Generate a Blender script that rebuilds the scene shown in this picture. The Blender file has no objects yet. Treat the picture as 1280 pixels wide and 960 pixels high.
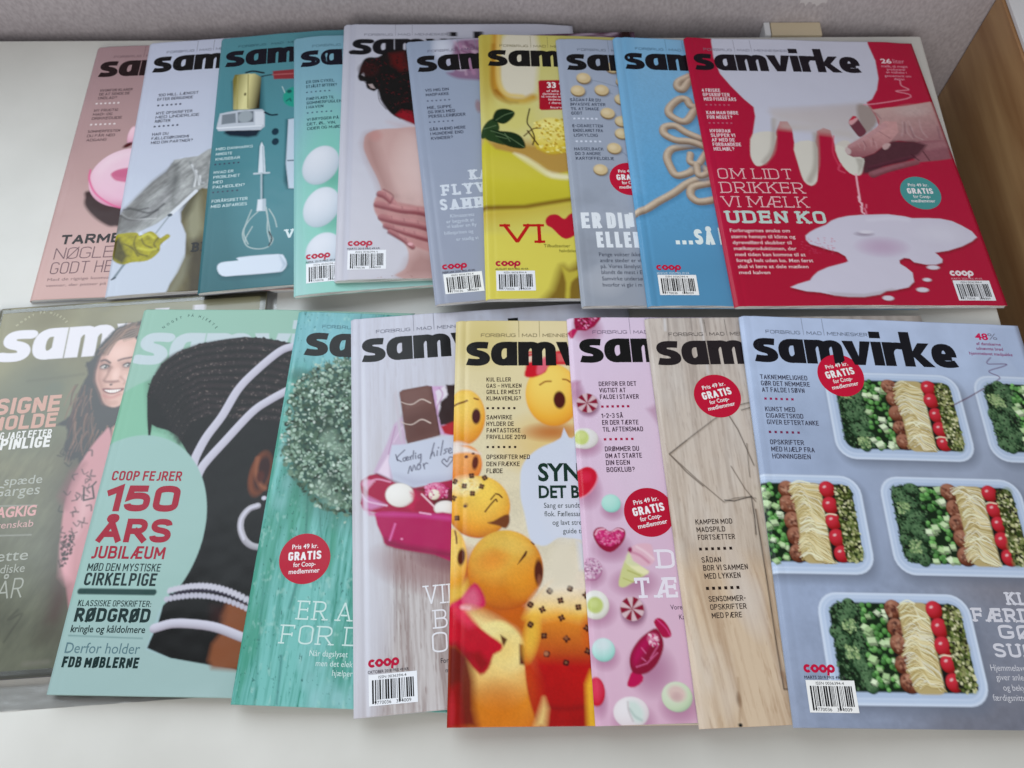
import bpy, math, random
import numpy as np
from mathutils import Vector, Matrix

C = bpy.context.scene.collection
SC = bpy.context.scene
# ------------------------------------------------------------------ camera, light, exposure
cam = bpy.data.cameras.new("camera"); co = bpy.data.objects.new("camera", cam); C.objects.link(co)
cam.sensor_fit = 'HORIZONTAL'; cam.sensor_width = 36.0; cam.lens = 28.126; cam.clip_start = 0.02; cam.clip_end = 60
co.location = (0, 0, 0.53185)
co.matrix_world = Matrix(((0.999388,-0.009369,0.033694,0.000000),(0.023130,0.899698,-0.435900,0.000000),(-0.026230,0.436412,0.899364,0.531849),(0.000000,0.000000,0.000000,1.000000)))
cam.dof.use_dof = True; cam.dof.focus_distance = 0.50; cam.dof.aperture_fstop = 13.0
SC.camera = co
world = bpy.data.worlds.new("World"); SC.world = world; world.use_nodes = True
bg = world.node_tree.nodes["Background"]; bg.inputs[0].default_value = (0.97, 0.98, 1.0, 1); bg.inputs[1].default_value = 0.40
def area(name, loc, target, sx, sy, power, col):
    l = bpy.data.lights.new(name, 'AREA'); l.shape = 'RECTANGLE'; l.size = sx; l.size_y = sy; l.energy = power; l.color = col
    o = bpy.data.objects.new(name, l); C.objects.link(o); o.location = loc
    d = Vector(target) - Vector(loc); o.rotation_euler = d.to_track_quat('-Z', 'Y').to_euler(); return o
area("window_light", (-0.80, 0.64, 1.05), (-0.80, -0.3, 0.80), 1.35, 1.5, 20.0, (0.82, 0.92, 1.0))
area("added_fill_light", (-0.15, -1.75, 1.15), (0.3, 0.6, 0.0), 1.3, 1.3, 23.0, (1.0, 0.97, 0.92))  # added fill lamp, no real window: brightens the wall's right and the cabinet
SC.view_settings.view_transform = 'Standard'; SC.view_settings.look = 'None'; SC.view_settings.exposure = 0.0; SC.view_settings.gamma = 1.0
SC.cycles.max_bounces = 6; SC.cycles.diffuse_bounces = 3; SC.cycles.glossy_bounces = 3; SC.cycles.transparent_max_bounces = 8
SC.cycles.use_denoising = True
INK = (1.0, 0.02)      # how print colours were read: brightness of white paper, and the veil of gloss over it
CAPH = 0.682             # cap height of the built-in lettering at size 1

# ------------------------------------------------------------------ colours
def lin(c):
    c = np.asarray(c, float) / 255.0
    return np.where(c <= 0.04045, c / 12.92, ((c + 0.055) / 1.055) ** 2.4)

def ink(c, k=None):
    """printed colour -> base colour of the paper and ink"""
    k = INK if k is None else k
    l = lin(c); g = l @ np.array([.3, .55, .15]); l = l + (g - l) * 0.05
    return np.clip((l - k[1]) / k[0], 0.004, 0.9)

# ------------------------------------------------------------------ objects
def thing(name, label, cat, loc=(0, 0, 0), rotz=0.0, group=None):
    o = bpy.data.objects.new(name, None); C.objects.link(o)
    o.empty_display_size = 0.02
    o.location = loc; o.rotation_euler = (0, 0, rotz)
    o["label"] = label; o["category"] = cat
    if group: o["group"] = group
    return o

def link(name, me, parent=None, mats=()):
    o = bpy.data.objects.new(name, me); C.objects.link(o)
    for m in mats: me.materials.append(m)
    if parent is not None: o.parent = parent
    return o

def mesh_np(name, V, F, cols=None, smooth=False):
    """V (n,3); F list of index tuples or (m,4) array"""
    me = bpy.data.meshes.new(name)
    V = np.asarray(V, np.float32)
    me.vertices.add(len(V)); me.vertices.foreach_set("co", V.ravel())
    if isinstance(F, np.ndarray):
        n, k = F.shape
        me.loops.add(n * k); me.loops.foreach_set("vertex_index", F.astype(np.int32).ravel())
        me.polygons.add(n)
        me.polygons.foreach_set("loop_start", np.arange(0, n * k, k, dtype=np.int32))
    else:
        idx = [i for f in F for i in f]
        st, s = [], 0
        for f in F: st.append(s); s += len(f)
        me.loops.add(len(idx)); me.loops.foreach_set("vertex_index", np.array(idx, np.int32))
        me.polygons.add(len(F)); me.polygons.foreach_set("loop_start", np.array(st, np.int32))
    me.update(calc_edges=True); me.validate()
    if cols is not None:
        at = me.color_attributes.new("Col", "FLOAT_COLOR", "POINT")
        c4 = np.ones((len(V), 4), np.float32); c4[:, :3] = cols
        at.data.foreach_set("color", c4.ravel())
    me.polygons.foreach_set("use_smooth", np.full(len(me.polygons), smooth))
    return me

# ------------------------------------------------------------------ noise
def vnoise(x, y, seed=0):
    xi = np.floor(x).astype(np.int64); yi = np.floor(y).astype(np.int64)
    fx, fy = x - xi, y - yi
    fx = fx * fx * (3 - 2 * fx); fy = fy * fy * (3 - 2 * fy)
    def h(a, b):
        n = (a * 374761393 + b * 668265263 + seed * 974634777) & 0xFFFFFFFF
        n = ((n ^ (n >> 13)) * 1274126177) & 0xFFFFFFFF
        n = ((n ^ (n >> 16)) * 2246822519) & 0xFFFFFFFF
        return ((n ^ (n >> 15)) & 0xFFFFFF) / float(0xFFFFFF)
    return (h(xi, yi) * (1 - fx) + h(xi + 1, yi) * fx) * (1 - fy) + (h(xi, yi + 1) * (1 - fx) + h(xi + 1, yi + 1) * fx) * fy

def fbm(x, y, seed=0, o=4):
    s = 0; a = 0.5; t = 0
    for i in range(o):
        s = s + a * vnoise(x * 2 ** i, y * 2 ** i, seed + 17 * i); t += a; a *= 0.5
    return s / t

def spline(pts, closed=False, n=8):
    P = np.array(pts, float)
    if len(P) < 3: return P
    Q = np.vstack([P[-1], P, P[0], P[1]]) if closed else np.vstack([2 * P[0] - P[1], P, 2 * P[-1] - P[-2]])
    out = []
    m = len(P) if closed else len(P) - 1
    for i in range(m):
        a, b, c, d = Q[i:i + 4]
        for k in range(n):
            t = k / n
            out.append(0.5 * (2 * b + (c - a) * t + (2 * a - 5 * b + 4 * c - d) * t * t + (3 * b - a - 3 * c + d) * t ** 3))
    if not closed: out.append(P[-1])
    return np.array(out)

# ------------------------------------------------------------------ the printing press: paints a cover picture on the nodes of its sheet
class Press:
    def __init__(s, u, v, ref):
        s.u, s.v = u, v
        s.c = np.zeros((len(u), len(v), 3)); s.ref = ref
        s.aa = 0.45
    def win(s, x0, y0, x1, y1):
        i0, i1 = np.searchsorted(s.u, [x0, x1]); j0, j1 = np.searchsorted(s.v, [y0, y1])
        i0 = max(i0 - 1, 0); j0 = max(j0 - 1, 0)
        return slice(i0, i1 + 1), slice(j0, j1 + 1), s.u[i0:i1 + 1, None], s.v[None, j0:j1 + 1]
    def put(s, sl, a, col):
        a = np.clip(a, 0, 1)[..., None]
        s.c[sl[0], sl[1]] = s.c[sl[0], sl[1]] * (1 - a) + np.asarray(col, float) * a
    def fill(s, c): s.c[:] = c
    def grad(s, p, ca, q, cb, pts=None, soft=1, alpha=1):
        d = np.array(q, float) - p; L = d @ d
        t = np.clip(((s.u[:, None] - p[0]) * d[0] + (s.v[None, :] - p[1]) * d[1]) / L, 0, 1)[..., None]
        col = np.array(ca, float) * (1 - t) + np.array(cb, float) * t
        if pts is None: s.c[:] = s.c * (1 - alpha) + col * alpha
        else:
            a, sl = s.pmask(pts, soft); a = a * alpha
            s.c[sl[0], sl[1]] = s.c[sl[0], sl[1]] * (1 - a[..., None]) + col[sl[0], sl[1]] * a[..., None]
    def sdf(s, P, X, Y):
        d2 = np.full(np.broadcast(X, Y).shape, 1e9); ins = np.zeros(d2.shape, bool)
        for (ax, ay), (bx, by) in zip(P, np.roll(P, -1, 0)):
            ex, ey = bx - ax, by - ay; L = ex * ex + ey * ey + 1e-12
            t = np.clip(((X - ax) * ex + (Y - ay) * ey) / L, 0, 1)
            dx, dy = X - ax - t * ex, Y - ay - t * ey
            d2 = np.minimum(d2, dx * dx + dy * dy)
            if ay != by:
                ins ^= ((ay > Y) != (by > Y)) & (X < (bx - ax) * (Y - ay) / (by - ay) + ax)
        d = np.sqrt(d2); return np.where(ins, -d, d)
    def pmask(s, pts, soft=0, smooth=0, rough=None):
        P = spline(pts, True, smooth) if smooth else np.array(pts, float)
        w = max(soft, s.aa); r = (rough[0] if rough else 0) + w
        x0, y0 = P.min(0) - r; x1, y1 = P.max(0) + r
        sl = s.win(x0, y0, x1, y1)
        d = s.sdf(P, sl[2], sl[3])
        if rough: d = d + rough[0] * 2 * (fbm(sl[2] / rough[1] + 0 * sl[3], sl[3] / rough[1] + 0 * sl[2], 5, 3) - 0.5)
        return np.clip(0.5 - d / (2 * w), 0, 1), sl
    def poly(s, pts, col, soft=0, smooth=0, alpha=1, rough=None):
        a, sl = s.pmask(pts, soft, smooth, rough); s.put(sl, a * alpha, col)
    def ell(s, x, y, rx, ry, rot, col, soft=0, alpha=1):
        w = max(soft, s.aa); r = max(rx, ry) + w
        sl = s.win(x - r, y - r, x + r, y + r)
        c, n = math.cos(rot), math.sin(rot); X, Y = sl[2] - x, sl[3] - y
        a, b = (X * c + Y * n), (-X * n + Y * c)
        q = np.sqrt((a / rx) ** 2 + (b / ry) ** 2)
        d = (q - 1) * min(rx, ry)
        s.put(sl, np.clip(0.5 - d / (2 * w), 0, 1) * alpha, col)
    def ball(s, x, y, rx, ry, rot, cd, cm, cl, lx=-0.5, ly=-0.6, soft=0, spec=0):
        w = max(soft, s.aa); r = max(rx, ry) + w
        sl = s.win(x - r, y - r, x + r, y + r)
        c, n = math.cos(rot), math.sin(rot); X, Y = sl[2] - x, sl[3] - y
        a, b = (X * c + Y * n) / rx, (-X * n + Y * c) / ry
        q = np.sqrt(a * a + b * b)
        z = np.sqrt(np.clip(1 - q * q, 0, 1)); nx, ny = X / max(rx, ry), Y / max(rx, ry)
        lz = math.sqrt(max(0.05, 1 - lx * lx - ly * ly))
        t = np.clip((nx * lx + ny * ly + z * lz) * 0.5 + 0.5, 0, 1)[..., None]
        cd, cm, cl = (np.array(k, float) for k in (cd, cm, cl))
        col = np.where(t < 0.6, cd + (cm - cd) * np.clip((t - 0.15) / 0.45, 0, 1), cm + (cl - cm) * np.clip((t - 0.6) / 0.38, 0, 1))
        if spec:
            h = np.clip(1 - ((nx - lx * 0.5) ** 2 + (ny - ly * 0.5) ** 2) / 0.03, 0, 1)[..., None] * spec
            col = col * (1 - h) + h * 0.85
        m = np.clip(0.5 - (q - 1) * min(rx, ry) / (2 * w), 0, 1)[..., None]
        s.c[sl[0], sl[1]] = s.c[sl[0], sl[1]] * (1 - m) + col * m
    def line(s, pts, wd, col, soft=0, smooth=0, alpha=1, edge=None, taper=None):
        P = spline(pts, False, smooth) if smooth else np.array(pts, float)
        w = max(soft, s.aa); h = max(wd / 2, 0.02); r = h + w
        if wd < 2 * s.aa and not soft: alpha *= max(0.35, min(1, wd / (1.3 * s.aa)))
        x0, y0 = P.min(0) - r; x1, y1 = P.max(0) + r
        sl = s.win(x0, y0, x1, y1); X, Y = sl[2], sl[3]
        d = np.full((X.shape[0], Y.shape[1]), 1e9); sg = np.zeros_like(d)
        n = len(P) - 1
        for i in range(n):
            (ax, ay), (bx, by) = P[i], P[i + 1]
            ex, ey = bx - ax, by - ay; L = ex * ex + ey * ey + 1e-12
            t = np.clip(((X - ax) * ex + (Y - ay) * ey) / L, 0, 1)
            dx, dy = X - ax - t * ex, Y - ay - t * ey
            k = np.sqrt(dx * dx + dy * dy)
            if taper: k = k + h * (1 - (taper[0] + (taper[1] - taper[0]) * (i + t) / n))
            m = k < d; d = np.where(m, k, d); sg = np.where(m, dy, sg)
        a = np.clip(0.5 - (d - h) / (2 * w), 0, 1) * alpha
        if edge is not None:
            t = np.clip(0.5 + sg / (2 * h), 0, 1)[..., None]
            t = t * t
            colr = np.array(col, float) * (1 - t) + np.array(edge, float) * t
            s.c[sl[0], sl[1]] = s.c[sl[0], sl[1]] * (1 - a[..., None]) + colr * a[..., None]
        else: s.put(sl, a, col)
    def scat(s, pts, n, r0, r1, asp, pal, seed, mode=0, soft=0, lx=-0.4, ly=-0.6):
        """many small leaves, crumbs or dice inside an outline"""
        R = random.Random(seed); P = np.array(pts, float)
        x0, y0 = P.min(0); x1, y1 = P.max(0)
        X = np.array([[R.uniform(x0, x1), R.uniform(y0, y1)] for _ in range(n * 3)])
        ins = np.zeros(len(X), bool)
        for (ax, ay), (bx, by) in zip(P, np.roll(P, -1, 0)):
            if ay != by: ins ^= ((ay > X[:, 1]) != (by > X[:, 1])) & (X[:, 0] < (bx - ax) * (X[:, 1] - ay) / (by - ay) + ax)
        for x, y in X[ins][:n]:
            if x > s.u[-1] + 3: continue
            r = R.uniform(r0, r1); c = np.array(pal[R.randrange(len(pal))], float) * R.uniform(0.85, 1.15)
            if mode == 0: s.ell(x, y, r, r * R.uniform(asp, 1), R.uniform(0, 3.14), c, soft)
            elif mode == 1: s.ball(x, y, r, r * R.uniform(asp, 1), R.uniform(0, 3.14), c * 0.35, c, np.minimum(c * 1.5 + 0.04, 0.9), lx, ly)
            else:
                a = R.uniform(0, 6.28); q = [(x + r * math.cos(a + k), y + r * asp * math.sin(a + k)) for k in (0.7, 2.4, 3.85, 5.5)]
                s.poly([(px + 0.25 * r, py + 0.5 * r) for px, py in q], c * 0.4); s.poly(q, c)
    def noise(s, amp, su, sv, rot=0, seed=1, o=4, pts=None, soft=1, col=None, lo=0.5, tint=None):
        """uneven print: brightness (or a second colour) follows noise"""
        a = None
        if pts is not None: a, sl = s.pmask(pts, soft)
        else: sl = (slice(None), slice(None), s.u[:, None], s.v[None, :])
        X, Y = sl[2] + 0 * sl[3], sl[3] + 0 * sl[2]
        c, n = math.cos(rot), math.sin(rot)
        f = fbm((X * c + Y * n) / su + 50, (-X * n + Y * c) / sv + 50, seed, o)
        if a is None: a = np.ones_like(f)
        if col is None:
            k = 1 + amp * (f - 0.5) * 2 * a
            s.c[sl[0], sl[1]] = np.clip(s.c[sl[0], sl[1]] * k[..., None], 0.003, 0.9)
        else: s.put(sl, np.clip((f - lo) / (1 - lo) * 2, 0, 1) * amp * a, col)
    def wood(s, base, dark, rot, seed, sc=1.0, amp=0.6, pts=None):
        c, n = math.cos(rot), math.sin(rot); X = s.u[:, None] + 0 * s.v; Y = s.v[None, :] + 0 * s.u[:, None]
        a, b = X * c + Y * n, -X * n + Y * c      # b runs along the grain
        wv = a + 3.5 * fbm(a / 30, b / 70, seed, 2)
        f = 0.55 * fbm(wv / (1.3 * sc), b / (28 * sc), seed + 3, 4) + 0.45 * fbm(wv / (7 * sc), b / (90 * sc), seed + 9, 3)
        pores = np.clip(fbm(wv / (0.7 * sc), b / (7 * sc), seed + 21, 2) - 0.66, 0, 1) * 3
        t = np.clip((0.62 - f) * 3.2 + pores, 0, 1)[..., None] * amp
        col = np.array(base, float) * (1 - t) + np.array(dark, float) * t
        if pts is None: s.c[:] = col
        else:
            m, sl = s.pmask(pts, 9); m = m[..., None]
            s.c[sl[0], sl[1]] = s.c[sl[0], sl[1]] * (1 - m) + col[sl[0], sl[1]] * m
    def glow(s, x, y, rx, ry, rot, col, alpha=1, p=1.0):
        sl = s.win(x - max(rx, ry), y - max(rx, ry), x + max(rx, ry), y + max(rx, ry))
        c, n = math.cos(rot), math.sin(rot); X, Y = sl[2] - x, sl[3] - y
        q = ((X * c + Y * n) / rx) ** 2 + ((-X * n + Y * c) / ry) ** 2
        s.put(sl, np.clip(1 - q, 0, 1) ** p * alpha, col)
    def mast(s, u, v, xh, w, col):
        kx = w / (sum(MAST[c][0] for c in 'samvirke') + .245); x = 0
        sl = s.win(u - 2, v - 1.6 * xh, u + w + 2, v + 2); X, Y = sl[2], sl[3]; d = np.full((X.shape[0], Y.shape[1]), 9.0)
        A, B = (X - u) / kx, (v - Y) / xh
        for ch in 'samvirke':
            gw, spec, polys = MAST[ch]
            for k in (spec.split('|') if spec else ()):
                P = [q for q, _ in path(k)]; dd = np.full(d.shape, 9.0)
                for p, q in zip(P[:-1], P[1:]):
                    ax, ay, ex, ey = x + p[0], p[1] * 1.42, q[0] - p[0], (q[1] - p[1]) * 1.42
                    t = np.clip(((A - ax) * ex + (B * 1.42 - ay) * ey) / (ex * ex + ey * ey), 0, 1)
                    dd = np.minimum(dd, np.hypot(A - ax - t * ex, B * 1.42 - ay - t * ey) - .2)
                if len(P) == 2 or ch in 'mr': dd = np.maximum(dd, np.maximum(-B, B - max(1, max(q[1] for q in P))) * 1.42)
                d = np.minimum(d, dd)
            for P in polys: d = np.minimum(d, s.sdf(np.array([(x + a, b * 1.42) for a, b in P]), A, B * 1.42))
            x += gw + .035
        s.put(sl, np.clip(.5 - d * kx / (2 * s.aa), 0, 1), col)
    # ---- pictures that repeat
    def lunchbox(s, x0, y0, seed):
        """one open plastic lunch box, 97 x 66 mm on the page"""
        R = random.Random(seed); K = s.ref
        q = lambda a, b: (x0 + a, y0 + b)
        def rr(a, b, c, d, r):
            o = []
            for cx, cy, t0 in ((c - r, d - r, 0), (a + r, d - r, 1.5708), (a + r, b + r, 3.1416), (c - r, b + r, 4.7124)):
                for k in range(7): o.append(q(cx + r * math.cos(t0 + k * 0.2618), cy + r * math.sin(t0 + k * 0.2618)))
            return o
        s.poly(rr(2, 3, 99, 70, 13), K((105, 112, 128)), 4.0, alpha=.8)
        s.poly(rr(0, 0, 97, 66, 13), K((196, 208, 228)), 0.5)
        s.poly(rr(1.6, 1.4, 95.4, 64.6, 11.6), K((176, 192, 216)), 0.7)
        s.poly(rr(3.2, 2.8, 93.8, 62.6, 10.5), K((190, 203, 225)), 0.5)
        s.poly(rr(3.9, 3.4, 93.2, 61.8, 10), K((166, 183, 209)), 0.8)
        s.poly(rr(7, 6, 90.5, 58.5, 7.5), K((40, 52, 34)), 0.6)
        G = [K(c) for c in ((46, 68, 50), (62, 88, 62), (34, 52, 42), (84, 112, 80), (42, 60, 46))]
        bro = rr(6.5, 5.5, 29, 58.5, 6)
        for k in range(16):
            cx, cy = q(R.uniform(9, 26), 8 + k * 3.2); s.ball(cx, cy, R.uniform(3.5, 5.5), R.uniform(3.5, 5), 0, K((26, 40, 32)), K((58, 84, 60)), K((92, 122, 88)), R.uniform(-.5, 0), -.6)
        s.scat(bro, 520, 0.35, 0.8, 0.7, G + [K((98, 128, 92)), K((28, 42, 34)), K((72, 100, 72))], seed)
        for k in range(2):
            cx, cy = q(R.uniform(11, 22), R.uniform(14, 54)); s.scat([(cx - 4, cy - 4), (cx + 4, cy - 4), (cx + 4, cy + 4), (cx - 4, cy + 4)], 60, 0.3, 0.8, 0.7, [K(c) for c in ((140, 164, 112), (110, 140, 92), (164, 184, 134))], seed + k)
        mid = rr(27, 6, 43.5, 58, 3)
        s.scat(mid, 75, 1.4, 1.9, 0.95, [K(c) for c in ((70, 118, 58), (92, 144, 76), (56, 98, 50))], seed + 1, 1)
        s.scat(mid, 20, 2.1, 3.5, 0.7, [K(c) for c in ((186, 210, 164), (164, 194, 140), (206, 222, 188))], seed + 2, 2)
        s.poly(rr(43, 6, 54, 58, 3), K((44, 28, 24)), 0.7)
        for k in range(5):
            cx, cy = q(47.2 + R.uniform(-.9, .9) + k * .4, 10.4 + k * 10.7 + R.uniform(-.6, .6)); r = R.uniform(5.9, 6.8)
            s.ball(cx, cy, r, r * .92, R.uniform(0, 3), K((34, 18, 16)), K((104, 60, 46)), K((158, 108, 88)), -.2 + R.uniform(-.2, .2), -.65)
            for h in range(30):
                a, d = R.uniform(0, 6.28), R.uniform(0, r * .8); s.ell(cx + d * math.cos(a), cy + d * math.sin(a) * .9, R.uniform(.6, 1.5), R.uniform(.4, .9), R.uniform(0, 3), K(R.choice(((74, 38, 30), (142, 92, 72), (186, 140, 116), (58, 30, 26), (98, 54, 42)))), 0.5, .6)
        s.poly(rr(51, 5.5, 71, 59.5, 5), K((176, 158, 110)), 0.6)
        n = 150
        for k in range(n):
            t = k / (n - 1); y = 6 + 49 * t; w1 = math.sin(t * 6.5 + seed); xl, xr = 51.5 + 2.2 * w1, 69.5 + 1.5 * math.sin(t * 7.3 + seed * 2)
            if y > 50: xr -= 2
            sl_ = 7 + 6 * math.sin(t * 11 + seed); j0, j1 = R.uniform(-1.5, 3.5), R.uniform(-3, 2)
            pp = [q(xl + j0, y + R.uniform(0, 3)), q(xl + 5 + j0, max(6, y - 1.5 + R.uniform(-1, 1))), q((xl + xr) / 2 + 1, y + sl_ * .3), q(xr - 2 + j1, min(y + sl_ * .75, 58)), q(xr + j1, min(y + sl_ + 1.5, 59))]
            c = R.choice([(222, 208, 160), (238, 228, 190), (200, 182, 126), (246, 238, 208), (176, 156, 102), (228, 214, 170)])
            s.line(pp, R.uniform(.55, .9), K(c), 0, 3, 0.9, edge=K((140, 120, 72)))
        for k in range(4):
            cx, cy = q(R.uniform(50, 60), R.uniform(5, 58)); s.line([(cx, cy), (cx + 5, cy - 2), (cx + R.uniform(8, 14), cy + R.uniform(-2, 3))], 0.8, K((240, 230, 196)), 0, 4)
        s.poly(rr(70, 6, 80, 58, 3), K((40, 14, 18)), 0.7)
        for k in range(5):
            cx, cy = q(74.2 + k * .6 + R.uniform(-.6, .6), 10.3 + k * 10.7 + R.uniform(-.6, .6)); r = R.uniform(5.2, 5.8)
            s.ball(cx, cy, r, r * 1.06, 0.2, K((56, 6, 16)), K((152, 18, 40)), K((196, 52, 66)), -.35, -.5)
            s.ell(cx - 1.5, cy - 1.8, 1.0, .6, -.5, K((238, 206, 208)), .5, .85)
            if k == seed % 4 + 1: s.line([(cx - 5, cy - 4), (cx - 2, cy - 5), (cx + 2.5, cy - 4.4)], .7, K((236, 226, 196)), 0, 4)
        qui = rr(78.8, 6.5, 90.5, 58.5, 5)
        s.poly(qui, K((62, 66, 38)), 0.5)
        for k in range(9): s.glow(*q(R.uniform(80, 89), R.uniform(8, 57)), 4, 4, 0, K(R.choice(((120, 132, 84), (40, 44, 30), (164, 160, 110)))), .7)
        s.scat(qui, 330, 0.4, 1.15, 0.7, [K(c) for c in ((140, 146, 92), (182, 182, 132), (92, 104, 56), (208, 206, 166), (62, 76, 40), (44, 34, 38), (118, 132, 74), (50, 62, 34))], seed + 7)
    def mint(s, x, y, r, seed=0):
        K = s.ref
        s.ell(x + .6, y + 1.6, r * 1.06, r * 1.06, 0, K((128, 84, 110)), 1.6, .7)
        s.ell(x, y, r, r, 0, K((214, 184, 192)))
        for k in range(6):
            a = seed + k * 1.0472; s.poly([(x, y)] + [(x + r * math.cos(a + t), y + r * math.sin(a + t)) for t in (-.27, -.1, .1, .27)], K((142, 30, 60)))
# ------------------------------------------------------------------ materials
def mat(name, base=(0.5, 0.5, 0.5), rough=0.5, spec=0.5):
    m = bpy.data.materials.new(name); m.use_nodes = True
    b = m.node_tree.nodes["Principled BSDF"]
    b.inputs["Base Color"].default_value = (*base, 1); b.inputs["Roughness"].default_value = rough; b.inputs["Specular IOR Level"].default_value = spec
    return m, m.node_tree, b
def node(t, k, **kw):
    n = t.nodes.new(k)
    for a, b in kw.items(): setattr(n, a, b)
    return n
def noise_col(t, b, c1, c2, scale, vec_scale=(1, 1, 1), detail=4, lo=.35, hi=.65, bump=0, dist=0.001, coord='Object'):
    tc = node(t, 'ShaderNodeTexCoord'); mp = node(t, 'ShaderNodeMapping'); mp.inputs['Scale'].default_value = vec_scale
    t.links.new(tc.outputs[coord], mp.inputs['Vector'])
    n = node(t, 'ShaderNodeTexNoise'); n.inputs['Scale'].default_value = scale; n.inputs['Detail'].default_value = detail
    t.links.new(mp.outputs[0], n.inputs['Vector'])
    r = node(t, 'ShaderNodeValToRGB'); r.color_ramp.elements[0].position = lo; r.color_ramp.elements[1].position = hi
    r.color_ramp.elements[0].color = (*c1, 1); r.color_ramp.elements[1].color = (*c2, 1)
    t.links.new(n.outputs[0], r.inputs[0])
    if b is not None: t.links.new(r.outputs[0], b.inputs['Base Color'])
    if bump:
        bp = node(t, 'ShaderNodeBump'); bp.inputs['Strength'].default_value = bump; bp.inputs['Distance'].default_value = dist
        t.links.new(n.outputs[0], bp.inputs['Height']); t.links.new(bp.outputs[0], b.inputs['Normal'])
    return n, r
def print_stock(name, rough, spec, coat):
    m, t, b = mat(name, rough=rough, spec=spec)
    b.inputs["Coat Weight"].default_value = coat; b.inputs["Coat Roughness"].default_value = 0.16
    a = node(t, 'ShaderNodeAttribute'); a.attribute_name = "Col"; t.links.new(a.outputs['Color'], b.inputs['Base Color'])
    tc = node(t, 'ShaderNodeTexCoord'); n1 = node(t, 'ShaderNodeTexNoise'); n1.inputs['Scale'].default_value = 24; n1.inputs['Detail'].default_value = 2
    t.links.new(tc.outputs['Object'], n1.inputs['Vector'])
    bp = node(t, 'ShaderNodeBump'); bp.inputs['Strength'].default_value = 0.3; bp.inputs['Distance'].default_value = 0.004
    t.links.new(n1.outputs[0], bp.inputs['Height']); t.links.new(bp.outputs[0], b.inputs['Normal'])
    return m
M_PRINT = print_stock("printed_coated_paper", 0.25, 0.22, 0.0)
M_WRAPPED = print_stock("printed_cover_under_film", 0.4, 0.3, 0.9)
M_PAGES, t, b = mat("page_edges", (0.6, 0.6, 0.58), 0.75, 0.2)
noise_col(t, b, (0.26, 0.26, 0.26), (0.78, 0.78, 0.76), 22, (1, 1, 80), 3, .38, .58)
M_BACK = {}
def back(k, c):
    M_BACK[k] = mat("back_cover_" + k, c, 0.4)[0]
back('pale', (0.55, 0.57, 0.62)); back('grey', (0.28, 0.30, 0.34)); back('mint', (0.35, 0.55, 0.5)); back('dark', (0.05, 0.05, 0.06)); back('red', (0.4, 0.02, 0.06)); back('blue', (0.2, 0.4, 0.6))
# ------------------------------------------------------------------ the table, the wall behind it, the cabinet beside it
def box(name, x0, y0, z0, x1, y1, z1, m, parent=None, bev=0.002):
    import bmesh
    bm = bmesh.new(); bmesh.ops.create_cube(bm, size=1)
    for q in bm.verts: q.co = ((x0 + x1) / 2 + q.co.x * (x1 - x0), (y0 + y1) / 2 + q.co.y * (y1 - y0), (z0 + z1) / 2 + q.co.z * (z1 - z0))
    if bev: bmesh.ops.bevel(bm, geom=bm.edges[:], offset=bev, segments=3, affect='EDGES', profile=0.6)
    me = bpy.data.meshes.new(name); bm.to_mesh(me); bm.free()
    return link(name, me, parent, [m] if m else [])
M_TABLE, t, b = mat("white_painted_board", rough=0.42, spec=0.45)
mr = node(t, 'ShaderNodeTexNoise'); mr.inputs['Scale'].default_value = 60; mr.inputs['Detail'].default_value = 8; mp2 = node(t, 'ShaderNodeMapping'); mp2.inputs['Scale'].default_value = (.25, 1.6, 1); tc2 = node(t, 'ShaderNodeTexCoord')
rg = node(t, 'ShaderNodeMapRange'); rg.inputs[3].default_value = 0.24; rg.inputs[4].default_value = 0.5
t.links.new(tc2.outputs['Object'], mp2.inputs[0]); t.links.new(mp2.outputs[0], mr.inputs[0]); t.links.new(mr.outputs[0], rg.inputs[0]); t.links.new(rg.outputs[0], b.inputs['Roughness'])
n, r = noise_col(t, b, (0.56, 0.55, 0.515), (0.65, 0.64, 0.605), 7, (1, 1, 1), 6, .35, .65, 0.06, 0.0008)
M_WALL, t, b = mat("woven_wallpaper", rough=0.9, spec=0.15)
n, r = noise_col(t, b, (0.37, 0.335, 0.355), (0.48, 0.44, 0.465), 420, (1, 1, 0.6), 3, .3, .7, 0.35, 0.0008)
M_WOOD, t, b = mat("oak_veneer", rough=0.35, spec=0.5)
n, r = noise_col(t, b, (0.28, 0.13, 0.05), (0.55, 0.34, 0.16), 6, (1, .8, 8), 6, .25, .75, 0.1, 0.001)
M_FLOOR, t, b = mat("dark_floor", rough=0.5); noise_col(t, b, (0.05, 0.028, 0.018), (0.09, 0.05, 0.03), 6, (1, 9, 1), 5)
M_CREAM, t, b = mat("cream_painted_wood", (0.62, 0.52, 0.36), 0.5)
M_WHITE, t, b = mat("white_paint", (0.74, 0.75, 0.77), 0.5)
fl = box('floor', -3, -3, -0.76, 3, 0.66, -0.72, M_FLOOR, bev=0); fl['kind'] = 'structure'
wl = box('wall', -3, 0.635, -0.72, 3, 0.75, 0.26, M_WALL, bev=0)
wl['label'] = 'mauve grey woven wallpaper wall behind the white table'; wl['category'] = 'wall'
R = random.Random(5)
pv = []
for k in range(13):
    f = k / 12; pv += [(0.2335 + 0.024 * f, 0.6345, 0.0205 + R.uniform(-.002, .003)), (0.2335 + 0.024 * f, 0.6345, 0.0315 + R.uniform(-.003, .002))]
pw = link('bare_patch', mesh_np('bare_patch', pv + [(a, 0.6353, c) for a, _, c in pv], [(2 * i, 2 * i + 2, 2 * i + 3, 2 * i + 1) for i in range(12)]), wl, [mat('bare_plaster', (0.56, 0.525, 0.54), 0.8)[0]])
tb = thing('table', 'white painted table carrying two rows of magazines', 'table', (-0.4, 0.1, -0.72))
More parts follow.
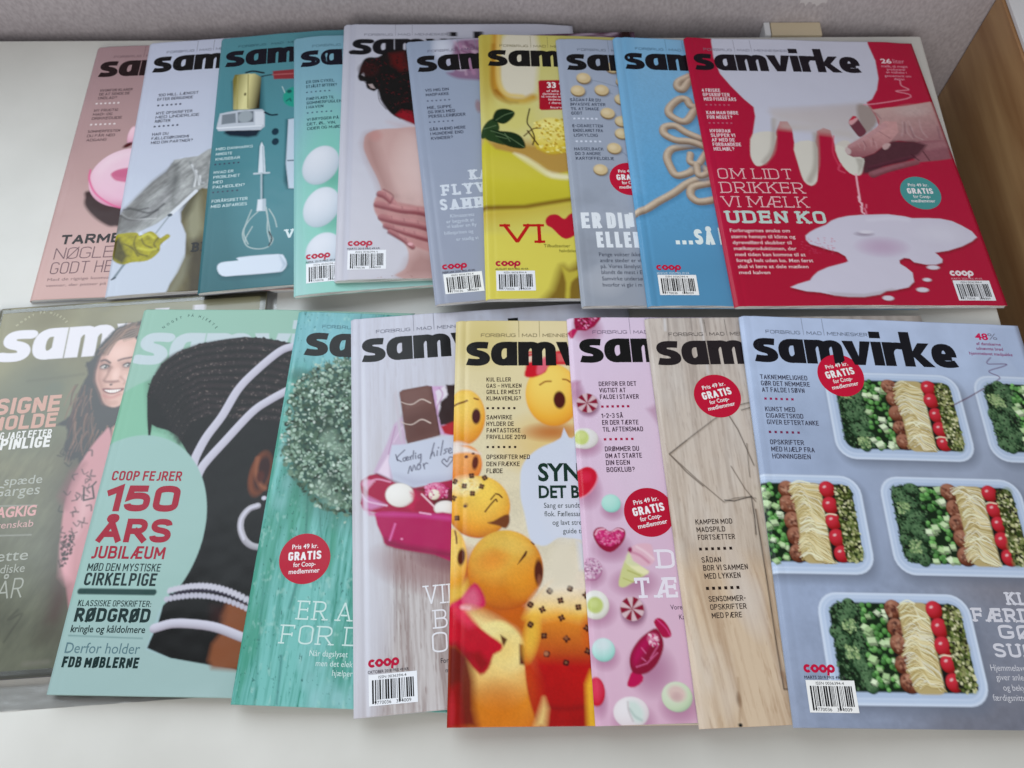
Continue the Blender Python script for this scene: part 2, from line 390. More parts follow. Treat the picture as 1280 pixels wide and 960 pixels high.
def onto(o, p): o.parent = p; o.matrix_parent_inverse = Matrix.Translation(p.location).inverted(); return o
onto(box('tabletop', -1.15, -0.42, -0.022, 0.348, 0.6175, 0.0, M_TABLE), tb)
onto(box('apron', -1.08, -0.36, -0.10, 0.29, 0.56, -0.0225, M_TABLE), tb)
for x, y in ((-1.06, -0.34), (0.23, -0.34), (-1.06, 0.50), (0.23, 0.50)): onto(box('leg', x, y, -0.72, x + 0.05, y + 0.05, -0.101, M_TABLE), tb)
cb = thing('cabinet', 'low brown wooden cabinet standing right of the table', 'cabinet', (0.6, 0.3, -0.72))
onto(box('side_panel', 0.407, -0.3, -0.72, 0.427, 0.634, 0.0315, M_WOOD, None, 0.001), cb)
onto(box('side_panel', 0.86, -0.3, -0.72, 0.88, 0.634, 0.0315, M_WOOD, None, 0.001), cb)
onto(box('front_panel', 0.4275, -0.3, -0.70, 0.8595, -0.28, 0.0315, M_WOOD, None, 0.001), cb)
onto(box('top_board', 0.409, -0.3, 0.032, 0.88, 0.634, 0.036, M_WHITE, None, 0.0008), cb)
bk = thing('bracket', 'small cream wooden bracket fixed to the wall behind the table', 'bracket', (0.235, 0.626, -0.03))
onto(box('block', 0.2125, 0.6180, -0.04, 0.2585, 0.6348, 0.0015, M_CREAM, None, 0.0012), bk)
onto(box('edge_strip', 0.2062, 0.6180, -0.04, 0.2118, 0.6348, 0.0015, M_WHITE, None, 0.001), bk)
# ------------------------------------------------------------------ lettering
GLY = {  # strokes of a plain alphabet, cap height 1; * marks a control point of a curve
'A': (.56, "0,0 .28,1 .56,0|.17,.28 .39,.28"), 'B': (.5, "0,.53 .25,.53 *.46,.53 .46,.77 *.46,1 .25,1 0,1 0,0 .28,0 *.5,0 .5,.26 *.5,.53 .25,.53"),
'C': (.48, ".48,.74 .48,.8 *.48,1 .24,1 *0,1 0,.78 0,.22 *0,0 .24,0 *.48,0 .48,.22 .48,.26"), 'D': (.5, "0,0 0,1 .22,1 *.5,1 .5,.75 .5,.25 *.5,0 .22,0 0,0"),
'E': (.42, ".42,1 0,1 0,0 .42,0|0,.53 .37,.53"), 'F': (.42, ".42,1 0,1 0,0|0,.5 .36,.5"),
'G': (.48, ".48,.8 *.48,1 .24,1 *0,1 0,.78 0,.22 *0,0 .24,0 *.48,0 .48,.22 .48,.44 .28,.44"), 'H': (.48, "0,0 0,1|.48,0 .48,1|0,.52 .48,.52"),
'I': (0, "0,0 0,1"), 'J': (.3, ".3,1 .3,.2 *.3,0 .12,0 0,0"), 'K': (.48, "0,0 0,1|.46,1 0,.42|.17,.62 .48,0"), 'L': (.4, "0,1 0,0 .4,0"),
'M': (.66, "0,0 0,1 .33,.25 .66,1 .66,0"), 'N': (.48, "0,0 0,1 .48,0 .48,1"), 'O': (.48, ".24,1 *0,1 0,.78 0,.22 *0,0 .24,0 *.48,0 .48,.22 .48,.78 *.48,1 .24,1"),
'P': (.48, "0,0 0,1 .24,1 *.48,1 .48,.74 *.48,.46 .24,.46 0,.46"), 'R': (.5, "0,0 0,1 .24,1 *.48,1 .48,.74 *.48,.46 .24,.46 0,.46|.24,.46 .5,0"),
'S': (.47, ".46,.79 *.46,1 .23,1 *0,1 0,.77 *0,.57 .23,.51 *.47,.45 .47,.24 *.47,0 .23,0 *0,0 0,.21"), 'T': (.5, "0,1 .5,1|.25,1 .25,0"),
'U': (.48, "0,1 0,.22 *0,0 .24,0 *.48,0 .48,.22 .48,1"), 'V': (.54, "0,1 .27,0 .54,1"), 'W': (.76, "0,1 .18,0 .38,1 .58,0 .76,1"),
'X': (.5, "0,0 .5,1|0,1 .5,0"), 'Y': (.52, "0,1 .26,.45 .52,1|.26,.45 .26,0"), 'Z': (.46, "0,1 .46,1 0,0 .46,0"),
'\u00c6': (.75, "0,0 .34,1 .75,1|.38,1 .38,0 .75,0|.38,.53 .7,.53|.12,.28 .38,.28"), '\u00d8': (.48, ".24,1 *0,1 0,.78 0,.22 *0,0 .24,0 *.48,0 .48,.22 .48,.78 *.48,1 .24,1|.0,-.04 .48,1.04"),
'\u00c5': (.56, "0,0 .28,.92 .56,0|.17,.28 .39,.28|.28,1.06 *.18,1.06 .18,1.16 *.18,1.26 .28,1.26 *.38,1.26 .38,1.16 *.38,1.06 .28,1.06"),
'0': (.46, ".23,1 *0,1 0,.78 0,.22 *0,0 .23,0 *.46,0 .46,.22 .46,.78 *.46,1 .23,1"), '1': (.22, "0,.8 .22,1 .22,0"), '2': (.46, "0,.74 0,.8 *0,1 .23,1 *.46,1 .46,.74 *.46,.6 .3,.4 0,0 .47,0"),
'3': (.46, "0,.8 *0,1 .23,1 *.46,1 .46,.77 *.46,.54 .2,.54 *.46,.54 .46,.26 *.46,0 .23,0 *0,0 0,.2"), '4': (.5, ".36,0 .36,1 0,.28 .5,.28"),
'5': (.46, ".44,1 .04,1 .02,.56 *.1,.64 .24,.64 *.46,.64 .46,.38 .46,.24 *.46,0 .23,0 *0,0 0,.22"), '8': (.46, ".23,.53 *.02,.53 .02,.77 *.02,1 .23,1 *.44,1 .44,.77 *.44,.53 .23,.53 *0,.53 0,.26 *0,0 .23,0 *.46,0 .46,.26 *.46,.53 .23,.53"),
'9': (.46, ".02,.2 *.02,0 .23,0 *.46,0 .46,.3 .46,.74 *.46,1 .23,1 *0,1 0,.72 *0,.45 .23,.45 *.46,.45 .46,.66"),
'-': (.24, "0,.45 .24,.45"), '\u2013': (.34, "0,.45 .34,.45"), '?': (.42, "0,.78 *0,1 .2,1 *.42,1 .42,.76 *.42,.6 .2,.46 .2,.28|.2,0 .2,.05"), '.': (0, "0,0 0,.04"), ',': (.05, ".05,.05 0,-.1"), ':': (0, "0,0 0,.05|0,.5 0,.55"), '!': (0, "0,1 0,.3|0,0 0,.05")}
MAST = {'s': (.90, ".82,.85 *.6,.87 .45,.865 *.2,.86 .2,.69 *.2,.56 .45,.51 *.71,.45 .70,.28 *.69,.135 .42,.135 *.22,.135 .04,.17", []),
'a': (1.0, ".80,.34 *.68,.135 .47,.135 *.2,.135 .2,.48 *.2,.865 .55,.865 .8,.865|.8,1 .8,0", []),
'm': (1.44, ".2,0 .2,1|.2,.62 *.27,.865 .5,.865 *.72,.865 .72,.64 .72,0|.72,.62 *.79,.865 1.02,.865 *1.24,.865 1.24,.64 1.24,0", []),
'v': (1.06, "", [[(-.02, 1), (.40, 1), (.54, .36), (.68, 1), (1.08, 1), (.74, 0), (.33, 0)]]),
'i': (.40, ".2,0 .2,1", [[(-.01, 1.15), (.42, 1.15), (.42, 1.43), (-.01, 1.43)]]),
'r': (.70, ".2,0 .2,1|.2,.58 *.3,.86 .55,.86 .75,.845", []),
'k': (1.08, ".2,0 .2,1.46", [[(.37, .6), (.66, 1), (1.1, 1), (.70, .53), (1.16, 0), (.71, 0), (.37, .45)]]),
'e': (.96, ".2,.44 .76,.44|.76,.44 *.78,.865 .5,.865 *.2,.865 .2,.48 *.2,.135 .54,.135 *.72,.135 .9,.18", [])}

def path(s):
    P, ctl = [], None
    for t in s.split():
        q = np.array([float(k) for k in t.lstrip('*').split(',')])
        if t[0] == '*': ctl = q; continue
        if ctl is None: P.append((q, 1))
        else:
            a = P[-1][0]
            for k in range(1, 7):
                w = k / 6; P.append((a * (1 - w) ** 2 + 2 * w * (1 - w) * ctl + q * w * w, 1 if k == 6 else 0))
            ctl = None
    return P

class Ink:
    """flat printed shapes gathered for one part; coordinates in page mm, v downwards"""
    def __init__(s): s.V, s.F, s.Cc, s.n = [], [], [], 0
    def add(s, pts, faces, col, lift=0.0):
        b = len(s.V); s.n += 1
        z = 0.03 + lift + 0.0005 * (s.n % 60)
        s.V += [(p[0], p[1], z) for p in pts]; s.F += [tuple(b + i for i in f) for f in faces]
        s.Cc += [col] * len(pts)
    def stroke(s, P, w, col, T, square=True, closed=None):
        P = [np.array(p, float) for p in P]
        Q = [P[0]]
        for p in P[1:]:
            if np.hypot(*(p - Q[-1])) > 1e-5: Q.append(p)
        if len(Q) < 2: return
        cl = np.hypot(*(Q[0] - Q[-1])) < 1e-4
        if cl: Q = Q[:-1]
        n = len(Q)
        if not cl and square:
            d = Q[0] - Q[1]; Q[0] = Q[0] + d / np.hypot(*d) * w / 2
            d = Q[-1] - Q[-2]; Q[-1] = Q[-1] + d / np.hypot(*d) * w / 2
        h = w / 2; seg = list(zip(Q, Q[1:] + [Q[0]])) if cl else list(zip(Q[:-1], Q[1:]))
        D = [(q - p) / np.hypot(*(q - p)) for p, q in seg]; N = [np.array([-d[1], d[0]]) for d in D]
        for (p, q), m in zip(seg, N):
            s.add([T(p + m * h), T(p - m * h), T(q - m * h), T(q + m * h)], [(0, 1, 2, 3)], col)
        for i in range(len(seg) if cl else len(seg) - 1):
            j = (i + 1) % len(seg); k = seg[i][1]; x = D[i][0] * D[j][1] - D[i][1] * D[j][0]; c = D[i] @ D[j]
            if abs(x) < 0.02 and c > 0: continue
            g = -1 if x > 0 else 1
            a1, a2 = k + g * N[i] * h, k + g * N[j] * h; m = N[i] + N[j]; mm = m @ m
            pts = [k, a1, a2] if mm < 1.05 else [k, a1, k + g * m * (2 / mm) * h, a2]
            s.add([T(p) for p in pts], [tuple(range(len(pts)))], col)
    def poly(s, pts, col, lift=0.0): s.add(pts, [tuple(range(len(pts)))], col, lift)

STY = {'c': (.15, 0, 1.0), 'cr': (.13, 0, 1), 'ct': (.075, 0, 1.15), 'ct2': (.13, 0, 1.2), 'cm': (.175, 0, 1.0), 'cb': (.22, 0, 1.0), 'bx': (.245, 0, 1.3), 's': (.085, .12, 1.25), 'sm': (.15, .15, 1.3), 'sb': (.2, .11, 1.45)}
def strokes_text(I, st, txt, u, v, cap, w, col, rot, al):
    pen, serif, wide = STY[st]
    gap = (0.13 if not serif else 0.10 + serif * 1.3) * (1.4 if st == 'ct2' else 1)
    def layout(sx):
        x = 0; out = []
        for ch in txt.upper():
            if ch == ' ': x += .3 * sx; continue
            g = GLY.get(ch)
            if g is None: x += .3; continue
            out.append((x, g, ch)); x += g[0] * sx + pen + gap
        return out, x - gap
    sx = wide
    if w:
        lo, hi = 0.12, 6
        for _ in range(30):
            sx = (lo + hi) / 2
            if layout(sx)[1] * cap < w: lo = sx
            else: hi = sx
    out, tot = layout(sx)
    off = -tot * cap / 2 if al == 1 else (-tot * cap if al == 2 else 0)
    cr, sr = math.cos(rot), math.sin(rot)
    def T(p): a, b = p[0] * cap + off, -p[1] * cap; return (u + a * cr + b * sr, v - a * sr + b * cr)
    for x0, (gw, spec), ch in out:
        for k in (spec.split('|') if spec else ()):
            P = path(k)
            f = lambda q: np.array([x0 + pen / 2 + q[0] * sx, pen / 2 + q[1] * (1 - pen)])
            I.stroke([f(q) for q, _ in P], pen, col, T, ch not in 'CGSJ2359?')
            if serif:
                cl = np.hypot(*(P[0][0] - P[-1][0])) < 1e-3
                for i, (q, on) in enumerate(P):
                    if not on or ch in 'OCGSU0' and not (ch == 'U' and i in (0, len(P) - 1)): continue
                    end = (i in (0, len(P) - 1)) and not cl
                    yb = min(abs(q[1]), abs(q[1] - 1)) < 1e-3
                    if not end and not (yb and (q[0] == 0 or ch in 'MN')): continue
                    nb = P[1][0] if i == 0 else P[i - 1][0]
                    d = np.abs(nb - q)
                    if yb and (not end or d[1] > .2):
                        c = f(q); h = pen / 2 + serif; l = h if end or ch in 'MN' else h; r = h if end or ch in 'MN' else 0
                        if ch in 'N' and (q[0] > .3) != (q[1] > .5): continue
                        I.stroke([c - (l, 0), c + (r, 0)], pen * (0.85 if pen < .2 else .7), col, T, False)
                    elif end and d[0] > .2 and ch in 'EFLT\u00c6Z':
                        c = f(q) + (pen * .1, 0); h = pen / 2 + serif * .9
                        a, b = (-h, pen / 2) if q[1] > .9 else ((-pen / 2, h) if q[1] < .1 else (-h * .7, h * .7))
                        I.stroke([c + (0, a), c + (0, b)], pen * .8, col, T, False)

def mast_text(I, u, v, xh, w, col):
    gap = .035; tot = sum(MAST[c][0] for c in 'samvirke') + 7 * gap; kx = w / tot; x = 0
    for ch in 'samvirke':
        gw, spec, polys = MAST[ch]
        T = lambda p: (u + (x + p[0]) * kx, v - p[1] / 1.42 * xh)
        for k in (spec.split('|') if spec else ()):
            I.stroke([(q[0], q[1] * 1.42) for q, _ in path(k)], .40, col, T, False)
        for P in polys: I.poly([T((a, b * 1.42)) for a, b in P], col)
        x += gw + gap

FCACHE = {}
def font_text(I, st, txt, u, v, cap, w, col, rot, al):
    key = (txt, st)
    if key not in FCACHE:
        cu = bpy.data.curves.new("lettering", 'FONT'); cu.body = txt; cu.size = 1.0; cu.resolution_u = 3
        cu.offset = {'b': 0.0, 'b2': 0.012, 'bb': 0.03}[st]; cu.fill_mode = 'FRONT'
        ob = bpy.data.objects.new("lettering", cu); me = bpy.data.meshes.new_from_object(ob)
        FCACHE[key] = ([(q.co.x, q.co.y) for q in me.vertices], [tuple(p.vertices) for p in me.polygons])
        bpy.data.objects.remove(ob); bpy.data.curves.remove(cu); bpy.data.meshes.remove(me)
    V, F = FCACHE[key]
    if not V: return
    x0 = min(a for a, _ in V); x1 = max(a for a, _ in V)
    ky = cap / CAPH; kx = (w / (x1 - x0)) if w else ky * 0.86
    tot = (x1 - x0) * kx; off = -tot / 2 if al == 1 else (-tot if al == 2 else 0)
    cr, sr = math.cos(rot), math.sin(rot); out = []
    for a, b in V:
        a, b = (a - x0) * kx + off, -b * ky
        out.append((u + a * cr + b * sr, v - a * sr + b * cr))
    I.add(out, F, col)

def put_text(I, e, K):
    _, st, txt, u, v, cap, w, col, rot, al = e
    c = K(*col)
    if st in STY: strokes_text(I, st, txt, u, v, cap, w, c, rot, al)
    elif st == 'mast': mast_text(I, u, v, cap, w, c)
    elif st in ('b', 'b2', 'bb'): font_text(I, st, txt, u, v, cap, w, c, rot, al)
    elif st == 'dots':
        for k in range(txt):
            x = u + (w - cap) * k / (txt - 1); I.poly([(x, v), (x + cap, v), (x + cap, v - cap), (x, v - cap)], c)
    elif st == 'rect': I.poly([(u, v), (u + w, v), (u + w, v - cap), (u, v - cap)], c)
    elif st == 'disc': I.poly([(u + cap * math.cos(t * math.pi / 36), v - cap * math.sin(t * math.pi / 36)) for t in range(72)], c, -0.02)
    elif st == 'arc':
        n = len(txt)
        for k, ch in enumerate(txt):
            t = k / (n - 1) - .5; font = font_text
            if ch != ' ': font(I, 'b2', ch, u + w * (k / (n - 1)), v - w * .26 * (1 - (2 * t) ** 2), cap, 0, c, -t * 1.5, 1)
    elif st == 'coop':
        x = u; k = w / 4.25
        def el(cx, a0, a1, rx=.5):
            I.stroke([(cx + (rx - .16) * math.cos(a), .34 * math.sin(a) + .5) for a in np.linspace(a0, a1, 22)], .33, c, lambda p: (u + p[0] * k, v - p[1] * cap * 1.0), False)
        el(.6, .75, 5.53); el(1.55, 0, 6.2832); el(2.6, 0, 6.2832); el(3.65, 0, 6.2832)
        I.stroke([(3.30, .5), (3.2, -.32)], .3, c, lambda p: (u + p[0] * k, v - p[1] * cap), False)
        for q in (1.05, 2.08, 3.13): I.stroke([(q - .08, .5), (q + .08, .5)], .3, c, lambda p: (u + p[0] * k, v - p[1] * cap), False)
    elif st == 'bars':
        h = cap
        for a in range(8):
            for b in range(8): I.poly([(u + w * (a + i) / 8, v + h * (b + j) / 8) for i, j in ((0, 0), (1, 0), (1, 1), (0, 1))], c, -0.02 - .0005 * (I.n % 60))
        R = random.Random(9); x = u + 2; k = K(40, 38, 44); i = 0
        while x < u + w - 2:
            b = R.choice((.35, .35, .7, 1.05)); e = h - (1.2 if i in (0, 1, 14, 15, 29) else 3.4)
            for y0, y1 in ((3.2, 7), (7, 10.5), (10.5, 13), (13, e)): I.poly([(x, v + y0), (x + b, v + y0), (x + b, v + y1), (x, v + y1)], k)
            x += b + R.choice((.35, .45, .7)); i += 1
        font_text(I, 'b', 'ISSN 0036394-4', u + 6, v + 2.5, 1.6, 17, k, 0, 0)
        font_text(I, 'b', '9770036', u + 3.4, v + h - .8, 1.9, 10, k, 0, 0); font_text(I, 'b', '394009', u + 16.5, v + h - .8, 1.9, 9, k, 0, 0)

# ------------------------------------------------------------------ magazines
W_, H_ = 210.0, 278.11
def magazine(name, spec):
    label, group, x, y, th, prof, fine, vis, T, painter, texts, kk, pagecol = (spec[k] for k in ('label', 'group', 'x', 'y', 'th', 'prof', 'fine', 'vis', 'T', 'paint', 'text', 'ink', 'page'))
    K = lambda *c: ink(c[0] if len(c) == 1 else c, kk)
    root = thing('magazine', label, 'magazine', (x, y, 0), th, group)
    ox, oy = -W_ / 2, -H_ / 2
    # the Empty stands at the middle of the magazine's base
    c, s = math.cos(th), math.sin(th)
    root.location = (x + (W_ / 2 * c + H_ / 2 * s) / 1000, y + (W_ / 2 * s - H_ / 2 * c) / 1000, 0)
    us = np.linspace(0, W_, len(prof))
    zb = lambda u: np.interp(u, us, prof)
    def thick(u):
        return T * (1 - 0.42 * np.exp(-(u / 1.6) ** 2)) - spec.get('crease', .2) * np.exp(-((u - 7.5) / 1.5) ** 2) - T * 0.06 * np.clip((u - 150) / 60, 0, 1) ** 2
    curl = spec.get('curl', 0)
    Rz = random.Random(int(abs(x) * 9e4) + int(abs(y) * 7e3)); ph = [Rz.uniform(0, 6.28) for _ in range(4)]; lift = spec.get('lift', .5)
    def ztop(u, v, flat=False):
        z = zb(u) + (T * (1 - 0.06 * np.clip((u - 150) / 60, 0, 1) ** 2) if flat else thick(u)) + 0 * v
        f = np.clip((vis - 8 - u) / 14, 0, 1) * np.clip((u - 2) / 10, 0, 1)
        e0 = np.exp(-(H_ - v) / 5); e1 = np.exp(-v / 8)
        z = z + lift * f * (e0 * (.55 + .45 * np.sin(u / 23 + ph[0])) + .7 * e1 * (.5 + .5 * np.sin(u / 19 + ph[1])) + .12 * (1 + np.sin(u / 31 + v / 47 + ph[2])))
        if curl: z = z + curl * np.exp(-((u / 16) ** 2)) * np.exp(-(v / 26) ** 2)
        return z
    def loc(u, v, z): return np.stack([(u - W_ / 2) / 1000 + 0 * v, (H_ / 2 - v) / 1000 + 0 * u, z / 1000], -1)
    # --- front cover: a sheet printed on its nodes, with a wrapped spine and cut edges
    u = np.unique(np.concatenate([[0, .5, 1, 1.6, 2.3], np.arange(3, vis, fine), np.arange(vis, W_ - 2.9, 3.0), [W_]]))
    v = np.linspace(0, H_, int(H_ / fine))
    pr = Press(u, v, K); painter(pr, K)
    pr.c = np.clip(pr.c, 0.003, 0.92)
    UU, VV = np.meshgrid(u, v, indexing='ij')
    top = loc(UU, VV, ztop(UU, VV)); nu, nv = top.shape[:2]
    V = [top.reshape(-1, 3)]; cols = [pr.c.reshape(-1, 3)]
    ii = np.arange(nu * nv).reshape(nu, nv)
    F = [np.stack([ii[:-1, :-1], ii[:-1, 1:], ii[1:, 1:], ii[1:, :-1]], -1).reshape(-1, 4)]
    base = nu * nv
    def skirt(idx, P, drop, col):
        nonlocal base
        n = len(idx); Q = P.copy(); Q[:, 2] -= drop / 1000
        V.append(Q); cols.append(col); k = base + np.arange(n)
        F.append(np.stack([idx[:-1], k[:-1], k[1:], idx[1:]], -1)); base += n
    pap = np.full((1, 3), 0.72)
    e = 0.22
    skirt(ii[:, -1], top[:, -1], e, np.repeat(pap, nu, 0)); skirt(ii[::-1, 0], top[::-1, 0], e, np.repeat(pap, nu, 0)); skirt(ii[-1, ::-1], top[-1, ::-1], e, np.repeat(pap, nv, 0))
    skirt(ii[0, :], top[0, :], T * 0.58 - 0.02, pr.c[0] * 0.5 + 0.35 * np.mean(pr.c[0], 0) + 0.1)
    cover = link('front_cover', mesh_np('front_cover', np.vstack(V), np.vstack(F), np.vstack(cols), True), root, [M_WRAPPED if spec['page'] == 'dark' else M_PRINT])
    # --- the block of pages and the back cover
    uu = np.concatenate([[0.5], us[1:-1], [W_ - 0.7]])
    def slab(name, z0, z1, ins, mat, parent):
        Vs = []; n = len(uu)
        for a in uu:
            for b, z in ((ins, z0), (ins, z1), (H_ - ins, z1), (H_ - ins, z0)): Vs.append(loc(np.float64(a), np.float64(b), np.float64(z(a))))
        Fs = []
        for i in range(n - 1):
            for k in range(4): Fs.append((4 * i + k, 4 * i + (k + 1) % 4, 4 * i + 4 + (k + 1) % 4, 4 * i + 4 + k))
        Fs += [(3, 2, 1, 0), tuple(4 * (n - 1) + k for k in range(4))]
        return link(name, mesh_np(name, Vs, Fs), parent, [mat])
    slab('page_block', lambda a: zb(a) + 0.2, lambda a: zb(a) + thick(a) - 0.1, 0.6, M_PAGES, root)
    bc = slab('back_cover', lambda a: zb(a), lambda a: zb(a) + 0.18, 0.1, M_BACK[pagecol], root)
    # --- print that stands crisp on the cover: lettering, badges, bar code
    parts = {}
    for t in texts:
        I = parts.setdefault(t[0], Ink()); put_text(I, t, K)
    for n, I in parts.items():
        if not I.V: continue
        A = np.array(I.V); P = loc(A[:, 0], A[:, 1], ztop(A[:, 0], A[:, 1], True) + A[:, 2] + {'price_badge': 0.05, 'barcode': 0.12}.get(n, 0.02))
        keep = A[:, 0] < W_ - .1
        Fk = [f for f in I.F if all(keep[i] for i in f)]
        if Fk: link(n, mesh_np(n, P, Fk, np.array(I.Cc)), cover, [M_WRAPPED if spec['page'] == 'dark' else M_PRINT])
    return root, ztop

# ------------------------------------------------------------------ cover pictures and wording, one magazine at a time (page mm, v down from the top edge)
SPECS = []
def paint(p, K):
    p.grad((-30.9,19.1),K(170,140,144),(16.1,267.3),K(200,164,158))
    p.noise(0.04,40,40,0,3)
    p.poly([(24.5,178.3),(25.6,170.9),(53.2,173.5),(75.9,187.4),(81.8,222.4),(59.9,210.2),(49.7,208.6),(36.1,198.7),(26.2,186.8)],K(62,36,42),1.6,smooth=5)
    p.ball(57.2,157.6,33.22,32.11,0.1,K(196,104,142),K(224,172,194),K(236,206,218),-0.35,-0.6,0.5)
    p.ell(58.8,158.8,25.93,23.63,0.1,K(230,190,208),3.5,alpha=0.6)
    p.poly([(41.9,153.5),(48.7,148.4),(62.4,148.1),(70.9,157.3),(67.2,165.7),(54.7,162.9),(46.6,160.3)],K(206,112,146),1,smooth=5)
    p.poly([(42.8,154),(49,149.9),(62.6,149.4),(67,154.9),(53.9,158.1)],K(196,92,130),1.2,smooth=5,alpha=0.6)
    p.line([(23.1,148.1),(24.4,159),(33.1,174.5),(49,186.9),(63.3,191.9)],1.57,K(222,96,146),0.8,6)
    p.ball(52.6,111.6,3.92,11.19,0,K(180,120,140),K(226,170,190),K(244,206,218))
    p.ell(50.8,121.7,4.6,2.21,-0.6,K(84,30,44),0.8)
SPECS.append(dict(label='pink magazine with an inflatable toy ring, leftmost of the back row', group='magazines in the back row', x=-0.41772, y=0.60249, th=0.05646, fine=0.7, vis=63.5, T=4.0, page='pale', ink=(1.0, 0.02), curl=0, crease=0.16, lift=0.6, paint=paint,
 prof=[0.2,0.2,0.2,0.2,0.2,0.2,0.2,0.2,0.2,0.2,0.2,0.2,0.2,0.2,0.2,0.2,0.2,0.2,0.2,0.2,0.2,0.2],
 text=[('masthead','mast','samvirke',8.2,38.6,19.5,149,(52,38,44),0,0),
 ('tagline','ct2','FORBRUG',18.7,15,2.9,25.5,(112,92,98),0,0),
 ('tagline','ct2','MAD',49,15,2.9,11,(112,92,98),0,0),
 ('tagline','ct2','MENNESKER',64.2,15,2.9,30,(112,92,98),0,0),
 ('tagline','rect','',46.5,15.2,14,0.35,(120,100,104),0,0),
 ('tagline','rect','',61.7,15.2,14,0.35,(120,100,104),0,0),
 ('teaser_text','c','HVORFOR KLARER',13.8,57,3.08,29.6,(84,69,72),0,0),
 ('teaser_text','c','DE AT SENDE DE',13.8,61.6,3.08,27.7,(84,69,72),0,0),
 ('teaser_text','c','UNDLAD?',13.8,66.3,3.08,17,(84,69,72),0,0),
 ('teaser_text','dots',6,12.8,72.3,1.83,21.4,(226,214,214),0,0),
 ('teaser_text','c','NY FRUGTIG',13.1,81.1,3,21.5,(84,69,72),0,0),
 ('teaser_text','c','MAD- OG',12.9,85.8,3,17.3,(84,69,72),0,0),
 ('teaser_text','c','DRIKKEGUIDE',12.8,90.6,3,26.9,(84,69,72),0,0),
 ('teaser_text','dots',6,12.7,97.2,1.8,22.5,(226,214,214),0,0),
 ('teaser_text','c','SOMMERFESTEN',12.2,105.8,2.91,28.7,(84,69,72),0,0),
 ('teaser_text','c','DU FÅR NED',12.5,110.8,2.91,24.7,(84,69,72),0,0),
 ('teaser_text','c','ADGANG',12.8,115.7,2.91,17.9,(84,69,72),0,0),
 ('headline','cb','TARMEN',13.5,225.4,9.58,58.1,(46,36,42),0,0),
 ('headline','ct','NØGLEN',11.1,240,11.26,58.5,(110,84,90),0,0),
 ('headline','ct','GODT HELBRED',11,254.2,11.42,88.6,(110,84,90),0,0),
 ('intro_text','b','Med de rigtige kostvaner',10.8,260.7,2.56,57.4,(120,94,96),0,0),
 ('intro_text','b','venner, der passer på balancen',10.8,266.3,2.54,68.5,(120,94,96),0,0)]))
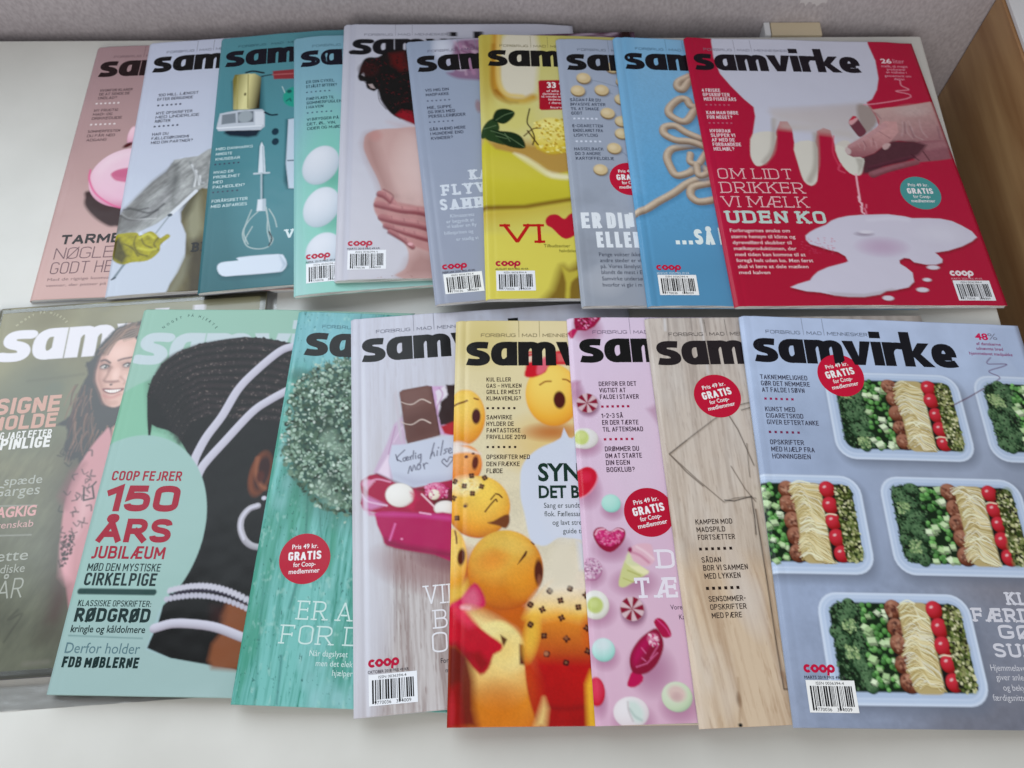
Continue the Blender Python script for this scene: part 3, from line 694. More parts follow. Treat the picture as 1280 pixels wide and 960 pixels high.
def paint(p, K):
    p.grad((-8.5,-0.5),K(200,206,228),(27.9,275.8),K(190,198,212))
    p.poly([(-4.7,203.1),(1.1,197.5),(6.6,189.7),(15,178),(23.5,166.1),(34.1,156.3),(37.9,147.9),(39.8,143.7),(49.5,142),(59.7,141.2),(67.7,134.8),(79.2,129.7),(85.4,201.2),(65.7,184.8),(54.7,190.1),(44.3,200.4),(32.3,210.5),(18.6,217.7),(2.4,218.2),(-4.5,215.2)],K(158,160,160),0.8)
    p.poly([(-4.7,203.1),(6.6,189.7),(23.5,166.1),(37,152.2),(40,163.3),(28.2,177.1),(16.9,192.8),(8.3,202.2),(-3.8,209.2)],K(124,124,124),3,alpha=0.85)
    p.poly([(8.3,202.2),(26.4,189.5),(40.8,169.8),(43.7,180.7),(34.2,198.5),(19.1,209.3),(3.4,213.9)],K(140,140,142),3,alpha=0.8)
    p.poly([(38.3,148),(44.9,146.4),(46.3,174.6),(43.2,191.1),(40.3,180.4)],K(112,114,114),2.5,alpha=0.8)
    p.line([(3.9,193.6),(10.4,193.2),(24.3,198.6),(32.2,196.2)],1.67,K(70,70,72),0.9,5,alpha=0.8)
    p.line([(-0.6,197.3),(10.3,204.4),(24.7,201.7),(36.5,190.4)],1.67,K(70,70,72),0.9,5,alpha=0.8)
    p.line([(6.9,191.8),(15.5,194.7),(23.6,193.4)],1.67,K(70,70,72),0.9,5,alpha=0.8)
    p.noise(0.45,2.2,11,0.75,31,pts=[(-4.7,203.1),(1.1,197.5),(6.6,189.7),(15,178),(23.5,166.1),(34.1,156.3),(37.9,147.9),(39.8,143.7),(49.5,142),(59.7,141.2),(67.7,134.8),(79.2,129.7),(85.4,201.2),(65.7,184.8),(54.7,190.1),(44.3,200.4),(32.3,210.5),(18.6,217.7),(2.4,218.2),(-4.5,215.2)],soft=2)
    p.noise(0.3,5,5,0.3,33,pts=[(-4.7,203.1),(1.1,197.5),(6.6,189.7),(15,178),(23.5,166.1),(34.1,156.3),(37.9,147.9),(39.8,143.7),(49.5,142),(59.7,141.2),(67.7,134.8),(79.2,129.7),(85.4,201.2),(65.7,184.8),(54.7,190.1),(44.3,200.4),(32.3,210.5),(18.6,217.7),(2.4,218.2),(-4.5,215.2)],soft=2)
    p.line([(53.5,147.2),(59.1,160.8),(58,174.6)],1.55,K(130,134,136),0.8,5,alpha=0.8)
    p.line([(55.5,150.5),(60.3,162.7),(60,174)],1.54,K(226,228,232),0.8,5,alpha=0.8)
    p.line([(57.6,153.7),(61.5,164.5),(61.9,173.3)],1.54,K(130,134,136),0.8,5,alpha=0.8)
    p.line([(59.6,157),(62.7,166.3),(63.9,172.6)],1.54,K(226,228,232),0.8,5,alpha=0.8)
    p.line([(61.6,160.2),(63.9,168.1),(65.8,172)],1.53,K(130,134,136),0.8,5,alpha=0.8)
    p.line([(63.6,163.4),(65.1,170),(67.7,171.3)],1.53,K(226,228,232),0.8,5,alpha=0.8)
    p.line([(65.6,166.6),(66.3,171.8),(69.7,170.6)],1.53,K(130,134,136),0.8,5,alpha=0.8)
    p.line([(1,196.4),(11.8,203.6),(31.6,204.8)],1.17,K(196,196,198),0.6,5,alpha=0.7)
    p.poly([(-4.7,203.1),(1.1,197.5),(14.7,188.4),(19.7,213.4),(2.4,218.2),(-4.5,215.2)],K(96,94,92),5,alpha=0.6)
    p.poly([(51.6,200.1),(59,184.2),(66.6,176.5),(83.6,180.2),(92.7,285.2),(48.2,281.2),(50.7,270.4),(55.7,259.6),(59.8,245.6),(58.2,222.9),(52.7,210.4)],K(108,100,70),0.8)
    p.noise(0.45,4,12,-0.2,35,pts=[(51.6,200.1),(59,184.2),(66.6,176.5),(83.6,180.2),(92.7,285.2),(48.2,281.2),(50.7,270.4),(55.7,259.6),(59.8,245.6),(58.2,222.9),(52.7,210.4)],soft=2)
    p.poly([(56.6,192.3),(65.3,180.6),(70.6,218.1),(64.5,237.3),(58.5,219)],K(150,148,120),3,alpha=0.8)
    p.poly([(59.7,244.6),(65.3,245.1),(62.5,263.9),(55,280.9),(48.7,280.4),(55.7,259.6)],K(128,126,104),2.5,alpha=0.8)
    p.poly([(62.1,229.2),(74.9,228.4),(80.2,284.1),(64.5,282.7),(63.3,256.4)],K(62,54,42),4,alpha=0.8)
    p.poly([(49.9,191.7),(58.8,182.1),(65.1,178.5),(60.5,198.9),(54.3,209.5)],K(70,66,48),3,alpha=0.7)
    p.line([(61.8,179.2),(50.1,193.8),(42.8,202.4)],3.37,K(214,218,226),0.5)
    p.line([(42.8,202.4),(33.5,219.7)],1.49,K(150,160,170),0.4)
    p.ell(42.8,202.4,1.99,1.61,0,K(70,80,90))
    p.line([(20.7,233.3),(10.3,250.7),(5.1,261.1)],2.11,K(120,134,144),0.5)
    p.line([(6.1,260.4),(3.7,262.1)],1.44,K(60,70,82))
    p.poly([(-2,221.4),(2.4,217.8),(17,217.6),(20.7,221.1),(28.3,217.4),(33.6,220.7),(37.4,225),(42.6,221.5),(45.4,224.7),(38.9,231.4),(38.2,238.8),(30.4,246.2),(17.7,247),(9.9,248.2),(1,241.6)],K(160,152,28),0.6,smooth=4)
    p.poly([(-1.7,223.4),(4.6,222),(9.3,232.3),(13.6,240.5),(9.9,247.8),(1,241.6)],K(70,64,18),2,alpha=0.9)
    p.line([(17.4,221.2),(16.9,229),(21.3,238.2),(29,241.8)],1.48,K(112,104,22),0.6,5,alpha=0.9)
    p.line([(21.5,221.6),(25,229.8),(32.1,234.3)],1.48,K(112,104,22),0.6,5,alpha=0.9)
    p.line([(8.7,228.3),(15.8,232.9),(21.7,241.2)],1.47,K(112,104,22),0.6,5,alpha=0.9)
    p.line([(35.7,224.8),(33.2,230.5),(37.2,236.8)],1.47,K(112,104,22),0.6,5,alpha=0.9)
    p.noise(0.45,3,3,0,37,pts=[(-2,221.4),(20.2,217.4),(45.4,224.7),(30.4,246.2),(9.9,248.2)],soft=2)
    p.line([(21,223.5),(27,220.1),(32.4,224.5)],1.97,K(206,202,70),1,5,alpha=0.8)
    p.line([(20.7,233.3),(29.1,236),(35.4,235.6)],1.95,K(204,200,64),1,5,alpha=0.7)
SPECS.append(dict(label='white magazine with protective suit and yellow glove on its cover', group='magazines in the back row', x=-0.36596, y=0.60223, th=0.09474, fine=0.7, vis=76.6, T=4.0, page='pale', ink=(1.0, 0.02), curl=0, crease=0.16, lift=0.6, paint=paint,
 prof=[4.8,4.8,4.8,4.8,4.8,4.8,4.8,4.8,4.8,4.8,4.8,4.8,4.8,4.8,4.8,4.8,4.69,3.88,2.96,2.04,1.12,0.2],
 text=[('masthead','mast','samvirke',7.6,38.3,19.5,149,(38,36,44),0,0),
 ('tagline','ct2','FORBRUG',18.1,14.7,2.9,25.5,(96,100,118),0,0),
 ('tagline','ct2','MAD',48.4,14.7,2.9,11,(96,100,118),0,0),
 ('tagline','ct2','MENNESKER',63.6,14.7,2.9,30,(96,100,118),0,0),
 ('tagline','rect','',45.9,14.9,14,0.35,(120,124,140),0,0),
 ('tagline','rect','',61.1,14.9,14,0.35,(120,124,140),0,0),
 ('teaser_text','c','100 MILL. LÆNGST',16.7,68.5,3.33,36.2,(60,63,77),0,0),
 ('teaser_text','c','EFTER BERIGENDE',16.6,73.6,3.33,31.8,(60,63,77),0,0),
 ('teaser_text','dots',6,17.4,80.3,1.8,21.4,(80,84,104),0,0),
 ('teaser_text','c','NYE OPSKRIFTER',17.6,90.3,3.25,32.1,(60,63,77),0,0),
 ('teaser_text','c','MED UNDERLIGE',17.6,95,3.25,38.4,(60,63,77),0,0),
 ('teaser_text','c','RØDTER',17.7,99.7,3.25,13.6,(60,63,77),0,0),
 ('teaser_text','dots',6,17.3,105,1.77,21.6,(80,84,104),0,0),
 ('teaser_text','c','HAR DU',17.1,114.6,3.15,14.1,(60,63,77),0,0),
 ('teaser_text','c','FÆLLESØKONOMI',17.1,119.4,3.15,32.4,(60,63,77),0,0),
 ('teaser_text','c','MED DIN PARTNER?',17.2,124.2,3.15,36.2,(60,63,77),0,0),
 ('headline','sb','BLIV',64.6,241.2,9.23,24.6,(40,34,36),0,0)]))
def paint(p, K):
    p.grad((24.7,-2.8),K(92,152,164),(36.8,275.7),K(56,104,112))
    p.glow(63.1,175.1,48.07,129.15,0,K(104,168,180),0.35)
    p.noise(0.05,50,50,0,4)
    p.poly([(14,55.9),(40.1,52.6),(43.6,95),(17.6,94)],K(40,78,88),2.5,alpha=0.8)
    p.grad((15.3,66.7),K(128,120,62),(26.9,68.1),K(226,220,158),pts=[(14.2,53.3),(15.6,47.5),(28.9,47.8),(31.2,91.1),(16.7,89.8)],soft=0.4)
    p.grad((28.1,68.2),K(222,214,150),(40.1,69.6),K(58,54,36),pts=[(27.1,48),(33.7,48.3),(39.6,53.4),(39.7,90.9),(29.3,90.9)],soft=0.4)
    p.line([(18.4,50),(20.1,89.2)],0.95,K(170,162,96),0.5)
    p.line([(27.7,48.9),(29.3,89.2)],0.63,K(120,112,60),0.3)
    p.ell(26.2,72.6,0.93,1.67,0,K(70,66,40))
    p.line([(25.7,46.1),(31.9,45.1),(41.5,48.4)],1.9,K(36,40,44),0.5,4)
    p.line([(40.1,52.6),(46.4,51.6),(51.1,51.7)],1.42,K(50,60,66),0.5,4)
    p.poly([(11.2,112.6),(43,114.3),(38.8,122.6),(31.4,123.3),(15.4,119.9),(10.7,116.4)],K(38,52,64),1.4)
    p.poly([(5.3,93),(22,90.8),(42,92.3),(44.5,95.1),(45.3,112.4),(41.8,116.2),(5.2,113.1),(3.4,108.9)],K(192,200,212),0.5)
    p.poly([(7.3,94.8),(19.1,94.2),(20.1,105.5),(7.4,106)],K(126,136,146),0.6)
    p.poly([(20.9,93.4),(34.7,93.5),(35.3,106.2),(21.7,105.8)],K(104,112,122),0.6)
    p.ell(27.8,99.3,6.43,6.88,0,K(160,170,178),0.8)
    p.poly([(35.9,94.1),(43.6,95),(44.3,110.3),(37,110.4)],K(214,220,230),0.5)
    p.line([(4.2,109.8),(42.1,111.4)],1.37,K(226,232,240),0.4)
    p.line([(44.6,96.1),(49.9,99.8),(55.4,100.1)],1.84,K(40,54,66),0.5,4)
    p.poly([(49.6,47.2),(71.3,46.8),(71.7,58.9),(51,57.3)],K(146,60,66),0.6)
    p.line([(49.8,51.6),(71.5,52.4)],0.95,K(190,110,112),0.6)
    p.ell(70.7,80.4,10.83,12.09,0,K(44,158,140),0.8)
    p.ell(65.2,73.7,2.18,2.1,0.4,K(30,90,90),0.6)
    p.line([(58.8,67.2),(61.3,74.7)],0.62,K(200,220,220))
    p.line([(63.1,84.9),(66.1,82.2),(67.1,85.4)],1.23,K(24,100,96),0.5)
    p.ell(54.6,119.5,3.02,3.96,0,K(38,62,76),0.5)
    p.ell(55.1,130.8,3,3.9,0,K(38,62,76),0.5)
    p.poly([(63.9,107.1),(72.9,105.8),(75,184.5),(67,182.9),(64.3,175.2)],K(40,78,88),2)
    p.poly([(65.4,106.7),(72.9,105.8),(75,183.8),(68,182.7),(64.9,156.6)],K(194,208,224),0.6)
    p.line([(66.5,153),(74.2,153.5)],1.33,K(90,110,124),0.5)
    p.poly([(43,165.4),(41.6,135.7),(43.4,129.4),(48.2,166)],K(40,78,88),2,alpha=0.6)
    p.poly([(42.1,134.7),(43.4,129.8),(45.7,135.5),(48.2,164.1),(42,163.8)],K(214,224,234),0.4)
    p.line([(44.5,135),(46.6,163)],1.05,K(168,184,196),0.4)
    p.line([(38.8,164.1),(51.1,164.4)],1.91,K(190,204,214),0.4)
    p.line([(45.6,165.9),(46.8,192.8)],1.76,K(40,78,88),1.2)
    p.line([(44.7,164.3),(46,193.1)],1.47,K(172,190,200),0.3)
    p.poly([(43.1,191.7),(49.4,191.7),(49.9,203.9),(42.5,203.5)],K(214,222,232),0.5)
    p.poly([(46.8,191.7),(49.4,191.7),(49.9,203.9),(47.3,203.6)],K(176,190,202),0.8)
    p.line([(44.5,203.3),(37.5,211.4),(32.5,223),(34.5,233.6),(39,239.2),(47.4,241.4),(54.2,239.5),(57.1,233.5),(55.2,229)],0.86,K(180,196,196),0.3,6,alpha=0.95)
    p.line([(38.4,201.8),(34.8,214.6),(33.4,224.9),(37.4,235.6)],0.86,K(180,196,196),0.3,6,alpha=0.95)
    p.line([(50.3,200.4),(51.9,211.2),(52.2,223.5),(54.9,235.8)],0.86,K(180,196,196),0.3,6,alpha=0.95)
    p.line([(52.7,202.5),(57.3,211.8),(59.7,221.2)],0.86,K(180,196,196),0.3,6,alpha=0.95)
    p.line([(40,218.7),(35.6,228.6),(34.8,233.6)],0.85,K(180,196,196),0.3,6,alpha=0.95)
    p.line([(50.5,204),(52.6,214.8),(55.6,232.5)],0.86,K(180,196,196),0.3,6,alpha=0.95)
    p.line([(53.7,225.4),(56.2,232.5),(54.2,239.1)],1.13,K(36,50,54),0.4,5)
    p.poly([(15.4,259.9),(31.5,253.4),(63,251.9),(69.5,260.9),(63.6,267.6),(30.9,267.8),(18.6,266.2)],K(40,78,88),3,alpha=0.8)
    p.poly([(14.2,256.5),(16.9,251.2),(30.2,250.6),(30.8,247.7),(61.5,248),(66.9,251.6),(68.9,258.3),(66.5,263.8),(60.8,265.2),(30.8,264.9),(18.7,263.9)],K(208,218,232),0.6,smooth=3)
    p.poly([(62.9,249.4),(68.9,258.3),(64.2,264.6),(66,258.9)],K(170,186,204),1.2)
SPECS.append(dict(label='dark teal magazine with old kitchen tools and a whisk on its cover', group='magazines in the back row', x=-0.29640, y=0.60270, th=0.11408, fine=0.7, vis=78.8, T=4.0, page='grey', ink=(1.0, 0.02), curl=0, crease=0.16, lift=0.6, paint=paint,
 prof=[9.4,9.4,9.4,9.4,9.4,9.4,9.4,9.4,9.4,9.34,8.77,7.99,7.21,6.43,5.65,4.87,4.1,3.32,2.54,1.76,0.98,0.2],
 text=[('headline','sb','VI',66.6,233.7,9.21,11.2,(212,226,230),0,0),
 ('masthead','mast','samvirke',6.2,37.3,19.5,149,(30,38,50),0,0),
 ('tagline','ct2','FORBRUG',16.7,13.7,2.9,25.5,(60,96,108),0,0),
 ('tagline','ct2','MAD',47,13.7,2.9,11,(60,96,108),0,0),
 ('tagline','ct2','MENNESKER',62.2,13.7,2.9,30,(60,96,108),0,0),
 ('tagline','rect','',44.5,13.9,14,0.35,(100,150,160),0,0),
 ('tagline','rect','',59.7,13.9,14,0.35,(100,150,160),0,0),
 ('teaser_text','c','MØD DANMARKS',4.7,135.1,2.89,31.4,(200,222,226),0,0),
 ('teaser_text','c','MINDSTE',5,140.7,2.89,13.8,(200,222,226),0,0),
 ('teaser_text','c','KNUSEBAR',5.2,146.3,2.89,20.7,(200,222,226),0,0),
 ('teaser_text','dots',6,4.6,151.2,1.48,21,(70,70,92),0,0),
 ('teaser_text','c','HVAD ER',4.7,160.6,2.98,16.5,(200,222,226),0,0),
 ('teaser_text','c','PROBLEMET',4.8,165.8,2.98,22.1,(200,222,226),0,0),
 ('teaser_text','c','MED',4.9,171.1,2.98,8,(200,222,226),0,0),
 ('teaser_text','c','PALMEOLIEN?',5,176.3,2.98,26.5,(200,222,226),0,0),
 ('teaser_text','dots',6,5,180.9,1.45,21.2,(70,70,92),0,0),
 ('teaser_text','c','FORÅRSRETTER',5.2,191,3.04,29.4,(200,222,226),0,0),
 ('teaser_text','c','MED ASPARGES',5,196.4,3.04,29.4,(200,222,226),0,0)]))
def paint(p, K):
    p.grad((9.5,21.9),K(128,176,196),(8.3,276.2),K(158,204,200))
    p.glow(31.4,184.4,36.41,126.01,0,K(120,204,178),0.75)
    p.glow(32.4,165.9,17.01,16.61,0.6,K(96,170,150),0.8)
    p.ball(22.7,151.9,14.7,21.02,0.3,K(150,172,184),K(194,204,216),K(220,224,234),-0.35,-0.55,0.6)
    p.glow(32.2,209,16.52,15.67,0.6,K(96,170,150),0.8)
    p.ball(22.7,195.7,14.28,20.54,0.3,K(150,172,184),K(194,204,216),K(220,224,234),-0.35,-0.55,0.6)
    p.glow(33,251.1,16.05,14.79,0.6,K(96,170,150),0.8)
    p.ball(23.8,238.6,13.85,17.36,0.3,K(150,172,184),K(194,204,216),K(220,224,234),-0.35,-0.55,0.6)
SPECS.append(dict(label='pale turquoise magazine with three white eggs down its cover', group='magazines in the back row', x=-0.22679, y=0.59675, th=0.14177, fine=0.7, vis=49.9, T=4.0, page='mint', ink=(1.0, 0.02), curl=0, crease=0.16, lift=0.6, paint=paint,
 prof=[14,14,13.98,13.61,12.89,12.14,11.4,10.65,9.9,9.16,8.41,7.66,6.92,6.17,5.42,4.68,3.93,3.19,2.44,1.69,0.95,0.2],
 text=[('masthead','mast','samvirke',6.6,37.2,19.5,149,(32,40,52),0,0),
 ('tagline','ct2','FORBRUG',17.1,13.6,2.9,25.5,(84,118,134),0,0),
 ('tagline','ct2','MAD',47.4,13.6,2.9,11,(84,118,134),0,0),
 ('tagline','ct2','MENNESKER',62.6,13.6,2.9,30,(84,118,134),0,0),
 ('tagline','rect','',44.9,13.8,14,0.35,(110,150,168),0,0),
 ('tagline','rect','',60.1,13.8,14,0.35,(110,150,168),0,0),
 ('teaser_text','c','ER DIN CYKEL',11.2,57.8,3.38,24.6,(46,70,83),0,0),
 ('teaser_text','c','STJÅLET OFTERE?',11.1,63.3,3.38,27,(46,70,83),0,0),
 ('teaser_text','dots',6,11.1,69.2,1.53,21.1,(84,110,130),0,0),
 ('teaser_text','c','FIND PLADS TIL',11.4,77.9,3.3,24,(46,70,83),0,0),
 ('teaser_text','c','SOMMERFUGLEN',11.4,82.8,3.3,30.4,(46,70,83),0,0),
 ('teaser_text','c','I HAVEN',11.3,87.8,3.3,14.6,(46,70,83),0,0),
 ('teaser_text','dots',6,11.6,93.5,1.51,21.7,(84,110,130),0,0),
 ('teaser_text','c','VI BRYGGER PÅ',11.5,102,3.2,27.3,(46,70,83),0,0),
 ('teaser_text','c','DET, ØL, VIN,',11.6,107.2,3.2,24.7,(46,70,83),0,0),
 ('teaser_text','c','CIDER OG MJØD',11.7,112.3,3.2,28.5,(46,70,83),0,0),
 ('publisher_logo','coop','coop',9.4,245.8,4.8,20,(186,24,66),0,0),
 ('barcode','b','APRIL 2019 PRIS 49 KR',9.6,249.3,1.7,25,(60,56,64),0,0),
 ('barcode','bars','',10,250,18,29.5,(236,238,244),0,0)]))
def paint(p, K):
    p.grad((5.3,-0.9),K(196,198,214),(11.9,283.6),K(200,198,208))
    p.glow(8.5,106,3.84,299.51,0,K(180,182,200),0.5)
    p.poly([(20.4,141.5),(21.5,133.8),(25.8,129.6),(34.5,126.7),(49.2,125.8),(69.9,125),(96.2,135.3),(91.4,277.5),(48.1,276.1),(53.5,269),(56.3,261),(55.9,251.1),(51.6,242.6),(44.8,235.7),(35.2,223.5),(29.8,211.2),(30.3,200.6),(35,193.6),(32.4,180.9),(25.1,162.3),(20.8,149.1)],K(200,164,160),0.8,smooth=4)
    p.poly([(20.4,141.5),(22.9,131.9),(28.7,130.1),(30.3,145.5),(37.7,173.7),(44.8,193.9),(48.9,218.7),(39.2,207.9),(32.4,180.9),(25.1,162.3)],K(146,100,96),6,alpha=0.6)
    p.poly([(48.8,276.1),(53.5,269),(56.3,261),(65.1,253),(78.5,258.4),(78.1,277.1)],K(146,100,96),6,alpha=0.55)
    p.glow(64.9,165.1,24.45,48.42,0,K(218,190,186),0.9)
    p.glow(30.2,134,7.29,7.73,0,K(196,140,136),0.6)
    p.poly([(40.4,118.5),(52.2,126.6),(65.3,134.7),(65.4,124.9),(52.2,120.7)],K(190,150,148),4,alpha=0.35)
    p.mast(8.4,38.2,19.5,149,K(42,38,46))
    p.poly([(14.1,65),(15.8,56.5),(18.3,45.8),(23.2,41.6),(30.9,41.6),(37.1,36.3),(43.3,32.2),(57.3,33.2),(68.1,44.3),(71.2,134.8),(63.4,121.9),(46.3,112.3),(38.9,102.5),(34,91.9),(31.5,81.1),(28.2,82.7),(22.2,78.9),(20.6,71.4),(16,70.3)],K(38,26,32),0.8,smooth=3)
    p.poly([(17.1,62.9),(18.6,60),(20.1,61.3),(19.6,65.1)],K(190,186,196),0.4)
    p.poly([(23,74.6),(26.6,74),(29.4,79.9),(25.2,79)],K(176,160,160),0.5)
    p.poly([(41.7,37.4),(54.2,35.3),(58.7,57.1),(51,59.1),(43.3,50.5)],K(104,26,38),3,alpha=0.8)
    p.poly([(46.3,111.1),(52.3,104.8),(60.6,106.9),(65.5,122.9),(56.6,118.8)],K(150,28,48),1.6,alpha=0.9)
    p.ell(23.4,56.6,9.17,8.52,0.5,K(64,34,40),2,alpha=0.8)
    p.scat([(18.6,43.7),(65.1,37.7),(67,119),(40.3,102.5)],260,0.4,1,0.3,[K(70,38,44),K(28,20,26),K(90,40,46),K(48,30,38)],5)
    p.line([(14.4,65),(19.8,71.4),(28.2,81.9)],0.46,K(60,44,48),0.3,5)
    p.line([(33.6,91.2),(38.9,102.5),(50.7,115.7)],0.45,K(60,44,48),0.3,5)
    p.line([(31.5,82),(33.1,94.3),(38.9,104.5)],0.45,K(60,44,48),0.3,5)
    p.poly([(32.2,196.6),(37.8,191),(44.1,196.9),(46.2,203.4),(64.3,208.5),(82.3,215.6),(81.4,253.1),(63.8,249.2),(46.2,238.6),(35.2,223),(29.5,208.9)],K(186,134,132),1.2,smooth=3)
    p.line([(33.6,196.1),(38.2,198.4),(43.1,203.5),(45.9,209.5)],5.6,K(120,40,54),0.8,5,alpha=0.75,taper=(0.9,1))
    p.line([(33.9,194.5),(38.5,196.8),(43.4,201.9),(46.2,208)],4.93,K(182,120,122),0.7,5,edge=K(132,58,68),taper=(0.85,1))
    p.line([(39.3,195.8),(44.2,200.9),(47,207)],1.68,K(214,160,158),1.6,5,alpha=0.5)
    p.line([(38.5,194.6),(38.9,196.8)],0.56,K(130,66,74),0.8,alpha=0.5)
    p.line([(43.4,199.8),(43.8,201.9)],0.56,K(130,66,74),0.8,alpha=0.5)
    p.line([(46.2,205.9),(46.6,208)],0.56,K(130,66,74),0.8,alpha=0.5)
    p.line([(32,206.7),(40.4,209.4),(51.5,212.8),(64,214.6),(77.8,218.8)],6.39,K(120,40,54),0.8,5,alpha=0.75,taper=(0.9,1))
    p.line([(32.3,205.1),(40.6,207.8),(51.7,211.3),(64.3,213),(78.1,217.2)],5.63,K(182,120,122),0.7,5,edge=K(132,58,68),taper=(0.85,1))
    p.line([(41.5,206.7),(52.6,210.2),(65.1,211.9),(79,216.1)],1.92,K(214,160,158),1.6,5,alpha=0.5)
    p.line([(40.6,205.4),(41,207.8)],0.56,K(130,66,74),0.8,alpha=0.5)
    p.line([(51.8,208.9),(52.2,211.3)],0.56,K(130,66,74),0.8,alpha=0.5)
    p.line([(64.3,210.6),(64.7,213)],0.56,K(130,66,74),0.8,alpha=0.5)
    p.line([(35.6,219.7),(43.1,222.3),(52.8,225),(63.8,227.7),(77.5,232.9)],6.89,K(120,40,54),0.8,5,alpha=0.75,taper=(0.9,1))
    p.line([(35.8,218.2),(43.4,220.8),(53.1,223.5),(64.1,226.2),(77.8,231.4)],6.07,K(182,120,122),0.7,5,edge=K(132,58,68),taper=(0.85,1))
    p.line([(44.2,219.6),(53.9,222.3),(64.9,225),(78.6,230.2)],2.07,K(214,160,158),1.6,5,alpha=0.5)
    p.line([(43.4,218.2),(43.8,220.8)],0.55,K(130,66,74),0.8,alpha=0.5)
    p.line([(53.1,220.9),(53.5,223.5)],0.55,K(130,66,74),0.8,alpha=0.5)
    p.line([(64.1,223.6),(64.5,226.2)],0.55,K(130,66,74),0.8,alpha=0.5)
    p.line([(38.8,228.4),(44.5,230.9),(52.7,234.2),(60.9,237.5),(74.5,242.7)],5.48,K(120,40,54),0.8,5,alpha=0.75,taper=(0.9,1))
    p.line([(39,226.8),(44.8,229.4),(53,232.7),(61.2,236),(74.8,241.1)],4.83,K(182,120,122),0.7,5,edge=K(132,58,68),taper=(0.85,1))
    p.line([(45.6,228.5),(53.8,231.8),(62,235.1),(75.7,240.2)],1.65,K(214,160,158),1.6,5,alpha=0.5)
    p.line([(44.8,227.4),(45.2,229.4)],0.55,K(130,66,74),0.8,alpha=0.5)
    p.line([(53,230.7),(53.4,232.7)],0.55,K(130,66,74),0.8,alpha=0.5)
    p.line([(61.2,234),(61.6,236)],0.55,K(130,66,74),0.8,alpha=0.5)
    p.line([(41.8,234.1),(47.9,238.2),(54,243),(59.7,249.2)],4.1,K(120,40,54),0.8,5,alpha=0.75,taper=(0.9,1))
    p.line([(42.1,232.6),(48.2,236.6),(54.3,241.5),(60,247.7)],3.61,K(182,120,122),0.7,5,edge=K(132,58,68),taper=(0.85,1))
    p.line([(49,236),(55.1,240.9),(60.8,247.1)],1.23,K(214,160,158),1.6,5,alpha=0.5)
    p.line([(48.2,235.1),(48.6,236.7)],0.55,K(130,66,74),0.8,alpha=0.5)
    p.line([(54.3,240),(54.7,241.6)],0.55,K(130,66,74),0.8,alpha=0.5)
    p.line([(60,246.2),(60.4,247.8)],0.54,K(130,66,74),0.8,alpha=0.5)
    p.ell(75.1,215.8,2.09,1.57,0.2,K(232,176,184),0.6,alpha=0.8)
    p.ell(76.4,230,2.07,1.54,0.2,K(232,176,184),0.6,alpha=0.8)
    p.ell(58,245.7,2.04,1.5,0.2,K(232,176,184),0.6,alpha=0.8)
    p.noise(0.12,6,6,0,9,pts=[(32.1,189.5),(82.7,201.5),(81.4,253.1),(38,238.4)],soft=4)
    p.scat([(27.5,270.9),(62.2,268.8),(61.2,342.5),(46,327.2)],26,0.2,0.45,0.8,[K(150,104,100),K(168,124,118)],4)
    p.noise(0.05,14,20,0,12,pts=[(22.6,277.2),(48.8,264.5),(91.6,273),(87.6,392),(47.8,390.2)],soft=6)
    p.line([(37.1,191),(44.8,197.8),(42,205.7)],1.27,K(104,36,50),0.8,5,alpha=0.6)
SPECS.append(dict(label="white magazine with a woman's bare back on its cover", group='magazines in the back row', x=-0.18127, y=0.60979, th=0.08833, fine=0.7, vis=80.0, T=4.0, page='mint', ink=None, curl=0, crease=0.3, lift=0.9, paint=paint,
 prof=[18.07,17.49,16.74,15.99,15.25,14.5,13.76,13.01,12.27,11.52,10.78,10.03,9.29,8.54,7.79,7.04,6.29,5.54,4.61,3.16,1.68,0.2],
 text=[('tagline','ct2','FORBRUG',18.9,14.6,2.9,25.5,(120,122,138),0,0),
 ('tagline','ct2','MAD',49.2,14.6,2.9,11,(120,122,138),0,0),
 ('tagline','ct2','MENNESKER',64.4,14.6,2.9,30,(120,122,138),0,0),
 ('tagline','rect','',46.7,14.8,14,0.35,(150,152,168),0,0),
 ('tagline','rect','',61.9,14.8,14,0.35,(150,152,168),0,0),
 ('publisher_logo','coop','coop',9.2,246.4,4.8,20,(186,24,66),0,0),
 ('barcode','b','MARTS 2018 PRIS 49 KR',9.4,249.9,1.7,25,(60,56,64),0,0),
 ('barcode','bars','',9.8,250.6,18,29.5,(236,238,244),0,0)]))
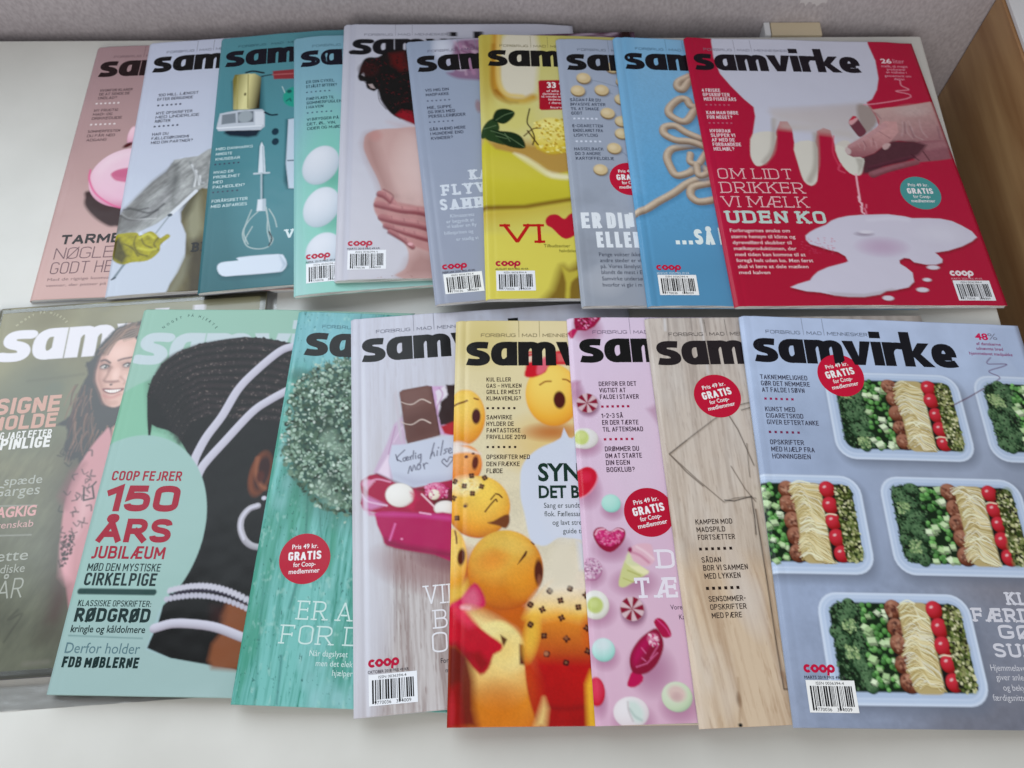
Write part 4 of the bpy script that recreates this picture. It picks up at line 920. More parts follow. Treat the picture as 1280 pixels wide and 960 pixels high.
def paint(p, K):
    p.grad((27.6,1.5),K(152,166,190),(15.6,263.7),K(150,156,174))
    p.glow(66.7,18.1,46.75,32.64,0,K(206,196,216),0.9)
    p.glow(31.5,9.6,10.87,19.74,0,K(206,212,228),0.95)
    p.poly([(40.6,20.3),(42.7,7.2),(49.6,1.5),(65.5,1),(206.6,-5.6),(220.8,5.7),(209.7,57.7),(83.6,56.3),(59.5,52.1),(41.4,48.4),(33,41.3),(39.4,38.6)],K(132,78,116),2,smooth=4,alpha=0.75)
    p.line([(43.2,2.7),(48,16.5),(49.5,44.8)],1.56,K(196,168,190),1.2,5,alpha=0.6)
    p.line([(44.5,11.1),(49.5,28.2),(53.6,39)],2.49,K(110,62,98),1.2,5,alpha=0.6)
    p.line([(47.2,6.2),(52.7,24.8),(56.4,43.7)],3.44,K(176,130,164),1.2,5,alpha=0.6)
    p.line([(48.5,14.5),(55.9,21.3),(60.5,37.8)],1.56,K(88,50,80),1.2,5,alpha=0.6)
    p.line([(51.3,9.7),(59.1,17.9),(63.4,42.6)],2.5,K(196,168,190),1.2,5,alpha=0.6)
    p.line([(54,4.8),(60.6,29.6),(67.5,36.7)],3.45,K(110,62,98),1.2,5,alpha=0.6)
    p.line([(55.3,13.1),(63.8,26.2),(70.3,41.5)],1.56,K(176,130,164),1.2,5,alpha=0.6)
    p.line([(58,8.2),(67,22.7),(73.1,46.2)],2.5,K(88,50,80),1.2,5,alpha=0.6)
    p.line([(59.3,16.6),(70.3,19.2),(77.3,40.4)],3.43,K(196,168,190),1.2,5,alpha=0.6)
    p.line([(62.1,11.7),(71.7,31),(80.1,45.1)],1.56,K(110,62,98),1.2,5,alpha=0.6)
    p.line([(64.9,6.8),(74.9,27.6),(84.3,39.2)],2.51,K(176,130,164),1.2,5,alpha=0.6)
    p.line([(66.1,15.1),(78.2,24.1),(87.1,44)],3.43,K(88,50,80),1.2,5,alpha=0.6)
    p.line([(68.9,10.2),(81.5,20.6),(91.4,38.1)],1.57,K(196,168,190),1.2,5,alpha=0.6)
    p.line([(71.7,5.3),(82.7,32.4),(94.2,42.9)],2.52,K(110,62,98),1.2,5,alpha=0.6)
    p.line([(72.9,13.7),(86,28.9),(96.9,47.6)],3.44,K(176,130,164),1.2,5,alpha=0.6)
    p.line([(75.7,8.8),(89.3,25.5),(101.2,41.8)],1.57,K(88,50,80),1.2,5,alpha=0.6)
    p.line([(76.9,17.1),(92.7,22),(103.9,46.5)],2.5,K(196,168,190),1.2,5,alpha=0.6)
    p.line([(79.7,12.3),(93.9,33.7),(108.3,40.6)],3.45,K(110,62,98),1.2,5,alpha=0.6)
    p.line([(82.6,7.3),(97.2,30.3),(111,45.4)],1.57,K(176,130,164),1.2,5,alpha=0.6)
    p.line([(83.7,15.7),(100.5,26.8),(113.7,50.1)],2.51,K(88,50,80),1.2,5,alpha=0.6)
    p.line([(86.6,10.8),(103.9,23.4),(118.1,44.3)],3.46,K(196,168,190),1.2,5,alpha=0.6)
    p.line([(87.7,19.1),(105,35.1),(120.8,49)],1.57,K(110,62,98),1.2,5,alpha=0.6)
    p.line([(90.5,14.3),(108.3,31.7),(125.2,43)],2.51,K(176,130,164),1.2,5,alpha=0.6)
    p.line([(93.4,9.4),(111.7,28.2),(127.9,47.7)],3.47,K(88,50,80),1.2,5,alpha=0.6)
    p.line([(94.5,17.7),(115.1,24.8),(132.4,41.6)],1.57,K(196,168,190),1.2,5,alpha=0.6)
    p.line([(97.4,12.8),(116.1,36.5),(135.1,46.3)],2.52,K(110,62,98),1.2,5,alpha=0.6)
    p.glow(46.2,32.7,7.69,8.54,0,K(214,208,222),0.9)
    p.glow(87.3,28.6,18.67,21.51,0,K(210,196,214),0.7)
    p.poly([(111.2,2.7),(210.6,-7.7),(208.8,15.8),(110,11)],K(88,58,72),1.5,alpha=0.9)
    p.line([(150,4.7),(165.7,1.6),(180.4,4.8),(195.2,-0.6)],3.9,K(176,158,176),1.4,5,alpha=0.9)
    p.line([(158.8,6.4),(174.5,3.2),(186.3,5.9)],1.81,K(112,78,98),1,5)
    p.poly([(195.6,-2.3),(210.7,-4.2),(207.3,15.7),(195.6,13.1)],K(58,32,38),0.8)
    p.ell(55.8,82.9,2.69,7.22,0,K(150,130,140),1)
SPECS.append(dict(label='grey blue magazine with a purple blossom behind its masthead', group='magazines in the back row', x=-0.12248, y=0.58649, th=0.16074, fine=0.7, vis=69.9, T=4.0, page='grey', ink=(0.92, 0.02), curl=0, crease=0.16, lift=0.6, paint=paint,
 prof=[18.62,18.02,17.28,16.54,15.79,15.05,14.31,13.56,12.82,12.07,11.32,10.57,9.79,8.79,7.71,6.64,5.57,4.49,3.42,2.35,1.27,0.2],
 text=[('masthead','mast','samvirke',8,38.3,19.5,149,(38,36,44),0,0),
 ('tagline','ct2','FORBRUG',18.5,14.7,2.9,25.5,(98,94,116),0,0),
 ('tagline','ct2','MAD',48.8,14.7,2.9,11,(98,94,116),0,0),
 ('tagline','ct2','MENNESKER',64,14.7,2.9,30,(98,94,116),0,0),
 ('tagline','rect','',46.3,14.9,14,0.35,(130,134,154),0,0),
 ('tagline','rect','',61.5,14.9,14,0.35,(130,134,154),0,0),
 ('teaser_text','c','VIS MIG DIN',12.1,62.2,3.28,20.4,(53,60,76),0,0),
 ('teaser_text','c','MADPAKKE',12.2,67.5,3.28,19.8,(53,60,76),0,0),
 ('teaser_text','dots',6,12.5,73.9,1.49,19.9,(92,100,120),0,0),
 ('teaser_text','c','MIE, SUPPE',12,82.6,3.4,20.7,(53,60,76),0,0),
 ('teaser_text','c','OG RIKS MED',12.2,87.7,3.4,23,(53,60,76),0,0),
 ('teaser_text','c','PERSILLERØDDER',12.3,92.7,3.4,31.3,(53,60,76),0,0),
 ('teaser_text','dots',6,12.1,98.2,1.46,20.5,(92,100,120),0,0),
 ('teaser_text','c','GÅR MÆND MERE',11.9,107.2,3.29,30.2,(53,60,76),0,0),
 ('teaser_text','c','I HUNDENE END',12,112.2,3.29,27.6,(53,60,76),0,0),
 ('teaser_text','c','KVINDER?',12.1,117.3,3.29,18.3,(53,60,76),0,0),
 ('headline','sb','KAN VI',39.7,162.5,10.48,37.6,(208,216,228),0,0),
 ('headline','sb','FLYVE',15.7,176.9,11.31,43.8,(208,216,228),0,0),
 ('headline','sb','SAMMEN',12.7,191.5,11.43,51.7,(208,216,228),0,0),
 ('intro_text','b','Klimaaarets',19.7,199.1,3.26,0,(196,206,220),0,0),
 ('intro_text','b','er begyndt at',16.1,204.3,3.23,0,(196,206,220),0,0),
 ('intro_text','b','vi køber en fly',15.9,209.1,3.21,0,(196,206,220),0,0),
 ('intro_text','b','billetprisen og',13.4,215.3,3.18,0,(196,206,220),0,0),
 ('intro_text','b','er stadig vi',22,221.9,3.16,0,(196,206,220),0,0),
 ('publisher_logo','coop','coop',8,247.8,4.8,20,(186,24,66),0,0),
 ('barcode','b','FEBRUAR 2020 PRIS 49 KR',8.2,251.3,1.7,25,(60,56,64),0,0),
 ('barcode','bars','',8.6,252,18,29.5,(236,238,244),0,0)]))
def paint(p, K):
    p.fill(K(222,214,120))
    p.grad((3.2,8.5),K(206,198,100),(64.2,130),K(218,212,152))
    p.glow(7.1,38.7,10.7,69.57,0,K(192,168,60),0.8)
    p.poly([(23.7,-0.6),(52.1,-1.1),(49.4,56.9),(45.3,71.4),(31.4,79.6),(22.8,71.6),(18,57.3),(18.1,30)],K(222,216,196),3,smooth=3)
    p.line([(15.9,-0.4),(13.8,40.7),(14,63.6),(21.1,76.7),(35.9,79.6),(45.1,75.4)],7.21,K(200,150,52),2.5,6)
    p.line([(18.2,-0.5),(16.2,40.7),(17.4,61.5),(23.5,71.6),(36.2,73.9)],3.14,K(226,196,110),1.8,6)
    p.line([(13.2,12.8),(10.9,57.4),(15.1,75.8),(25.3,82.7)],2.18,K(168,112,30),2,6,alpha=0.8)
    p.line([(13.9,67.7),(22.5,79.7),(31.4,81.6)],2.4,K(146,92,20),1.6,5,alpha=0.8)
    p.poly([(13.5,79.8),(41.9,79.5),(51.1,103.2),(29.8,118.8),(1.1,103.5),(1.5,85.8)],K(214,206,110),8,alpha=0.7)
    p.poly([(0.7,120.8),(78.8,129.9),(76.1,166.8),(0.3,141.4)],K(180,132,40),6,alpha=0.85)
    p.ball(59.1,118.6,17.6,20.02,0,K(188,150,30),K(222,196,60),K(240,228,130),-0.2,-0.6,1.5)
    p.scat([(45.2,103.3),(73.6,99),(75.3,137.4),(46.5,135.7)],150,0.6,1.8,0.5,[K(232,214,96),K(206,176,50),K(240,230,140),K(190,150,40)],3)
    p.poly([(0.9,111.2),(7,101.6),(12.9,100.6),(15.5,111.2),(9.5,119),(0.8,118.9)],K(52,74,48),0.7,smooth=4)
    p.poly([(10,100.6),(13.2,90.8),(20.7,88.5),(28.3,91.6),(27.7,97.5),(20.1,105.4),(12.8,103.5)],K(40,58,40),0.7,smooth=4)
    p.poly([(6.8,111.3),(15.5,113.2),(27.1,115),(34.1,120.7),(36.3,131.1),(29.3,132.1),(19.3,128.4),(10.9,118.9)],K(40,58,40),0.7,smooth=4)
    p.poly([(0.8,115.1),(8.2,111.3),(15.2,122.7),(19.3,128.4),(12.1,126.5),(0.7,120.8)],K(52,74,48),0.7,smooth=4)
    p.line([(12.9,101.6),(20.4,95.6),(27.6,92.6)],0.59,K(104,130,92),0.4,4)
    p.line([(8.2,113.2),(21.1,118.9),(35.1,130.6)],0.58,K(104,130,92),0.4,4)
    p.line([(12.4,118.9),(21,121.7)],0.58,K(104,130,92),0.4,4)
    p.line([(19.7,116),(23.8,124.6)],0.58,K(104,130,92),0.4,4)
    p.line([(2.4,111.3),(12.7,107.4)],0.58,K(104,130,92),0.4,4)
    p.line([(41.8,88.5),(39,103.3),(42.2,111.1),(44.3,120.6),(42.5,128.2)],1.19,K(60,50,30),0.4,5)
    p.line([(35.7,118.8),(43.4,111),(50,110)],1.17,K(92,70,34),0.5,5)
    p.line([(38.9,113),(46.9,128.2)],1.32,K(84,62,30),0.5)
    p.poly([(-0.2,130.2),(12,133.1),(29,138.6),(42.9,148.7),(56.6,160),(76.3,163.2),(69.8,251.6),(-2.8,251)],K(206,196,52),1.5,smooth=3)
    p.poly([(26.2,137.7),(34.7,139.9),(45.8,148.7),(56.7,157.8),(76.5,160.6),(76.2,165),(56.4,163.3),(42.7,153.5)],K(238,232,190),1.8,smooth=3,alpha=0.9)
    p.glow(19.9,152.5,37,16.38,0.2,K(212,200,70),0.7)
    p.grad((34,155.6),K(214,204,56),(32.5,189.4),K(192,180,40),pts=[(-3.1,166.2),(79,166.3),(77.6,184.1),(40.8,191.5),(-3.6,191.8)],soft=3,alpha=0.8)
    p.poly([(-3.6,191.1),(32.5,190.4),(77.8,181.4),(77.4,186.7),(35,195.4),(-3.7,198)],K(120,84,36),1.6,alpha=0.85)
    p.poly([(-3.7,197),(35,195.4),(77.4,186.7),(69.3,294.6),(-5.6,293.5)],K(218,206,84),2.5)
    p.grad((4.5,198),K(190,160,50),(9.5,218.3),K(208,198,96),pts=[(-3.7,197),(35,194.6),(77.5,186.2),(75,218.4),(-4.1,217.9)],soft=3,alpha=0.7)
    p.poly([(57.9,248.7),(64.5,251.1),(74.2,246.4),(71.4,284),(41.3,283.7),(50,270)],K(120,88,30),4,smooth=3,alpha=0.9)
    p.poly([(58.7,249.5),(64.3,254.3),(73.9,251.2),(73.5,256),(64.9,263.8),(62.5,279.3),(59.4,279.3),(60.9,263.8)],K(196,180,64),1.2,smooth=3)
    p.poly([(50.9,56.5),(52.5,55.2),(84.4,53.9),(81.8,88.6),(51.6,89.8),(50.1,88.2)],K(176,18,52),0.4)
    p.poly([(63.7,223.7),(53.4,213.4),(49.4,210.3),(48.9,204.9),(52.5,200.6),(58.3,200.1),(63.6,204.2),(68.1,199.7),(73.8,198),(80.3,203.1),(78.2,213.4)],K(186,18,54),0.5,smooth=4)
SPECS.append(dict(label='yellow magazine with a red heart and mint leaves on its cover', group='magazines in the back row', x=-0.05729, y=0.59331, th=0.06135, fine=0.7, vis=75.3, T=4.0, page='pale', ink=None, curl=0, crease=0.16, lift=0.6, paint=paint,
 prof=[20.5,19.91,19.17,18.43,17.69,16.94,16.18,15.42,14.64,13.72,12.66,11.59,10.52,9.44,8.36,7.28,6.19,5.1,3.91,2.67,1.44,0.2],
 text=[('masthead','mast','samvirke',7.9,38.8,19.5,149,(40,34,28),0,0),
 ('tagline','ct2','FORBRUG',18.4,15.2,2.9,25.5,(120,108,70),0,0),
 ('tagline','ct2','MAD',48.7,15.2,2.9,11,(120,108,70),0,0),
 ('tagline','ct2','MENNESKER',63.9,15.2,2.9,30,(120,108,70),0,0),
 ('tagline','rect','',46.2,15.4,14,0.35,(150,140,90),0,0),
 ('tagline','rect','',61.4,15.4,14,0.35,(150,140,90),0,0),
 ('picture_caption','bb','33 %',58.1,63.8,6.14,16.4,(246,236,236),0,0),
 ('picture_caption','b2','af alle de',57.2,68.8,2.44,17,(238,206,212),0,0),
 ('picture_caption','b2','danskere har',53.7,72.1,2.43,20.2,(238,206,212),0,0),
 ('picture_caption','b2','så mindst et par',52.6,75.3,2.42,22.6,(238,206,212),0,0),
 ('picture_caption','b2','fødevarer',58.2,78.7,2.41,15.3,(238,206,212),0,0),
 ('picture_caption','b2','i deres',58.8,82.5,2.4,11.4,(238,206,212),0,0),
 ('picture_caption','b2','kurv',59.7,87.7,2.38,10.2,(238,206,212),0,0),
 ('headline','sm','VI',15.1,227.6,18.38,29.4,(190,34,34),0,0),
 ('intro_text','b','Tilbudsaviser',46,231.6,3.1,0,(92,84,40),0,0),
 ('intro_text','b','halvdelen',57.9,236.2,2.92,0,(92,84,40),0,0),
 ('publisher_logo','coop','coop',7.8,248.8,4.8,20,(186,24,66),0,0),
 ('barcode','b','AUGUST 2019 PRIS 49 KR',8,252.3,1.7,25,(60,56,64),0,0),
 ('barcode','bars','',8.4,253,18,29.5,(236,238,244),0,0)]))
def paint(p, K):
    p.grad((35,2.3),K(162,174,196),(24.6,261.1),K(150,156,168))
    p.noise(0.22,26,20,0,8,pts=[(0.3,165.9),(62.7,165.4),(57.8,251.2),(-0.9,250.9)],soft=10)
    p.noise(0.1,9,9,0,12,pts=[(-1,183.3),(60.6,183.1),(57.8,251.2),(-0.9,250.9)],soft=10)
    p.glow(19.8,256,18.59,17.05,0,K(172,176,186),0.7)
    p.glow(6.2,228.8,12.12,20.95,0,K(138,144,156),0.5)
    p.line([(20.9,48),(36.5,52.3),(49.8,57.1)],0.54,K(128,138,158),0.3,5)
    p.line([(35.4,61.2),(44.4,65.4)],0.53,K(128,138,158),0.3,5)
    p.line([(37.9,87.6),(46.2,91.3),(50.1,97.1)],0.52,K(128,138,158),0.3,5)
    p.line([(39.7,126.1),(46.5,130.6),(50.4,135.2)],0.51,K(128,138,158),0.3,5)
    p.line([(26.2,148.8),(40.3,148.2),(53.5,146.2)],0.5,K(128,138,158),0.3,5)
    p.line([(48.6,97.2),(51.4,112.6)],0.52,K(128,138,158),0.3,5)
    p.ell(21.6,49.7,6.57,6.36,0,K(112,118,132),0.9,alpha=0.7)
    p.ell(20.8,48.6,6.27,6.36,0,K(132,110,78),0.4)
    p.ell(20.9,47.2,6.12,5.96,0,K(208,186,142),0.5)
    p.glow(19.8,46.4,4.59,4.12,0,K(222,204,166),0.9)
    p.ell(15.4,64.3,6.49,6.24,0,K(112,118,132),0.9,alpha=0.7)
    p.ell(14.6,63.3,6.19,6.25,0,K(132,110,78),0.4)
    p.ell(14.7,61.9,6.05,5.85,0,K(208,186,142),0.5)
    p.glow(13.6,61.1,4.54,4.04,0,K(222,204,166),0.9)
    p.ell(36.1,63.2,6.54,6.25,0,K(112,118,132),0.9,alpha=0.7)
    p.ell(35.3,62.2,6.24,6.26,0,K(132,110,78),0.4)
    p.ell(35.4,60.8,6.09,5.86,0,K(208,186,142),0.5)
    p.glow(34.3,60,4.57,4.05,0,K(222,204,166),0.9)
    p.ell(38.6,89.6,6.43,6.04,0,K(112,118,132),0.9,alpha=0.7)
    p.ell(37.8,88.6,6.14,6.05,0,K(132,110,78),0.4)
    p.ell(38,87.2,5.99,5.67,0,K(208,186,142),0.5)
    p.glow(36.8,86.4,4.5,3.91,0,K(222,204,166),0.9)
    p.ell(52.3,73.3,6.53,6.17,0,K(112,118,132),0.9,alpha=0.7)
    p.ell(51.5,72.3,6.22,6.18,0,K(132,110,78),0.4)
    p.ell(51.7,70.9,6.08,5.79,0,K(208,186,142),0.5)
    p.glow(50.5,70.1,4.56,4,0,K(222,204,166),0.9)
    p.ell(50,98.3,6.42,5.97,0,K(112,118,132),0.9,alpha=0.7)
    p.ell(49.2,97.3,6.12,5.98,0,K(132,110,78),0.4)
    p.ell(49.3,96,5.98,5.6,0,K(208,186,142),0.5)
    p.glow(48.2,95.2,4.48,3.87,0,K(222,204,166),0.9)
    p.ell(48.5,111.8,6.36,5.87,0,K(112,118,132),0.9,alpha=0.7)
    p.ell(47.7,110.9,6.07,5.87,0,K(132,110,78),0.4)
    p.ell(47.9,109.6,5.92,5.51,0,K(208,186,142),0.5)
    p.glow(46.8,108.8,4.44,3.8,0,K(222,204,166),0.9)
    p.ell(40.4,127.9,6.28,5.74,0,K(112,118,132),0.9,alpha=0.7)
    p.ell(39.6,127,5.99,5.75,0,K(132,110,78),0.4)
    p.ell(39.7,125.7,5.85,5.39,0,K(208,186,142),0.5)
    p.glow(38.6,124.9,4.39,3.72,0,K(222,204,166),0.9)
    p.ell(26.9,150.6,6.16,5.57,0,K(112,118,132),0.9,alpha=0.7)
    p.ell(26.1,149.7,5.88,5.58,0,K(132,110,78),0.4)
    p.ell(26.2,148.5,5.74,5.23,0,K(208,186,142),0.5)
    p.glow(25.1,147.8,4.3,3.61,0,K(222,204,166),0.9)
    p.ell(48.2,36.3,6.67,6.46,0,K(112,118,132),0.9,alpha=0.7)
    p.ell(47.4,35.3,6.37,6.47,0,K(132,110,78),0.4)
    p.ell(47.5,33.8,6.22,6.07,0,K(208,186,142),0.5)
    p.glow(46.4,33,4.66,4.19,0,K(222,204,166),0.9)
    p.ell(56.7,125.7,6.31,5.76,0,K(112,118,132),0.9,alpha=0.7)
    p.ell(55.9,124.8,6.02,5.77,0,K(132,110,78),0.4)
    p.ell(56.1,123.5,5.88,5.41,0,K(208,186,142),0.5)
    p.glow(55,122.7,4.41,3.73,0,K(222,204,166),0.9)
    p.ell(55.7,52.8,6.62,6.33,0,K(112,118,132),0.9,alpha=0.7)
    p.ell(54.9,51.8,6.31,6.34,0,K(132,110,78),0.4)
    p.ell(55.1,50.3,6.16,5.94,0,K(208,186,142),0.5)
    p.glow(53.9,49.5,4.62,4.1,0,K(222,204,166),0.9)
    p.ell(56.4,140.6,6.25,5.65,0,K(112,118,132),0.9,alpha=0.7)
    p.ell(55.7,139.7,5.96,5.65,0,K(132,110,78),0.4)
    p.ell(55.8,138.4,5.82,5.3,0,K(208,186,142),0.5)
    p.glow(54.7,137.7,4.37,3.66,0,K(222,204,166),0.9)
SPECS.append(dict(label='grey magazine with a tree of golden coins on its cover', group='magazines in the back row', x=0.01208, y=0.58787, th=0.06823, fine=0.7, vis=55.5, T=4.0, page='pale', ink=(0.9, 0.02), curl=0, crease=0.16, lift=0.6, paint=paint,
 prof=[20.1,19.48,18.63,17.66,16.69,15.72,14.75,13.78,12.81,11.84,10.87,9.9,8.93,7.96,6.99,6.02,5.05,4.08,3.11,2.14,1.17,0.2],
 text=[('masthead','mast','samvirke',7.6,38.2,19.5,149,(38,36,44),0,0),
 ('tagline','ct2','FORBRUG',18.1,14.6,2.9,25.5,(96,104,120),0,0),
 ('tagline','ct2','MAD',48.4,14.6,2.9,11,(96,104,120),0,0),
 ('tagline','ct2','MENNESKER',63.6,14.6,2.9,30,(96,104,120),0,0),
 ('tagline','rect','',45.9,14.8,14,0.35,(128,138,156),0,0),
 ('tagline','rect','',61.1,14.8,14,0.35,(128,138,156),0,0),
 ('teaser_text','c','SÅDAN FÅR DU',7.1,74.7,3.38,26.3,(66,74,92),0,0),
 ('teaser_text','c','INVASIVE ARTER',7.1,79.7,3.38,29.9,(66,74,92),0,0),
 ('teaser_text','c','TIL AT SMAGE',7.1,84.8,3.38,23.9,(66,74,92),0,0),
 ('teaser_text','c','GODT',7.1,89.8,3.38,9.3,(66,74,92),0,0),
 ('teaser_text','dots',6,8.2,95.2,1.92,20.5,(206,214,230),0,0),
 ('teaser_text','c','E-CIGARETTEN',6.9,103.8,3.25,25.5,(66,74,92),0,0),
 ('teaser_text','c','ENDELANGT FRA',7.1,108.9,3.25,24.9,(66,74,92),0,0),
 ('teaser_text','c','USKYLDIG',7.3,114.1,3.25,20,(66,74,92),0,0),
 ('teaser_text','dots',6,8.2,120.1,1.89,21.2,(206,214,230),0,0),
 ('teaser_text','c','HASSELBACK',6.4,128.8,3.15,24.2,(66,74,92),0,0),
 ('teaser_text','c','OG 3 ANDRE',6.7,133.8,3.15,21.1,(66,74,92),0,0),
 ('teaser_text','c','KARTOFFELDELIE',7,138.8,3.15,31.4,(66,74,92),0,0),
 ('price_badge','disc','',49.3,158.1,16.7,0,(190,18,60),0,0),
 ('price_badge','b2','Pris 49 kr.',49,151.5,3,17,(246,240,244),0.05,1),
 ('price_badge','cb','GRATIS',49.3,159,5.7,21.5,(246,240,244),0.05,1),
 ('price_badge','b2','for Coop-',49.6,163.3,3,14.5,(246,240,244),0.05,1),
 ('price_badge','b2','medlemmer',49.8,167.7,3,20,(246,240,244),0.05,1),
 ('headline','cb','ER DIN',6.1,207.4,15.28,41.6,(222,228,238),0,0),
 ('headline','cb','ELLER',16.5,225.6,14.9,34.7,(222,228,238),0,0),
 ('intro_text','b','Penge vokser ikke',17.1,233.7,3.52,0,(68,74,88),0,0),
 ('intro_text','b','andre steder er vi',17.4,239.2,3.49,0,(68,74,88),0,0),
 ('intro_text','b','på. Vores lånelyst',17.4,244.6,3.47,0,(68,74,88),0,0),
 ('intro_text','b','blandt de mest i E',17.5,250,3.44,0,(68,74,88),0,0),
 ('intro_text','b','Samvirke undersø',17.4,255.7,3.41,0,(68,74,88),0,0),
 ('intro_text','b','hvorfor vi går i m',17.4,261.3,3.38,0,(68,74,88),0,0)]))
def paint(p, K):
    p.grad((31.3,-1.2),K(126,178,216),(8.9,196.4),K(92,158,204))
    p.grad((12.3,166.5),K(94,158,202),(21.7,248.1),K(84,140,178))
    p.grad((31.3,-1.2),K(130,180,216),(21.4,161.4),K(94,158,202),pts=[(0.1,-4.4),(128.6,-10),(103.1,170.4),(-2.4,172.2)],soft=2)
    p.poly([(4.6,-2.3),(17.8,-0.6),(7.4,172.3),(-1,172.3)],K(112,168,208),5,alpha=0.7)
    p.line([(72,47.2),(63.5,52.7),(56,63.2),(52,60.7),(54.1,54),(64.2,47.5)],7.85,K(62,112,150),2,7,alpha=0.55)
    p.line([(70.9,44.3),(62.4,49.8),(54.8,60.4),(50.9,57.9),(53,51.2),(63.1,44.6)],7.49,K(132,114,98),0.5,7)
    p.line([(70.8,43.9),(62.3,49.4),(54.7,60),(50.8,57.5),(52.9,50.8),(63,44.2)],6.44,K(190,170,148),0.8,7,edge=K(112,94,82))
    p.line([(70.4,42.3),(61.9,47.9),(54.3,58.4),(50.3,55.9),(52.4,49.2),(62.6,42.6)],2.25,K(214,198,178),1.4,7,alpha=0.7)
    p.line([(68.4,82.9),(61,82.1),(57.8,74.6),(51.4,74.9),(42.3,84.3),(41.2,92.6),(49.6,99.4),(55.8,98),(62.6,88),(66.8,83.9)],7.67,K(62,112,150),2,7,alpha=0.55)
    p.line([(67.3,80.1),(59.8,79.4),(56.6,71.9),(50.2,72.1),(41.1,81.6),(40.1,89.9),(48.5,96.7),(54.6,95.3),(61.4,85.3),(65.6,81.2)],7.31,K(132,114,98),0.5,7)
    p.line([(67.2,79.7),(59.7,79),(56.5,71.5),(50.1,71.7),(41,81.2),(40,89.5),(48.4,96.3),(54.5,94.9),(61.3,84.9),(65.5,80.8)],6.29,K(190,170,148),0.8,7,edge=K(112,94,82))
    p.line([(66.8,78.2),(59.3,77.5),(56.1,70),(49.7,70.2),(40.6,79.7),(39.6,88),(48,94.8),(54.1,93.5),(60.9,83.4),(65.2,79.3)],2.2,K(214,198,178),1.4,7,alpha=0.7)
    p.line([(71.2,162.9),(59.2,146.9),(49.5,154.4),(38.7,157.5),(34.6,149.3),(33.1,138.4),(38.2,130.1),(50.3,126.8),(62.4,124.6),(70.6,118.7)],7.28,K(62,112,150),2,7,alpha=0.55)
    p.line([(70.2,160.4),(58.1,144.4),(48.4,151.9),(37.6,155),(33.5,146.8),(32,135.8),(37.1,127.5),(49.2,124.2),(61.3,122),(69.6,116.1)],6.94,K(132,114,98),0.5,7)
    p.line([(70.1,160),(58,144),(48.3,151.5),(37.5,154.6),(33.4,146.4),(31.9,135.4),(37,127.1),(49.1,123.8),(61.2,121.6),(69.5,115.7)],5.97,K(190,170,148),0.8,7,edge=K(112,94,82))
    p.line([(69.7,158.7),(57.6,142.6),(47.9,150.1),(37.1,153.3),(33,145),(31.5,134.1),(36.6,125.7),(48.7,122.4),(60.8,120.2),(69.1,114.3)],2.08,K(214,198,178),1.4,7,alpha=0.7)
    p.line([(70.4,130),(62.4,124.6),(54,121.4),(42.4,120.2),(33.8,113.7),(35.3,106.3),(44.4,104.9),(52.4,111.6),(62,117),(70.4,120.2)],7.44,K(62,112,150),2,7,alpha=0.55)
    p.line([(69.3,127.4),(61.3,122),(52.9,118.8),(41.3,117.6),(32.7,111),(34.2,103.7),(43.3,102.3),(51.3,109),(60.9,114.4),(69.3,117.6)],7.09,K(132,114,98),0.5,7)
    p.line([(69.3,127),(61.2,121.6),(52.8,118.4),(41.2,117.2),(32.6,110.6),(34.1,103.3),(43.2,101.9),(51.2,108.6),(60.8,114),(69.2,117.2)],6.1,K(190,170,148),0.8,7,edge=K(112,94,82))
    p.line([(68.9,125.6),(60.8,120.2),(52.4,117),(40.8,115.8),(32.2,109.2),(33.7,101.9),(42.8,100.4),(50.8,107.1),(60.4,112.6),(68.9,115.8)],2.13,K(214,198,178),1.4,7,alpha=0.7)
    p.line([(52.9,135.1),(51.7,143.4),(58,145.1),(63.4,137.6),(71,126.2)],6.15,K(62,112,150),2,7,alpha=0.55)
    p.line([(51.8,132.5),(50.6,140.9),(56.9,142.6),(62.4,135.1),(69.9,123.6)],5.87,K(132,114,98),0.5,7)
    p.line([(51.7,132.2),(50.5,140.5),(56.8,142.2),(62.3,134.7),(69.8,123.3)],5.04,K(190,170,148),0.8,7,edge=K(112,94,82))
    p.line([(51.2,131.1),(50.1,139.4),(56.4,141.1),(61.8,133.6),(69.4,122.1)],1.76,K(214,198,178),1.4,7,alpha=0.7)
    p.line([(1.5,195.3),(10.9,191.2),(20,184.5),(33.8,175.5),(44.9,166.5),(55.7,161.3),(71.7,160.2)],6.94,K(62,112,150),2,7,alpha=0.55)
    p.line([(0.4,192.9),(9.7,188.8),(18.9,182.1),(32.7,173.1),(43.8,164),(54.6,158.8),(70.6,157.7)],6.61,K(132,114,98),0.5,7)
    p.line([(0.3,192.6),(9.6,188.4),(18.8,181.7),(32.6,172.7),(43.7,163.7),(54.5,158.4),(70.5,157.4)],5.69,K(190,170,148),0.8,7,edge=K(112,94,82))
    p.line([(-0.1,191.3),(9.2,187.1),(18.4,180.4),(32.2,171.4),(43.4,162.3),(54.1,157.1),(70.1,156)],1.98,K(214,198,178),1.4,7,alpha=0.7)
    p.line([(71,164.2),(59.3,166.2),(49.6,169.9),(47.3,177.9),(52.5,183.5),(62.6,182.3),(70.1,179.2)],7.27,K(62,112,150),2,7,alpha=0.55)
    p.line([(70,161.7),(58.2,163.7),(48.5,167.5),(46.3,175.4),(51.4,181.1),(61.5,179.9),(69.1,176.8)],6.93,K(132,114,98),0.5,7)
    p.line([(69.9,161.3),(58.1,163.4),(48.4,167.1),(46.2,175.1),(51.3,180.8),(61.4,179.5),(69,176.4)],5.97,K(190,170,148),0.8,7,edge=K(112,94,82))
